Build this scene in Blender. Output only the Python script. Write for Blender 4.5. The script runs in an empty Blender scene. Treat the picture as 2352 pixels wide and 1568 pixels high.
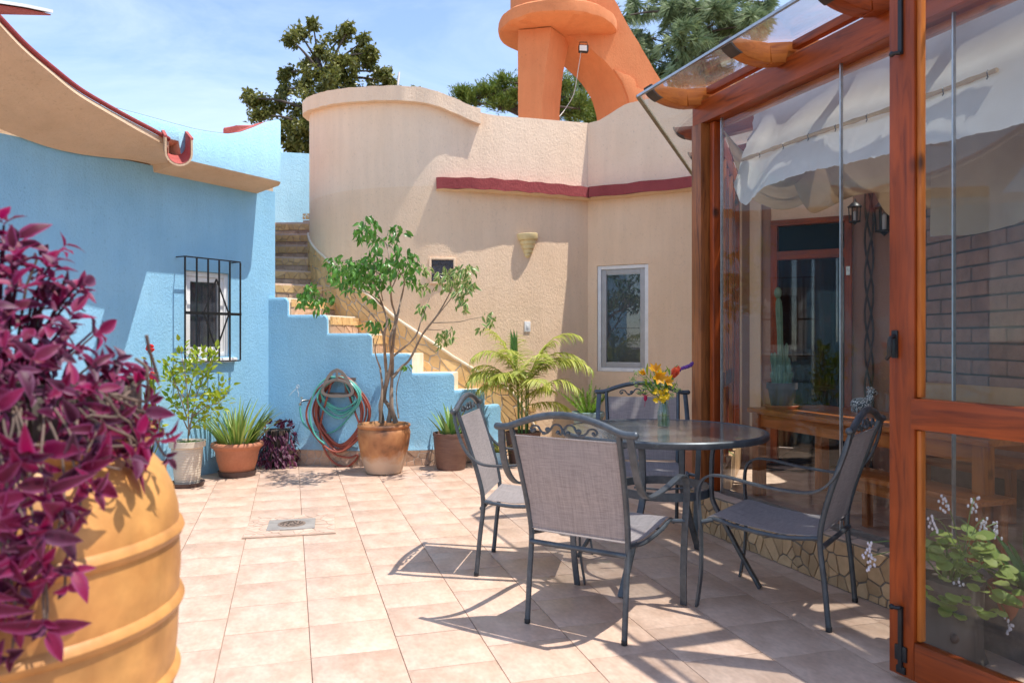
import bpy, bmesh, math, random
from mathutils import Vector, Matrix, noise as mnoise
V = Vector
R = math.radians
sc = bpy.context.scene
COL = sc.collection

# ------------------------------------------------------------------ camera
F, CX, HZ, H = 1763.0, 1176.0, 776.0, 1.36     # survey scale of the photograph: focal length, centre, horizon, eye height
cam_d = bpy.data.cameras.new('camera')
cam = bpy.data.objects.new('camera', cam_d)
COL.objects.link(cam)
cam.location = (0, 0, H)
cam.rotation_euler = (R(90), 0, 0)
cam_d.sensor_width = 36.0
cam_d.lens = F / 2352 * 36
cam_d.shift_y = -8 / 2352
cam_d.clip_start = 0.05
cam_d.clip_end = 2000
cam_d.dof.use_dof = True
cam_d.dof.focus_distance = 6.2
cam_d.dof.aperture_fstop = 3.6
sc.camera = cam

# ------------------------------------------------------------------ sky, sun, exposure
SUN = V((0.39, -0.115, 1.0)).normalized()
w = bpy.data.worlds.new('World'); sc.world = w
w.use_nodes = True
nt = w.node_tree; nt.nodes.clear()
out = nt.nodes.new('ShaderNodeOutputWorld')
bg = nt.nodes.new('ShaderNodeBackground'); bg.inputs[1].default_value = 0.15
sky = nt.nodes.new('ShaderNodeTexSky'); sky.sky_type = 'NISHITA'; sky.sun_disc = False
sky.sun_elevation = math.asin(SUN.z)
sky.sun_rotation = math.atan2(SUN.x, SUN.y)
sky.altitude = 1800; sky.air_density = 1.0; sky.dust_density = .7; sky.ozone_density = 1.3
tc = nt.nodes.new('ShaderNodeTexCoord')
mp = nt.nodes.new('ShaderNodeMapping'); mp.inputs['Scale'].default_value = (1.2, 1.8, 5.0)
mp.inputs['Rotation'].default_value = (0.15, 0.3, 0.4)
ns = nt.nodes.new('ShaderNodeTexNoise'); ns.inputs['Scale'].default_value = 1.7
ns.inputs['Detail'].default_value = 9; ns.inputs['Roughness'].default_value = 0.62; ns.inputs['Distortion'].default_value = 0.7
rp = nt.nodes.new('ShaderNodeValToRGB')
rp.color_ramp.elements[0].position = 0.36; rp.color_ramp.elements[0].color = (.08, .08, .08, 1)
rp.color_ramp.elements[1].position = 0.78; rp.color_ramp.elements[1].color = (.62, .62, .62, 1)
mx = nt.nodes.new('ShaderNodeMixRGB'); mx.inputs[2].default_value = (3.9, 4.4, 5.6, 1)
nt.links.new(tc.outputs['Generated'], mp.inputs[0]); nt.links.new(mp.outputs[0], ns.inputs['Vector'])
nt.links.new(ns.outputs['Fac'], rp.inputs[0]); nt.links.new(rp.outputs[0], mx.inputs[0])
nt.links.new(sky.outputs[0], mx.inputs[1]); nt.links.new(mx.outputs[0], bg.inputs[0]); nt.links.new(bg.outputs[0], out.inputs[0])

sun_d = bpy.data.lights.new('sun', 'SUN'); sun_d.energy = 3.1; sun_d.angle = R(0.53); sun_d.color = (1.0, 0.955, 0.88)
sun = bpy.data.objects.new('sun', sun_d); COL.objects.link(sun)
sun.location = SUN * 30
sun.rotation_euler = SUN.to_track_quat('Z', 'Y').to_euler()
sc.view_settings.view_transform = 'Standard'; sc.view_settings.look = 'None'
sc.view_settings.gamma = 1.0; sc.view_settings.use_curve_mapping = False
sc.view_settings.exposure = 0.98
sc.cycles.max_bounces = 10; sc.cycles.transparent_max_bounces = 24
sc.cycles.diffuse_bounces = 5; sc.cycles.glossy_bounces = 4; sc.cycles.transmission_bounces = 8
sc.cycles.sample_clamp_indirect = 6.0
sc.cycles.caustics_reflective = False; sc.cycles.caustics_refractive = False

# ------------------------------------------------------------------ helpers
def D(x, y, Y):                     # a surveyed sight line (photo position) carried out to depth Y
    return V(((x - CX) / F * Y, Y, H + (HZ - y) / F * Y))
def FL(x, y):                       # the same, carried down to the floor
    return D(x, y, H * F / (y - HZ))
def lerp(a, b, t): return a + (b - a) * t
def tagk(o, kind): o['kind'] = kind; return o
def tag(o, label, cat, group=None):
    o['label'] = label; o['category'] = cat
    if group: o['group'] = group
    return o
def thing(name, label, cat, loc=(0, 0, 0), rz=0.0, group=None):
    o = bpy.data.objects.new(name, None); COL.objects.link(o)
    o.empty_display_size = 0.1
    o.location = loc; o.rotation_euler = (0, 0, rz)
    return tag(o, label, cat, group)

class MB:
    def __init__(s): s.v = []; s.f = []
    def add(s, vs, fs):
        b = len(s.v); s.v += [V(q) for q in vs]; s.f += [tuple(b + i for i in f) for f in fs]; return s
    def box(s, c, h, rz=0.0):
        m = Matrix.Rotation(rz, 3, 'Z')
        vs = [V(c) + m @ V((x * h[0], y * h[1], z * h[2])) for x in (-1, 1) for y in (-1, 1) for z in (-1, 1)]
        return s.add(vs, [(0, 1, 3, 2), (4, 6, 7, 5), (0, 4, 5, 1), (2, 3, 7, 6), (0, 2, 6, 4), (1, 5, 7, 3)])
    def tube(s, pts, r, seg=8, cap=True, closed=False):
        pts = [V(p) for p in pts]; n = len(pts)
        rr = r if isinstance(r, (list, tuple)) else [r] * n
        up = V((0, 0, 1)); prev = None; vs = []; fs = []
        for i, p in enumerate(pts):
            if closed: t = pts[(i + 1) % n] - pts[i - 1]
            else: t = pts[min(i + 1, n - 1)] - pts[max(i - 1, 0)]
            if t.length < 1e-9: t = V((0, 0, 1))
            t.normalize()
            if prev is None:
                a = t.cross(up if abs(t.z) < .9 else V((1, 0, 0))).normalized()
            else:
                a = prev - t * prev.dot(t)
                a = a.normalized() if a.length > 1e-6 else t.cross(V((1, 0, 0))).normalized()
            prev = a; b = t.cross(a)
            for k in range(seg):
                q = 2 * math.pi * k / seg
                vs.append(p + (a * math.cos(q) + b * math.sin(q)) * rr[i])
        for i in range(n if closed else n - 1):
            j = (i + 1) % n
            for k in range(seg):
                l = (k + 1) % seg
                fs.append((i * seg + k, i * seg + l, j * seg + l, j * seg + k))
        if cap and not closed:
            fs.append(tuple(reversed(range(seg)))); fs.append(tuple(range((n - 1) * seg, n * seg)))
        return s.add(vs, fs)
    def bar(s, pts, side, w, th, cap=True):          # flat bar: width along side, thickness across
        pts = [V(p) for p in pts]; n = len(pts); side = V(side).normalized(); vs = []; fs = []
        for i, p in enumerate(pts):
            t = (pts[min(i + 1, n - 1)] - pts[max(i - 1, 0)]).normalized()
            nn = t.cross(side).normalized(); sd = nn.cross(t).normalized()
            for a, b in ((-1, -1), (1, -1), (1, 1), (-1, 1)): vs.append(p + sd * a * w / 2 + nn * b * th / 2)
        for i in range(n - 1):
            for k in range(4):
                l = (k + 1) % 4; fs.append((i * 4 + k, i * 4 + l, i * 4 + 4 + l, i * 4 + 4 + k))
        fs.append((3, 2, 1, 0)); fs.append(tuple(range(4 * n - 4, 4 * n)))
        return s.add(vs, fs)
    def lathe(s, prof, seg=32, c=(0, 0, 0), cap0=True, cap1=True, a0=0.0, a1=2 * math.pi):
        full = abs(a1 - a0 - 2 * math.pi) < 1e-6; m = seg if full else seg + 1; vs = []; fs = []
        for r, z in prof:
            for k in range(m):
                q = a0 + (a1 - a0) * k / seg
                vs.append(V(c) + V((r * math.cos(q), r * math.sin(q), z)))
        for i in range(len(prof) - 1):
            for k in range(seg):
                l = (k + 1) % m
                fs.append((i * m + k, i * m + l, i * m + m + l, i * m + m + k))
        if cap0: fs.append(tuple(reversed(range(m))))
        if cap1: fs.append(tuple(range((len(prof) - 1) * m, len(prof) * m)))
        return s.add(vs, fs)
    def prism(s, poly, vec):                          # polygon (3D points) pushed along vec
        n = len(poly); vec = V(vec)
        vs = [V(p) for p in poly] + [V(p) + vec for p in poly]
        fs = [tuple(reversed(range(n))), tuple(range(n, 2 * n))] + [(i, (i + 1) % n, n + (i + 1) % n, n + i) for i in range(n)]
        return s.add(vs, fs)
    def grid(s, fn, nu, nv):
        vs = [fn(i / nu, j / nv) for j in range(nv + 1) for i in range(nu + 1)]
        fs = [(j * (nu + 1) + i, j * (nu + 1) + i + 1, (j + 1) * (nu + 1) + i + 1, (j + 1) * (nu + 1) + i) for j in range(nv) for i in range(nu)]
        return s.add(vs, fs)
    def sheet(s, fn, nu, nv, th):                     # grid with real thickness
        b = len(s.v); s.grid(fn, nu, nv); top = s.v[b:]; W = nu + 1
        nr = []
        for j in range(nv + 1):
            for i in range(nu + 1):
                a = top[j * W + min(i + 1, nu)] - top[j * W + max(i - 1, 0)]; c = top[min(j + 1, nv) * W + i] - top[max(j - 1, 0) * W + i]
                q = a.cross(c); nr.append(q.normalized() if q.length > 1e-12 else V((0, 0, 1)))
        b2 = len(s.v); s.v += [p - q * th for p, q in zip(top, nr)]
        for j in range(nv):
            for i in range(nu):
                s.f.append((b2 + j * W + i, b2 + (j + 1) * W + i, b2 + (j + 1) * W + i + 1, b2 + j * W + i + 1))
        ed = [j for j in range(W)] + [j * W + nu for j in range(1, nv + 1)] + [nv * W + i for i in range(nu - 1, -1, -1)] + [j * W for j in range(nv - 1, 0, -1)]
        for k in range(len(ed)):
            p, q = ed[k], ed[(k + 1) % len(ed)]
            s.f.append((b + q, b + p, b2 + p, b2 + q))
        return s
    def ball(s, c, r, nu=10, nv=6, sq=(1, 1, 1)):
        vs = []; fs = []
        for j in range(nv + 1):
            a = math.pi * j / nv
            for i in range(nu):
                q = 2 * math.pi * i / nu
                vs.append(V(c) + V((r * sq[0] * math.sin(a) * math.cos(q), r * sq[1] * math.sin(a) * math.sin(q), r * sq[2] * math.cos(a))))
        for j in range(nv):
            for i in range(nu):
                l = (i + 1) % nu; fs.append((j * nu + i, (j + 1) * nu + i, (j + 1) * nu + l, j * nu + l))
        return s.add(vs, fs)
    def rough(s, amp, fr=6.0):                        # hand-trowelled unevenness
        s.v = [p + mnoise.noise_vector(p * fr) * amp + mnoise.noise_vector(p * fr * 3.3) * amp * .4 for p in s.v]; return s
    def mesh(s, name, m, smooth=40, bevel=0.0, fix=True):
        me = bpy.data.meshes.new(name); me.from_pydata([tuple(q) for q in s.v], [], s.f)
        if fix or bevel:
            bm = bmesh.new(); bm.from_mesh(me)
            bmesh.ops.remove_doubles(bm, verts=bm.verts, dist=1e-6)
            bmesh.ops.recalc_face_normals(bm, faces=bm.faces)
            if bevel:
                eds = [e for e in bm.edges if len(e.link_faces) == 2 and e.calc_face_angle(0) > R(30)]
                bmesh.ops.bevel(bm, geom=eds, offset=bevel, segments=2, profile=.6, affect='EDGES', clamp_overlap=True)
            bm.to_mesh(me); bm.free()
        if m is not None: me.materials.append(m)
        if smooth:
            me.polygons.foreach_set('use_smooth', [True] * len(me.polygons)); me.set_sharp_from_angle(angle=R(smooth))
        me.update()
        return me
    def build(s, name, m, parent=None, smooth=40, bevel=0.0, local=False, fix=True):
        o = bpy.data.objects.new(name, s.mesh(name, m, smooth, bevel, fix)); COL.objects.link(o)
        if parent is not None:
            o.parent = parent
            if not local: o.location = -wloc(parent)
        return o

def wloc(o):
    p = V((0, 0, 0))
    while o is not None: p += o.location; o = o.parent
    return p
def inst(name, me, parent, M):                        # an alike piece sharing mesh data; M is in world axes
    o = bpy.data.objects.new(name, me); COL.objects.link(o)
    o.parent = parent
    o.matrix_basis = (Matrix.Translation(-wloc(parent)) @ M) if parent is not None else M
    return o
def frame(pos, d, n, s=1.0):                          # matrix with Y along d, Z near n
    d = V(d).normalized(); n = V(n); x = d.cross(n)
    if x.length < 1e-4: x = d.cross(V((1, 0, .3)))
    x.normalize(); z = x.cross(d)
    return Matrix(((x.x * s, d.x * s, z.x * s, pos[0]), (x.y * s, d.y * s, z.y * s, pos[1]), (x.z * s, d.z * s, z.z * s, pos[2]), (0, 0, 0, 1)))
def beam(name, p0, p1, wd, ht, m, parent, up=(0, 0, 1), bevel=.004, ends=(0, 0)):
    p0, p1 = V(p0), V(p1); L = (p1 - p0).length
    mb = MB().box((0, 0, 0), (L / 2, wd / 2, ht / 2))
    o = bpy.data.objects.new(name, mb.mesh(name, m, 30, bevel)); COL.objects.link(o)
    x = (p1 - p0).normalized(); z = V(up) - x * V(up).dot(x); z.normalize(); y = z.cross(x)
    c = (p0 + p1) / 2
    M = Matrix(((x.x, y.x, z.x, c.x), (x.y, y.y, z.y, c.y), (x.z, y.z, z.z, c.z), (0, 0, 0, 1)))
    o.parent = parent
    o.matrix_basis = Matrix.Translation(-wloc(parent)) @ M if parent is not None else M
    return o
def catmull(pts, n):
    pts = [V(p) for p in pts]; P = [pts[0] * 2 - pts[1]] + pts + [pts[-1] * 2 - pts[-2]]; o = []
    for i in range(1, len(P) - 2):
        for k in range(n):
            t = k / n; a, b, c, d = P[i - 1], P[i], P[i + 1], P[i + 2]
            o.append(.5 * ((2 * b) + (c - a) * t + (2 * a - 5 * b + 4 * c - d) * t * t + (3 * b - a - 3 * c + d) * t ** 3))
    o.append(pts[-1]); return o
def interp(tab, x):
    if x <= tab[0][0]: return tab[0][1]
    for (a, p), (b, q) in zip(tab, tab[1:]):
        if x <= b: return p + (q - p) * (x - a) / (b - a) if b > a else q
    return tab[-1][1]

# ------------------------------------------------------------------ materials
def newmat(name):
    m = bpy.data.materials.new(name); m.use_nodes = True
    n = m.node_tree.nodes; b = n['Principled BSDF']; return m, m.node_tree, n, b
def rgb(c): return (c[0], c[1], c[2], 1)
def mat(name, col, col2=None, rough=.7, scale=6, detail=5, bump=0.0, bscale=60, bdist=.01, metal=0.0, spec=.5, stretch=(1, 1, 1), p0=.35, p1=.65, rnd=0.0, fine=None, coat=0.0, trans=0.0):
    m, t, n, b = newmat(name); L = t.links.new
    b.inputs['Roughness'].default_value = rough; b.inputs['Metallic'].default_value = metal
    b.inputs['Specular IOR Level'].default_value = spec
    if coat: b.inputs['Coat Weight'].default_value = coat; b.inputs['Coat Roughness'].default_value = .12
    tcn = n.new('ShaderNodeTexCoord'); mpn = n.new('ShaderNodeMapping'); mpn.inputs['Scale'].default_value = stretch
    L(tcn.outputs['Object'], mpn.inputs[0])
    vec = mpn.outputs[0]
    if rnd:
        oi = n.new('ShaderNodeObjectInfo'); ml = n.new('ShaderNodeVectorMath'); ml.operation = 'MULTIPLY_ADD'
        cb = n.new('ShaderNodeCombineXYZ')
        for i in range(3): L(oi.outputs['Random'], cb.inputs[i])
        ml.inputs[1].default_value = (37, 91, 53); L(cb.outputs[0], ml.inputs[0]); L(vec, ml.inputs[2]); vec = ml.outputs[0]
    nz = n.new('ShaderNodeTexNoise'); nz.inputs['Scale'].default_value = scale; nz.inputs['Detail'].default_value = detail; nz.inputs['Roughness'].default_value = .6
    L(vec, nz.inputs['Vector'])
    c2 = col2 if col2 else tuple(q * .82 for q in col)
    r = n.new('ShaderNodeValToRGB'); e = r.color_ramp.elements
    e[0].position = p0; e[0].color = rgb(c2); e[1].position = p1; e[1].color = rgb(col)
    L(nz.outputs['Fac'], r.inputs[0]); cout = r.outputs[0]
    if fine:
        nf = n.new('ShaderNodeTexNoise'); nf.inputs['Scale'].default_value = fine[0]; nf.inputs['Detail'].default_value = 3; L(vec, nf.inputs['Vector'])
        mr = n.new('ShaderNodeMapRange'); mr.inputs[1].default_value = .3; mr.inputs[2].default_value = .7; mr.inputs[3].default_value = 1 - fine[1]; mr.inputs[4].default_value = 1 + fine[1]
        L(nf.outputs['Fac'], mr.inputs[0]); hv = n.new('ShaderNodeHueSaturation'); L(mr.outputs[0], hv.inputs['Value']); L(cout, hv.inputs['Color']); cout = hv.outputs[0]
    if rnd:
        mr = n.new('ShaderNodeMapRange'); mr.inputs[3].default_value = 1 - rnd; mr.inputs[4].default_value = 1 + rnd
        L(oi.outputs['Random'], mr.inputs[0]); hv = n.new('ShaderNodeHueSaturation'); L(mr.outputs[0], hv.inputs['Value']); L(cout, hv.inputs['Color']); cout = hv.outputs[0]
    L(cout, b.inputs['Base Color'])
    if bump:
        bn = n.new('ShaderNodeTexNoise'); bn.inputs['Scale'].default_value = bscale; bn.inputs['Detail'].default_value = 4; bn.inputs['Roughness'].default_value = .65
        L(vec if stretch == (1, 1, 1) else tcn.outputs['Object'], bn.inputs['Vector'])
        bp = n.new('ShaderNodeBump'); bp.inputs['Strength'].default_value = bump; bp.inputs['Distance'].default_value = bdist
        L(bn.outputs['Fac'], bp.inputs['Height']); L(bp.outputs[0], b.inputs['Normal'])
    if trans:
        tr = n.new('ShaderNodeBsdfTranslucent'); L(cout, tr.inputs[0]); ms = n.new('ShaderNodeMixShader'); ms.inputs[0].default_value = trans
        L(b.outputs[0], ms.inputs[1]); L(tr.outputs[0], ms.inputs[2]); L(ms.outputs[0], n['Material Output'].inputs[0])
    return m
def stucco(name, col, col2, bump=.55, bscale=34, dirt=False):
    m, t, n, b = newmat(name); L = t.links.new
    b.inputs['Roughness'].default_value = .88; b.inputs['Specular IOR Level'].default_value = .25
    tcn = n.new('ShaderNodeTexCoord')
    nz = n.new('ShaderNodeTexNoise'); nz.inputs['Scale'].default_value = 1.6; nz.inputs['Detail'].default_value = 7; nz.inputs['Roughness'].default_value = .6
    L(tcn.outputs['Object'], nz.inputs['Vector'])
    r = n.new('ShaderNodeValToRGB'); e = r.color_ramp.elements; e[0].position = .3; e[0].color = rgb(col2); e[1].position = .68; e[1].color = rgb(col)
    L(nz.outputs['Fac'], r.inputs[0])
    # trowelled scratches and pits
    mp_ = n.new('ShaderNodeMapping'); mp_.inputs['Scale'].default_value = (1, 1, .7); L(tcn.outputs['Object'], mp_.inputs[0])
    n1 = n.new('ShaderNodeTexNoise'); n1.inputs['Scale'].default_value = bscale; n1.inputs['Detail'].default_value = 5; n1.inputs['Roughness'].default_value = .7; n1.inputs['Distortion'].default_value = .5
    L(mp_.outputs[0], n1.inputs['Vector'])
    vo = n.new('ShaderNodeTexNoise'); vo.inputs['Scale'].default_value = 3.1; vo.inputs['Detail'].default_value = 4; L(tcn.outputs['Object'], vo.inputs['Vector'])
    ad = n.new('ShaderNodeMath'); ad.operation = 'MULTIPLY_ADD'; ad.inputs[1].default_value = .8; L(vo.outputs['Fac'], ad.inputs[0]); L(n1.outputs['Fac'], ad.inputs[2])
    bp = n.new('ShaderNodeBump'); bp.inputs['Strength'].default_value = bump; bp.inputs['Distance'].default_value = .018
    L(ad.outputs[0], bp.inputs['Height']); L(bp.outputs[0], b.inputs['Normal'])
    pit = n.new('ShaderNodeMapRange'); pit.inputs[1].default_value = .22; pit.inputs[2].default_value = .42; pit.inputs[3].default_value = .7; pit.inputs[4].default_value = 1.0
    L(n1.outputs['Fac'], pit.inputs[0]); hv = n.new('ShaderNodeHueSaturation'); L(pit.outputs[0], hv.inputs['Value']); L(r.outputs[0], hv.inputs['Color'])
    ms_ = n.new('ShaderNodeMapping'); ms_.inputs['Scale'].default_value = (5.5, 5.5, .55); L(tcn.outputs['Object'], ms_.inputs[0])
    ns_ = n.new('ShaderNodeTexNoise'); ns_.inputs['Scale'].default_value = 1.5; ns_.inputs['Detail'].default_value = 6; ns_.inputs['Roughness'].default_value = .65; L(ms_.outputs[0], ns_.inputs['Vector'])
    sr = n.new('ShaderNodeMapRange'); sr.inputs[1].default_value = .36; sr.inputs[2].default_value = .62; sr.inputs[3].default_value = .955; sr.inputs[4].default_value = 1.015; L(ns_.outputs['Fac'], sr.inputs[0])
    wv_ = n.new('ShaderNodeTexNoise'); wv_.inputs['Scale'].default_value = 3; wv_.inputs['Detail'].default_value = 5; L(tcn.outputs['Object'], wv_.inputs['Vector'])
    dm_ = n.new('ShaderNodeVectorMath'); dm_.operation = 'MULTIPLY_ADD'; dm_.inputs[1].default_value = (.45, .45, .45); L(wv_.outputs['Color'], dm_.inputs[0]); L(tcn.outputs['Object'], dm_.inputs[2])
    vc_ = n.new('ShaderNodeTexVoronoi'); vc_.feature = 'DISTANCE_TO_EDGE'; vc_.inputs['Scale'].default_value = .9; L(dm_.outputs[0], vc_.inputs['Vector'])
    ck = n.new('ShaderNodeMapRange'); ck.inputs[1].default_value = .0; ck.inputs[2].default_value = .0035; ck.inputs[3].default_value = .93; ck.inputs[4].default_value = 1.0; L(vc_.outputs['Distance'], ck.inputs[0])
    mm_ = n.new('ShaderNodeMath'); mm_.operation = 'MULTIPLY'; L(sr.outputs[0], mm_.inputs[0]); L(ck.outputs[0], mm_.inputs[1])
    h2 = n.new('ShaderNodeHueSaturation'); L(mm_.outputs[0], h2.inputs['Value']); L(hv.outputs[0], h2.inputs['Color']); L(h2.outputs[0], b.inputs['Base Color'])
    if dirt:                             # splash dirt and faded, patched paint
        sp = n.new('ShaderNodeSeparateXYZ'); L(tcn.outputs['Object'], sp.inputs[0])
        nd = n.new('ShaderNodeTexNoise'); nd.inputs['Scale'].default_value = 6; nd.inputs['Detail'].default_value = 7; nd.inputs['Roughness'].default_value = .7; L(tcn.outputs['Object'], nd.inputs['Vector'])
        a_ = n.new('ShaderNodeMath'); a_.operation = 'MULTIPLY_ADD'; a_.inputs[1].default_value = .9; L(nd.outputs['Fac'], a_.inputs[0]); L(sp.outputs['Z'], a_.inputs[2])
        dr_ = n.new('ShaderNodeMapRange'); dr_.inputs[1].default_value = .42; dr_.inputs[2].default_value = .75; dr_.inputs[3].default_value = .5; dr_.inputs[4].default_value = 0; L(a_.outputs[0], dr_.inputs[0])
        md = n.new('ShaderNodeMixRGB'); md.inputs[2].default_value = (.30, .33, .34, 1); L(dr_.outputs[0], md.inputs[0]); L(h2.outputs[0], md.inputs[1])
        n3 = n.new('ShaderNodeTexNoise'); n3.inputs['Scale'].default_value = 1.1; n3.inputs['Detail'].default_value = 3; L(tcn.outputs['Object'], n3.inputs['Vector'])
        pr_ = n.new('ShaderNodeMapRange'); pr_.inputs[1].default_value = .52; pr_.inputs[2].default_value = .60; pr_.inputs[3].default_value = 0; pr_.inputs[4].default_value = .35; L(n3.outputs['Fac'], pr_.inputs[0])
        mq = n.new('ShaderNodeMixRGB'); mq.inputs[2].default_value = (.24, .50, .72, 1); L(pr_.outputs[0], mq.inputs[0]); L(md.outputs[0], mq.inputs[1]); L(mq.outputs[0], b.inputs['Base Color'])
    return m
def woodmat(name, col, dark, rough=.42, sc_=(1.3, 14, 14), coat=.12):
    m, t, n, b = newmat(name); L = t.links.new
    b.inputs['Roughness'].default_value = rough; b.inputs['Coat Weight'].default_value = coat; b.inputs['Coat Roughness'].default_value = .2; b.inputs['Specular IOR Level'].default_value = .3
    tcn = n.new('ShaderNodeTexCoord'); oi = n.new('ShaderNodeObjectInfo'); mpn = n.new('ShaderNodeMapping'); mpn.inputs['Scale'].default_value = sc_
    L(tcn.outputs['Object'], mpn.inputs[0]); cb = n.new('ShaderNodeCombineXYZ')
    for i in range(3): L(oi.outputs['Random'], cb.inputs[i])
    ml = n.new('ShaderNodeVectorMath'); ml.operation = 'MULTIPLY_ADD'; ml.inputs[1].default_value = (31, 17, 23); L(cb.outputs[0], ml.inputs[0]); L(mpn.outputs[0], ml.inputs[2])
    nz = n.new('ShaderNodeTexNoise'); nz.inputs['Scale'].default_value = 1.6; nz.inputs['Detail'].default_value = 8; nz.inputs['Roughness'].default_value = .62; nz.inputs['Distortion'].default_value = 1.4
    L(ml.outputs[0], nz.inputs['Vector'])
    r = n.new('ShaderNodeValToRGB'); e = r.color_ramp.elements; e[0].position = .28; e[0].color = rgb(dark); e[1].position = .66; e[1].color = rgb(col)
    e2 = r.color_ramp.elements.new(.46); e2.color = rgb(tuple(lerp(a, c, .62) for a, c in zip(dark, col)))
    L(nz.outputs['Fac'], r.inputs[0])
    n2 = n.new('ShaderNodeTexNoise'); n2.inputs['Scale'].default_value = 2.3; n2.inputs['Detail'].default_value = 3; L(tcn.outputs['Object'], n2.inputs['Vector'])
    mr = n.new('ShaderNodeMapRange'); mr.inputs[1].default_value = .3; mr.inputs[2].default_value = .7; mr.inputs[3].default_value = .62; mr.inputs[4].default_value = 1.18; L(n2.outputs['Fac'], mr.inputs[0])
    hv = n.new('ShaderNodeHueSaturation'); L(mr.outputs[0], hv.inputs['Value']); L(r.outputs[0], hv.inputs['Color']); L(hv.outputs[0], b.inputs['Base Color'])
    mk = n.new('ShaderNodeMapping'); mk.inputs['Scale'].default_value = tuple(q * .16 if q > 5 else q * 1.25 for q in sc_); L(tcn.outputs['Object'], mk.inputs[0])
    ak = n.new('ShaderNodeVectorMath'); ak.operation = 'MULTIPLY_ADD'; ak.inputs[1].default_value = (13, 7, 11); L(cb.outputs[0], ak.inputs[0]); L(mk.outputs[0], ak.inputs[2])
    vk = n.new('ShaderNodeTexVoronoi'); vk.inputs['Scale'].default_value = 1.5; L(ak.outputs[0], vk.inputs['Vector'])
    kr = n.new('ShaderNodeMapRange'); kr.inputs[1].default_value = .05; kr.inputs[2].default_value = .13; kr.inputs[3].default_value = .18; kr.inputs[4].default_value = 1.0; L(vk.outputs['Distance'], kr.inputs[0])
    hk = n.new('ShaderNodeHueSaturation'); L(kr.outputs[0], hk.inputs['Value']); L(hv.outputs[0], hk.inputs['Color']); L(hk.outputs[0], b.inputs['Base Color'])
    bp = n.new('ShaderNodeBump'); bp.inputs['Strength'].default_value = .12; bp.inputs['Distance'].default_value = .004; L(nz.outputs['Fac'], bp.inputs['Height']); L(bp.outputs[0], b.inputs['Normal'])
    return m
def glassmat(name, tint=(.95, .97, .96), dust_sheen=0.0, wav=0.0, ior=1.5):
    m, t, n, b = newmat(name); L = t.links.new; n.remove(b)
    fr = n.new('ShaderNodeFresnel'); ge = n.new('ShaderNodeNewGeometry')
    mi = n.new('ShaderNodeMapRange'); mi.inputs[3].default_value = ior; mi.inputs[4].default_value = 1 / ior   # thin sheet: same reflectance from both sides
    L(ge.outputs['Backfacing'], mi.inputs[0]); L(mi.outputs[0], fr.inputs[0])
    tr = n.new('ShaderNodeBsdfTransparent'); tr.inputs[0].default_value = rgb(tint)
    gl = n.new('ShaderNodeBsdfGlossy'); gl.inputs['Roughness'].default_value = .003; gl.inputs[0].default_value = (1, 1, 1, 1)
    ms = n.new('ShaderNodeMixShader'); L(fr.outputs[0], ms.inputs[0]); L(tr.outputs[0], ms.inputs[1]); L(gl.outputs[0], ms.inputs[2]); o_ = ms.outputs[0]
    if wav:
        tcn = n.new('ShaderNodeTexCoord'); nz = n.new('ShaderNodeTexNoise'); nz.inputs['Scale'].default_value = 60; nz.inputs['Detail'].default_value = 2; L(tcn.outputs['Object'], nz.inputs['Vector'])
        bp = n.new('ShaderNodeBump'); bp.inputs['Strength'].default_value = wav; bp.inputs['Distance'].default_value = .002; L(nz.outputs['Fac'], bp.inputs['Height']); L(bp.outputs[0], gl.inputs['Normal'])
    if dust_sheen:  # pale diffuse veil: dust on panes, painted sheen on the table top
        tcn = n.new('ShaderNodeTexCoord'); nz = n.new('ShaderNodeTexNoise'); nz.inputs['Scale'].default_value = 5; nz.inputs['Detail'].default_value = 6; L(tcn.outputs['Object'], nz.inputs['Vector'])
        mr = n.new('ShaderNodeMapRange'); mr.inputs[1].default_value = .35; mr.inputs[2].default_value = .75; mr.inputs[3].default_value = dust_sheen * .25; mr.inputs[4].default_value = dust_sheen; L(nz.outputs['Fac'], mr.inputs[0])
        df = n.new('ShaderNodeBsdfDiffuse'); df.inputs[0].default_value = (.7, .68, .63, 1); tl = n.new('ShaderNodeBsdfTranslucent'); tl.inputs[0].default_value = (.7, .68, .63, 1)
        m2 = n.new('ShaderNodeMixShader'); L(df.outputs[0], m2.inputs[1]); L(tl.outputs[0], m2.inputs[2])
        m3 = n.new('ShaderNodeMixShader'); L(mr.outputs[0], m3.inputs[0]); L(o_, m3.inputs[1]); L(m2.outputs[0], m3.inputs[2]); o_ = m3.outputs[0]
    L(o_, n['Material Output'].inputs[0]); return m
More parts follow.
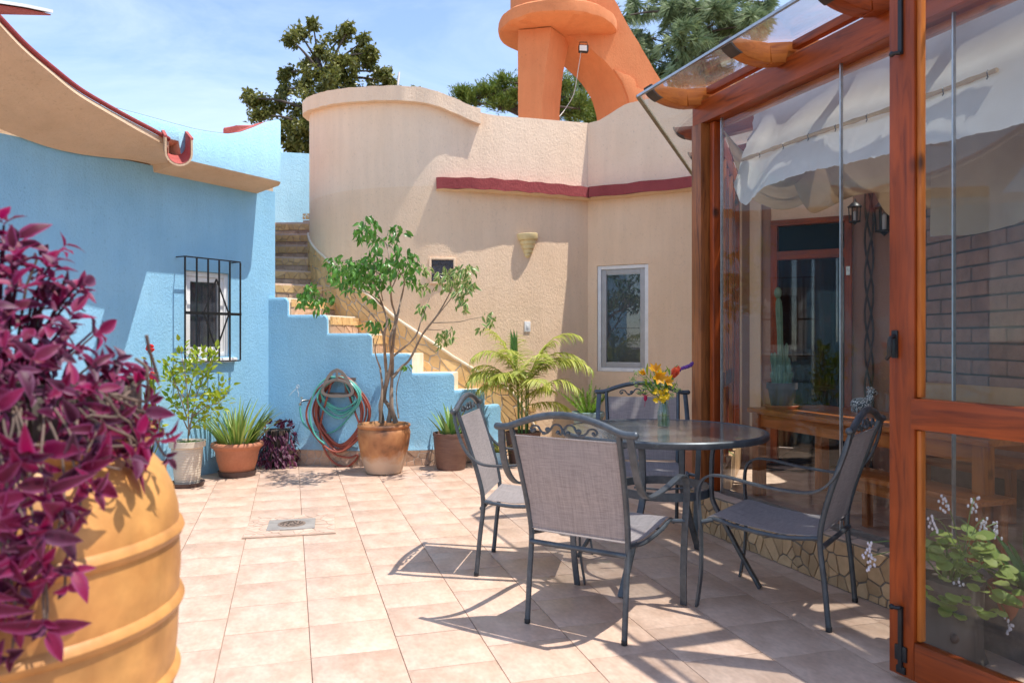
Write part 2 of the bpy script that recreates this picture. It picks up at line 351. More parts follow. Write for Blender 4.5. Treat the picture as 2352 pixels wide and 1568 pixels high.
def leafmat(name, col, col2, rough=.38, trans=.35, var=.18, mid=None):
    # leaf blade: colour varies from leaf to leaf, optional pale stripe along the blade, lets some light through
    m, t, n, b = newmat(name); L = t.links.new
    b.inputs['Roughness'].default_value = rough; b.inputs['Specular IOR Level'].default_value = .45
    oi = n.new('ShaderNodeObjectInfo'); tcn = n.new('ShaderNodeTexCoord'); nz = n.new('ShaderNodeTexNoise'); nz.inputs['Scale'].default_value = 9; nz.inputs['Detail'].default_value = 3
    L(tcn.outputs['Object'], nz.inputs['Vector'])
    geo = n.new('ShaderNodeNewGeometry')
    ad = n.new('ShaderNodeMath'); ad.operation = 'ADD'; L(oi.outputs['Random'], ad.inputs[0]); L(geo.outputs['Random Per Island'], ad.inputs[1])
    fr = n.new('ShaderNodeMath'); fr.operation = 'FRACT'; L(ad.outputs[0], fr.inputs[0])
    mxx = n.new('ShaderNodeMixRGB'); mxx.inputs[1].default_value = rgb(col); mxx.inputs[2].default_value = rgb(col2); L(fr.outputs[0], mxx.inputs[0]); cout = mxx.outputs[0]
    if mid:
        at_ = n.new('ShaderNodeAttribute'); at_.attribute_name = 'edge'; r = n.new('ShaderNodeValToRGB'); e = r.color_ramp.elements
        e[0].position = mid[1]; e[0].color = (0, 0, 0, 1); e[1].position = mid[2]; e[1].color = (1, 1, 1, 1); L(at_.outputs['Fac'], r.inputs[0])
        m2 = n.new('ShaderNodeMixRGB'); m2.inputs[2].default_value = rgb(mid[0]); L(r.outputs[0], m2.inputs[0]); L(cout, m2.inputs[1]); cout = m2.outputs[0]
    mr = n.new('ShaderNodeMapRange'); mr.inputs[1].default_value = .3; mr.inputs[2].default_value = .7; mr.inputs[3].default_value = 1 - var; mr.inputs[4].default_value = 1 + var; L(nz.outputs['Fac'], mr.inputs[0])
    hv = n.new('ShaderNodeHueSaturation'); L(mr.outputs[0], hv.inputs['Value']); L(cout, hv.inputs['Color']); L(hv.outputs[0], b.inputs['Base Color'])
    tr = n.new('ShaderNodeBsdfTranslucent'); L(hv.outputs[0], tr.inputs[0]); ms = n.new('ShaderNodeMixShader'); ms.inputs[0].default_value = trans
    L(b.outputs[0], ms.inputs[1]); L(tr.outputs[0], ms.inputs[2]); L(ms.outputs[0], n['Material Output'].inputs[0])
    return m

M = {}
M['blue'] = stucco('blue_stucco', (.30, .565, .745), (.25, .505, .70), .6, 60, True)
M['paleblue'] = stucco('pale_blue_stucco', (.40, .655, .79), (.35, .61, .76), .6, 56)
M['tan'] = stucco('tan_stucco', (.87, .635, .435), (.83, .585, .385), .6, 52)
M['pinktan'] = stucco('pink_tan_stucco', (.88, .665, .485), (.84, .615, .43), .6, 46)
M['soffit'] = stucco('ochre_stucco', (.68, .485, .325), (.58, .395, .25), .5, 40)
M['orange'] = stucco('orange_stucco', (.72, .27, .115), (.64, .22, .09), .4, 40)
M['red'] = stucco('oxide_red_stucco', (.36, .075, .07), (.27, .05, .05), .7, 34)
M['redlight'] = stucco('faded_red_stucco', (.50, .13, .11), (.40, .09, .08), .7, 34)
M['cream'] = mat('cream_plaster', (.80, .70, .56), (.70, .58, .43), .85, 9, bump=.3, bscale=60)
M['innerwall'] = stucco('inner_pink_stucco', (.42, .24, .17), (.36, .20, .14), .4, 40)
M['grout'] = mat('grout', (.57, .425, .325), (.40, .29, .215), .9, 6, bump=.3)
M['tile'] = mat('beige_floor_tile', (.65, .465, .355), (.52, .35, .255), .38, 5.0, detail=8, stretch=(1.7, 1, 1), rnd=.04, fine=(30, .10), bump=.05, bscale=70, bdist=.003)
M['mosaic'] = mat('ochre_broken_tile', (.70, .46, .215), (.60, .37, .16), .38, 7, rnd=.15, fine=(40, .06))
M['mosaicpink'] = mat('pink_broken_tile', (.56, .375, .26), (.44, .28, .185), .45, 9, rnd=.16, fine=(40, .08))
M['mosaicpale'] = mat('pale_broken_tile', (.62, .45, .345), (.53, .365, .27), .45, 9, rnd=.08, fine=(40, .06))
M['curbtile'] = mat('ochre_curb_tile', (.60, .41, .235), (.45, .29, .155), .35, 6, rnd=.2, fine=(30, .06))
M['mosgrout'] = mat('pale_grout', (.55, .49, .41), (.42, .36, .3), .9, 20, bump=.3)
M['darkgrout'] = mat('grey_grout', (.26, .22, .185), (.17, .145, .12), .9, 20, bump=.3)
M['concrete'] = mat('grey_cement', (.32, .29, .26), (.22, .2, .185), .85, 10, bump=.3)
M['wood'] = woodmat('varnished_red_wood', (.37, .066, .009), (.13, .02, .004))
M['woodlight'] = woodmat('varnished_orange_wood', (.58, .18, .03), (.30, .07, .014))
M['woodold'] = woodmat('weathered_varnished_wood', (.40, .13, .035), (.10, .03, .012), .4)
M['wooddark'] = mat('blackened_wood_end', (.06, .035, .025), (.02, .013, .01), .6, 12)
M['tablewood'] = woodmat('table_wood', (.56, .18, .045), (.26, .065, .02), .3)
M['log'] = woodmat('grey_log', (.17, .14, .115), (.06, .05, .042), .85, (3, 3, .5), 0)
M['black'] = mat('black_iron', (.012, .012, .014), (.006, .006, .007), .45, 20)
M['steel'] = mat('brushed_steel', (.5, .5, .5), (.4, .4, .4), .35, 30, metal=.9)
M['chairmetal'] = mat('slate_painted_metal', (.085, .10, .115), (.055, .065, .075), .4, 12, metal=.35, fine=(60, .15), spec=.6)
M['white'] = mat('white_paint', (.80, .79, .77), (.72, .71, .69), .45, 10)
M['greyalu'] = mat('grey_aluminium', (.42, .41, .40), (.37, .36, .35), .4, 10)
M['screen'] = mat('dark_fly_screen', (.17, .175, .19), (.13, .135, .15), .35, 14, spec=.5)
M['unlitdepth'] = mat('unlit_depth_black', (.02, .018, .018), (.012, .011, .011), .8, 5)  # near-black colour paints in the darkness of unlit depth
M['terracotta'] = mat('terracotta', (.50, .20, .105), (.44, .165, .085), .7, 8, fine=(50, .05))
M['bigclay'] = mat('glazed_ochre_clay', (.63, .315, .095), (.40, .165, .045), .48, 4.0, detail=8, fine=(11, .2), bump=.10, bscale=34, p0=.3, p1=.62)
M['oldclay'] = None
M['beigepot'] = mat('beige_plastic', (.60, .53, .42), (.52, .45, .35), .5, 12, stretch=(1, 1, 9))
M['brownpot'] = mat('brown_plastic', (.17, .092, .066), (.13, .07, .052), .6, 10, stretch=(1, 1, 5))
M['brownsaucer'] = mat('dark_brown_plastic', (.085, .05, .045), (.06, .036, .034), .5, 10)
M['tealpot'] = mat('grey_teal_glaze', (.30, .42, .42), (.25, .36, .36), .45, 10)
M['soil'] = mat('potting_soil', (.06, .04, .028), (.025, .017, .012), .95, 30, bump=.8, bscale=60)
M['bark'] = mat('grey_brown_bark', (.34, .26, .19), (.19, .14, .10), .85, 14, stretch=(1, 1, .5), bump=.5, bscale=60)
M['treebark'] = mat('tree_bark', (.12, .09, .07), (.06, .045, .035), .9, 6, bump=.6)
M['hosered'] = mat('red_rubber_hose', (.36, .085, .05), (.28, .065, .042), .5, 6)
M['hoseteal'] = mat('teal_vinyl_hose', (.10, .44, .36), (.08, .37, .30), .3, 6, spec=.6)
M['greybrown'] = mat('grey_brown_plastic', (.24, .20, .17), (.20, .165, .14), .4, 14)
M['chrome'] = mat('worn_chrome', (.55, .54, .52), (.4, .39, .38), .25, 20, metal=1.0)
M['lampcream'] = mat('cream_ceramic', (.78, .62, .33), (.72, .55, .27), .5, 12)
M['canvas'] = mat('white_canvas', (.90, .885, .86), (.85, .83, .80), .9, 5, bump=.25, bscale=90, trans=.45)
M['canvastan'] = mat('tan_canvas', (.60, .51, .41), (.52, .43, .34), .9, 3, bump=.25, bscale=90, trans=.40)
M['bamboo'] = mat('bamboo', (.50, .37, .22), (.40, .28, .16), .5, 10)
M['adobe'] = mat('painted_adobe', (.46, .255, .185), (.33, .18, .13), .85, 7, bump=.5, bscale=40, rnd=.12)
M['glass'] = glassmat('clear_pane', (.95, .955, .95), 0.004, 0, 1.26)
M['roofglass'] = glassmat('dusty_roof_pane', (.97, .98, .98), .08)
M['tableglass'] = glassmat('grey_pebbled_glass', (.82, .84, .85), .13, .5)  # pale mix paints the whitish sheen of the pebbled top
M['vaseglass'] = glassmat('clear_vase_glass', (.9, .95, .93), 0.0, 0, 1.5)
M['darkpane'] = glassmat('window_pane', (.78, .8, .82), 0.0)
M['blockglass'] = mat('dark_glass_block', (.035, .028, .035), (.012, .01, .012), .08, 20, bump=1.0, bscale=22, bdist=.03, spec=.8)
def fabricmat():
    m, t, n, b = newmat('woven_sling_fabric'); L = t.links.new
    b.inputs['Roughness'].default_value = .75; b.inputs['Specular IOR Level'].default_value = .3
    tcn = n.new('ShaderNodeTexCoord'); vals = []
    for s_ in ((230, 5.0, 5.0), (7, 210, 210)):
        mp_ = n.new('ShaderNodeMapping'); mp_.inputs['Scale'].default_value = s_; L(tcn.outputs['Object'], mp_.inputs[0])
        nz = n.new('ShaderNodeTexNoise'); nz.inputs['Scale'].default_value = 1.5; nz.inputs['Detail'].default_value = 4; L(mp_.outputs[0], nz.inputs['Vector']); vals.append(nz.outputs['Fac'])
    ad = n.new('ShaderNodeMath'); ad.operation = 'ADD'; L(vals[0], ad.inputs[0]); L(vals[1], ad.inputs[1])
    hf = n.new('ShaderNodeMath'); hf.operation = 'MULTIPLY'; hf.inputs[1].default_value = .5; L(ad.outputs[0], hf.inputs[0])
    r = n.new('ShaderNodeValToRGB'); e = r.color_ramp.elements; e[0].position = .38; e[0].color = (.33, .305, .305, 1); e[1].position = .62; e[1].color = (.52, .485, .485, 1)
    L(hf.outputs[0], r.inputs[0]); L(r.outputs[0], b.inputs['Base Color'])
    tr = n.new('ShaderNodeBsdfTranslucent'); hv = n.new('ShaderNodeHueSaturation'); hv.inputs['Value'].default_value = 1.15; L(r.outputs[0], hv.inputs['Color'])
    mc = n.new('ShaderNodeMixRGB'); mc.blend_type = 'MULTIPLY'; mc.inputs[0].default_value = 1; mc.inputs[2].default_value = (1.0, .86, .78, 1); L(hv.outputs[0], mc.inputs[1]); L(mc.outputs[0], tr.inputs[0])
    ms = n.new('ShaderNodeMixShader'); ms.inputs[0].default_value = .42; L(b.outputs[0], ms.inputs[1]); L(tr.outputs[0], ms.inputs[2])
    tp = n.new('ShaderNodeBsdfTransparent'); m2 = n.new('ShaderNodeMixShader'); m2.inputs[0].default_value = .05; L(ms.outputs[0], m2.inputs[1]); L(tp.outputs[0], m2.inputs[2])
    bp = n.new('ShaderNodeBump'); bp.inputs['Strength'].default_value = .2; bp.inputs['Distance'].default_value = .002; L(hf.outputs[0], bp.inputs['Height']); L(bp.outputs[0], b.inputs['Normal'])
    L(m2.outputs[0], n['Material Output'].inputs[0]); return m
M['fabric'] = fabricmat()
def oldclay():
    m, t, n, b = newmat('old_fired_clay'); L = t.links.new; b.inputs['Roughness'].default_value = .6
    tcn = n.new('ShaderNodeTexCoord'); nz = n.new('ShaderNodeTexNoise'); nz.inputs['Scale'].default_value = 4.5; nz.inputs['Detail'].default_value = 7; L(tcn.outputs['Object'], nz.inputs['Vector'])
    r = n.new('ShaderNodeValToRGB'); e = r.color_ramp.elements; e[0].position = .33; e[0].color = (.13, .06, .03, 1); e[1].position = .62; e[1].color = (.52, .25, .10, 1); x = e.new(.46); x.color = (.37, .155, .06, 1)
    L(nz.outputs['Fac'], r.inputs[0])
    # lime bloom low on the pot: a stain with a shape of its own
    sp = n.new('ShaderNodeSeparateXYZ'); L(tcn.outputs['Object'], sp.inputs[0]); n2 = n.new('ShaderNodeTexNoise'); n2.inputs['Scale'].default_value = 7; n2.inputs['Detail'].default_value = 5; L(tcn.outputs['Object'], n2.inputs['Vector'])
    a = n.new('ShaderNodeMath'); a.operation = 'MULTIPLY_ADD'; a.inputs[1].default_value = .30; L(n2.outputs['Fac'], a.inputs[0]); L(sp.outputs['Z'], a.inputs[2])
    mr = n.new('ShaderNodeMapRange'); mr.inputs[1].default_value = .36; mr.inputs[2].default_value = .28; mr.inputs[3].default_value = 0; mr.inputs[4].default_value = .8; L(a.outputs[0], mr.inputs[0])
    mm = n.new('ShaderNodeMixRGB'); mm.inputs[2].default_value = (.55, .43, .32, 1); L(mr.outputs[0], mm.inputs[0]); L(r.outputs[0], mm.inputs[1]); L(mm.outputs[0], b.inputs['Base Color'])
    bp = n.new('ShaderNodeBump'); bp.inputs['Strength'].default_value = .2; bp.inputs['Distance'].default_value = .006; L(nz.outputs['Fac'], bp.inputs['Height']); L(bp.outputs[0], b.inputs['Normal'])
    return m
M['oldclay'] = oldclay()

rng = random.Random(7)
# ------------------------------------------------------------------ broken-tile mosaic
def clip(poly, a, b, c):             # keep a*x+b*y<=c
    o = []
    for i in range(len(poly)):
        p, q = poly[i], poly[(i + 1) % len(poly)]; dp = a * p[0] + b * p[1] - c; dq = a * q[0] + b * q[1] - c
        if dp <= 0: o.append(p)
        if (dp < 0 < dq) or (dq < 0 < dp):
            t = dp / (dp - dq); o.append((p[0] + (q[0] - p[0]) * t, p[1] + (q[1] - p[1]) * t))
    return o
def cells(wd, ht, size, rg, stretch=1.0):
    n_want = int(wd * ht / (size * size * stretch)) + 1; pts = []; tries = 0
    while len(pts) < n_want and tries < n_want * 60:
        tries += 1; q = (rg.uniform(0, wd), rg.uniform(0, ht)); dmin = size * rg.uniform(.28, .95)
        if all(((q[0] - p[0]) / stretch) ** 2 + (q[1] - p[1]) ** 2 > dmin * dmin for p in pts): pts.append(q)
    if not pts: pts = [(wd / 2, ht / 2)]
    res = []
    for p in pts:
        poly = [(0, 0), (wd, 0), (wd, ht), (0, ht)]
        for q in pts:
            if q is p: continue
            dx, dy = q[0] - p[0], q[1] - p[1]
            if dx * dx + dy * dy > (6 * size * max(1, stretch)) ** 2: continue
            poly = clip(poly, dx, dy, (q[0] ** 2 + q[1] ** 2 - p[0] ** 2 - p[1] ** 2) / 2)
            if len(poly) < 3: break
        if len(poly) >= 3: res.append(poly)
    return res
def inset(poly, g):
    cx = sum(p[0] for p in poly) / len(poly); cy = sum(p[1] for p in poly) / len(poly); o = []
    for x, y in poly:
        d = math.hypot(x - cx, y - cy); k = max(.35, 1 - g * 1.3 / max(d, 1e-4)); o.append((cx + (x - cx) * k, cy + (y - cy) * k))
    ar = 0
    for i in range(len(o)): ar += o[i][0] * o[(i + 1) % len(o)][1] - o[(i + 1) % len(o)][0] * o[i][1]
    return o, abs(ar) / 2
def mosaic(wd, ht, size, fn, m, parent, rg, gap=.006, th=.007, stretch=1.0, name='broken_tile'):
    n = 0
    for poly in cells(wd, ht, size, rg, stretch):
        q, ar = inset(poly, gap)
        if ar < .00025: continue
        dz = th * rg.uniform(.7, 1.25); mb = MB(); k = len(q); tu, tv = rg.uniform(-.06, .06), rg.uniform(-.06, .06); uc_ = sum(p[0] for p in q) / k; vc_ = sum(p[1] for p in q) / k
        tl2 = lambda u, v: max(.002, dz + tu * (u - uc_) + tv * (v - vc_))
        q2, _ = inset(q, .0025)
        vs = [fn(u, v, 0.0) for u, v in q] + [fn(u, v, tl2(u, v) * .8) for u, v in q] + [fn(u, v, tl2(u, v)) for u, v in q2]
        fs = [(i, (i + 1) % k, k + (i + 1) % k, k + i) for i in range(k)] + [(k + i, k + (i + 1) % k, 2 * k + (i + 1) % k, 2 * k + i) for i in range(k)] + [tuple(range(2 * k, 3 * k))]
        mb.add(vs, fs); mb.build(name, m, parent, smooth=0); n += 1
    return n

# ------------------------------------------------------------------ ground and floor tiles
g_ = MB(); g_.add([(-400, -60, -.03), (400, -60, -.03), (400, 700, -.03), (-400, 700, -.03)], [(0, 1, 2, 3)])
ground = tagk(g_.build('ground', mat('dry_earth', (.30, .22, .15), (.2, .15, .1), .95, .6), None, 0), 'structure')
pb = MB(); pb.box((0, 5.6, -.0185), (7.5, 7.0, .0095))
floor = tagk(pb.build('floor', M['grout'], None, 0), 'structure')
TA = V((-.2775, .9607)); TB = V((.9607, .2775)); TS = .376; TP = V((-1.183, 4.40))
tb = MB(); hs = TS / 2 - .0017
tb.box((0, 0, -.0045), (hs, hs, .0045))
tile_me = tb.mesh('tile', M['tile'], 30, .0016)
BW = V((-2.66, 8.32)); BD = V((.5, .866)); BN = V((.866, -.5))       # blue house wall: corner, run, outward normal
ta = math.atan2(TB.y, TB.x); ntile = 0
colofs = {}
for i in range(-14, 16):
    colofs[i] = rng.uniform(0, TS)
colofs[0] = ((V((-.703, 4.09)) - TP).dot(TA)) % TS
for i in range(-14, 16):
    for j in range(-12, 20):
        c = TP + TB * (i + .5) * TS + TA * (colofs[i] + j * TS + TS / 2)
        if not (2.55 < c.y < 8.55): continue
        px = CX + c.x / c.y * F
        if px < -150 or px > 2480: continue
        if (c - BW).dot(BN) < -.12: continue
        if c.y > 8.35 and c.x < -.3: continue
        if c.x > 3.3 or c.y > 3.2 + 5.5: continue
        if c.x > 1.7 and c.y > 6.3: continue
        o = inst('tile', tile_me, floor, Matrix.Translation((c.x, c.y, rng.uniform(-.0006, .0006))) @ Matrix.Rotation(ta + R(rng.uniform(-.15, .15)), 4, 'Z') @ Matrix.Rotation(R(rng.choice((0, 180))), 4, 'Z')); ntile += 1
print('tiles', ntile)

# floor drain: cement square with a swirl grate, set in broken tile
dc = FL(670, 1207.5); drain = thing('floor_drain', 'grey cement floor drain with swirl-slotted round grate in the beige tiles', 'drain', dc)
mb = MB(); mb.box((dc.x, dc.y, .006), (.31, .30, .003), ta - R(3)); mb.build('bed', M['grout'], drain, 0)
def drmap(u, v, d):
    q = Matrix.Rotation(ta - R(3), 3, 'Z') @ V((u - .305, v - .295, 0)); return V((dc.x + q.x, dc.y + q.y, .009 + d))
rgd = random.Random(3)
for poly in cells(.61, .59, .075, rgd):
    cx = sum(p[0] for p in poly) / len(poly) - .305; cy = sum(p[1] for p in poly) / len(poly) - .295
    if abs(cx) < .175 and abs(cy) < .165: continue
    q, ar = inset(poly, .004)
    if ar < .0003: continue
    q = [(min(max(a, .003), .607), min(max(b_, .003), .587)) for a, b_ in q]
    k = len(q); MB().add([drmap(a, b_, 0) for a, b_ in q] + [drmap(a, b_, .003) for a, b_ in q], [(i, (i + 1) % k, k + (i + 1) % k, k + i) for i in range(k)] + [tuple(range(k, 2 * k))]).build('broken_tile', M['mosaicpale'], drain, 0)
mb = MB(); mb.box((dc.x, dc.y, .0105), (.165, .155, .006), ta - R(3)); mb.build('cement_square', M['concrete'], drain, 30, .002)
mb = MB(); mb.lathe([(.098, .0165), (.098, .0185), (.09, .0205), (.0, .021)], 32, (dc.x, dc.y, 0), False, False); gr = mb.build('grate', mat('rusty_grate', (.24, .17, .13), (.17, .12, .09), .7, 20), drain, 40)
for ring, n_, r0, r1, tw in ((0, 12, .052, .085, .55), (1, 7, .018, .042, .7)):
    for k in range(n_):
        a = 2 * math.pi * k / n_; pts = []; L_ = []; R_ = []
        for s_ in range(6):
            t_ = s_ / 5; rr = lerp(r0, r1, t_); aa = a + tw * t_; wd_ = .0062 * math.sin(math.pi * (.15 + .8 * t_))
            p = V((math.cos(aa), math.sin(aa))) * rr; nn = V((-math.sin(aa), math.cos(aa)))
            L_.append((dc.x + p.x + nn.x * wd_, dc.y + p.y + nn.y * wd_, .0208)); R_.append((dc.x + p.x - nn.x * wd_, dc.y + p.y - nn.y * wd_, .0208))
        MB().prism(L_ + R_[::-1], (0, 0, .0012)).build('slot_shade', M['unlitdepth'], gr, 0)  # raised near-black inlay; the opening's shade is put into its colour

# ------------------------------------------------------------------ walls with openings
def holed(name, p0, d, length, z0, z1, th, holes, m, parent, nrm, cuts=()):
    # straight wall: outer face through p0 along d, outward normal nrm, with rectangular openings (u0,u1,z0,z1)
    us = sorted(set([0, length] + [h[0] for h in holes] + [h[1] for h in holes] + list(cuts))); zs = sorted(set([z0, z1] + [h[2] for h in holes] + [h[3] for h in holes]))
    mb = MB(); P = lambda u, z, t: V((p0[0] + d[0] * u - nrm[0] * t, p0[1] + d[1] * u - nrm[1] * t, z))
    def inside(u, z): return any(h[0] < u < h[1] and h[2] < z < h[3] for h in holes)
    for i in range(len(us) - 1):
        for j in range(len(zs) - 1):
            if inside((us[i] + us[i + 1]) / 2, (zs[j] + zs[j + 1]) / 2): continue
            a, b_, c, e = us[i], us[i + 1], zs[j], zs[j + 1]
            mb.add([P(a, c, 0), P(b_, c, 0), P(b_, e, 0), P(a, e, 0)], [(0, 1, 2, 3)]); mb.add([P(a, c, th), P(b_, c, th), P(b_, e, th), P(a, e, th)], [(3, 2, 1, 0)])
    for h in list(holes) + [(0, length, z0, z1)]:
        a, b_, c, e = h
        for q in (((a, c), (a, e)), ((b_, c), (b_, e)), ((a, c), (b_, c)), ((a, e), (b_, e))):
            (u1, y1), (u2, y2) = q; mb.add([P(u1, y1, 0), P(u2, y2, 0), P(u2, y2, th), P(u1, y1, th)], [(0, 1, 2, 3)])
    return mb.build(name, m, parent, smooth=0)
def window(name, parent, c, ux, nrm, wd, ht, fw=.035, inner=.045, m1=None, m2=None, screen=True, depth=.03):
    # c = centre on the wall face
    ux = V((ux[0], ux[1], 0)); nn = V((nrm[0], nrm[1], 0)); up = V((0, 0, 1)); c = V(c)
    w_ = MB(); W2, H2 = wd / 2, ht / 2
    def rim(mb, W, H_, f, t0, t1):
        for a, b_, e, g in ((-W, -W + f, -H_, H_), (W - f, W, -H_, H_), (-W + f + .0005, W - f - .0005, -H_, -H_ + f), (-W + f + .0005, W - f - .0005, H_ - f, H_)):
            q = [c + ux * x + up * z + nn * t0 for x, z in ((a, e), (b_, e), (b_, g), (a, g))]; mb.prism(q, nn * (t1 - t0))
    rim(w_, W2, H2, fw, -.05, depth); win = w_.build(name, m1 or M['white'], parent, 30, .003)
    s_ = MB(); rim(s_, W2 - fw - .002, H2 - fw - .002, inner, -.045, depth - .014); s_.build('sash', m2 or M['greyalu'], win, 30, .003)
    W3, H3 = W2 - fw - inner - .004, H2 - fw - inner - .004
    MB().prism([c + ux * x + up * z + nn * (-.012) for x, z in ((-W3, -H3), (W3, -H3), (W3, H3), (-W3, H3))], nn * -.006).build('pane', M['darkpane'], win, 0)
    MB().prism([c + ux * x + up * z + nn * (-.03) for x, z in ((-W3, -H3), (W3, -H3), (W3, H3), (-W3, H3))], nn * -.006).build('screen', M['screen'], win, 0)
    return win

# ------------------------------------------------------------------ blue house on the left
def bw(x, o=0.0):                      # point of the blue wall (pushed out by o) on the sight line at photo column x
    k = (x - CX) / F; a = BW + BN * o
    s = (a.x - k * a.y) / (BD.x - k * BD.y); return a - BD * s, s       # s measured from the corner towards the camera
bh = thing('blue_house', 'sky blue stucco house with flared ochre eave and small barred window', 'house', (-4.2, 7.0, 0))
C2 = BW + BD * .12; Lw = 5.2
wcx, ws = bw(478); 
hole_u = (Lw - (bw(425)[1] + .12), Lw - (bw(530)[1] + .12))
start = C2 - BD * Lw
wz0, wz1 = 1.17, 2.02
holed('wall', start, BD, Lw, 0.0, 2.96, .2, [(hole_u[0], hole_u[1], wz0, wz1)], M['blue'], bh, BN)
endd = V((-.33, .944)); en = V((.944, .33))
holed('end_wall', C2, endd, 4.2, 0.0, 2.96, .2, [], M['blue'], bh, en)
mb = MB(); bk = C2 + endd * 4.2
poly = [start - BN * .02, C2 - BN * .02 - BD * .01, bk - en * .02, start - BN * 4.5]
mb.prism([(p.x, p.y, 2.965) for p in poly], (0, 0, .12)); mb.build('roof', M['soffit'], bh, 0)
# window and its iron grille
wu = (hole_u[0] + hole_u[1]) / 2; wc = start + BD * wu - BN * .07
wn = window('window', bh, (wc.x, wc.y, (wz0 + wz1) / 2), BD, BN, hole_u[1] - hole_u[0] - .004, wz1 - wz0 - .004, .05, .045, m2=M['white'])
sl = start + BD * wu + BN * -.01; mb = MB(); mb.box((sl.x, sl.y, wz0 - .032), ((hole_u[1] - hole_u[0]) / 2 + .05, .055, .022), math.atan2(BD.y, BD.x)); mb.build('sill', M['white'], wn, 30, .01)
pa, sa = bw(425, .13); pbq, sb_ = bw(552, .13)
gz0, gz1 = 1.13, 2.135
mb = MB()
for z in (gz0, gz1): mb.bar([V((pa.x, pa.y, z)), V((pbq.x, pbq.y, z))], (0, 0, 1), .012, .012)
for p in (pa, pbq):
    for z in (gz0, gz1): mb.bar([V((p.x, p.y, z)), V((p.x - BN.x * .14, p.y - BN.y * .14, z))], (0, 0, 1), .01, .01)
gr = thing('window_grille', 'black iron bar grille with diamond in front of the small blue house window', 'grille', (pa.x, pa.y, gz0))
mb.build('frame', M['black'], gr, 0)
for k in range(6):
    p = pa.lerp(pbq, k / 5); MB().bar([V((p.x, p.y, gz0 + .007)), V((p.x, p.y, gz1 - .007))], (BD.x, BD.y, 0), .013, .013).build('bar', M['black'], gr, 0)
zm = 1.60; MB().bar([V((pa.x + BN.x * .014, pa.y + BN.y * .014, zm)), V((pbq.x + BN.x * .014, pbq.y + BN.y * .014, zm))], (0, 0, 1), .028, .01).build('cross_bar', M['black'], gr, 0)
cm = pa.lerp(pbq, .52) + BN * .024; 
q = [V((cm.x, cm.y, zm + .34)), V((cm.x + BD.x * .15, cm.y + BD.y * .15, zm)), V((cm.x, cm.y, zm - .36)), V((cm.x - BD.x * .15, cm.y - BD.y * .15, zm))]
mb = MB()
for k in range(4): mb.bar([q[k], q[(k + 1) % 4]], (BN.x, BN.y, 0), .01, .012)
mb.build('diamond', M['black'], gr, 0)

# parapet face, overhanging, with a swooping top; soffit below it; red coping behind
ptop = [(652, 275), (640, 274), (612, 280), (585, 292), (555, 303), (525, 307), (490, 303), (450, 296), (400, 283), (340, 266), (280, 250), (200, 232), (90, 214), (0, 200)]
PO = .40; tabp = []
for x, y in ptop:
    p, s = bw(x, PO); tabp.append((s, H + (HZ - y) / F * p.y))
tabp.sort(); s0, s1 = tabp[0][0], tabp[-1][0]
mb = MB(); N = 60; rings = []
for i in range(N + 1):
    s = lerp(s0, bw(232, PO)[1], i / N); z = interp(tabp, s); e = min(1, (s - s0) / .10); e = math.sqrt(max(0, 1 - (1 - e) ** 2)); o_ = PO - .05 * (1 - e)
    def pp(o, z): a = BW + BN * o - BD * s; return V((a.x, a.y, z))
    sE = bw(413, PO)[1]; zb_ = 0 if s < sE else max(0, z - .15 - 2.98)
    rings.append([pp(-.015, 2.90 + zb_), pp(o_ - .02, 2.955 + zb_), pp(o_, 2.98 + zb_), pp(o_, z - .02), pp(o_ - .02, z), pp(o_ - .16, z), pp(o_ - .16, 2.975 + zb_), pp(.02, 2.975 + zb_)])
K = 8
vs = [v for r_ in rings for v in r_]
def strip(rows, idx, close=False):
    m_ = MB(); m_.add(vs, [(i * K + a, i * K + b_, (i + 1) * K + b_, (i + 1) * K + a) for i in range(N) for a, b_ in idx] + [tuple(range(K)) if False else (0, 1, 2)][:0]); return m_
m_ = strip(rings, [(2, 3), (3, 4)]); m_.f += [(1, 2, 3, 4, 5, 6)]; m_.build('parapet', M['paleblue'], bh, 50)
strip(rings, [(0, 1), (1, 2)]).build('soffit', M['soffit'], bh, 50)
m_ = strip(rings, [(4, 5), (5, 6)]); m_.v = [v + V((0, 0, .003)) for v in m_.v]; m_.build('coping', M['redlight'], bh, 50)
# far red parapet stub showing over the dip, and the red upstand beside the flared eave
a = D(538, 300, 8.9); MB().prism([(a.x - .13, a.y, 3.0), (a.x + .22, a.y + .1, 3.0), (a.x + .2, a.y + .1, 3.86), (a.x + .02, a.y, 3.82), (a.x - .13, a.y, 3.80)], (-.1, .4, 0)).build('red_upstand', M['redlight'], bh, 30, .02)
# flared eave: ochre underside, red top edge
outer = [(-160, -130), (-60, -15), (0, 50), (60, 112), (120, 163), (180, 210), (240, 246), (300, 279), (350, 305), (388, 326)]
inner = [(-160, 232), (-60, 264), (0, 285), (60, 309), (120, 329), (180, 342), (240, 350), (300, 356), (350, 366), (388, 377)]
tbO = []; tbI = []
for (x, y), (x2, y2) in zip(outer, inner):
    o = lerp(.78, .56, min(1, max(0, (x + 60) / 360))); p, _ = bw(x, o); tbO.append(V((p.x, p.y, H + (HZ - y) / F * p.y)))
    p, _ = bw(x2, .012); tbI.append(V((p.x, p.y, H + (HZ - y2) / F * p.y)))
O_ = catmull(tbO, 5); I_ = catmull(tbI, 5); n_ = len(O_)
def eave(u, v):
    i = min(n_ - 1, int(round(u * (n_ - 1)))); a, b_ = I_[i], O_[i]; q = a.lerp(b_, v); q.z -= .16 * math.sin(math.pi * v) * (.25 + .75 * v) * (b_.z - a.z + .1); return q
mb = MB(); mb.sheet(eave, n_ - 1, 10, -.05); mb.build('flared_eave', M['soffit'], bh, 50)
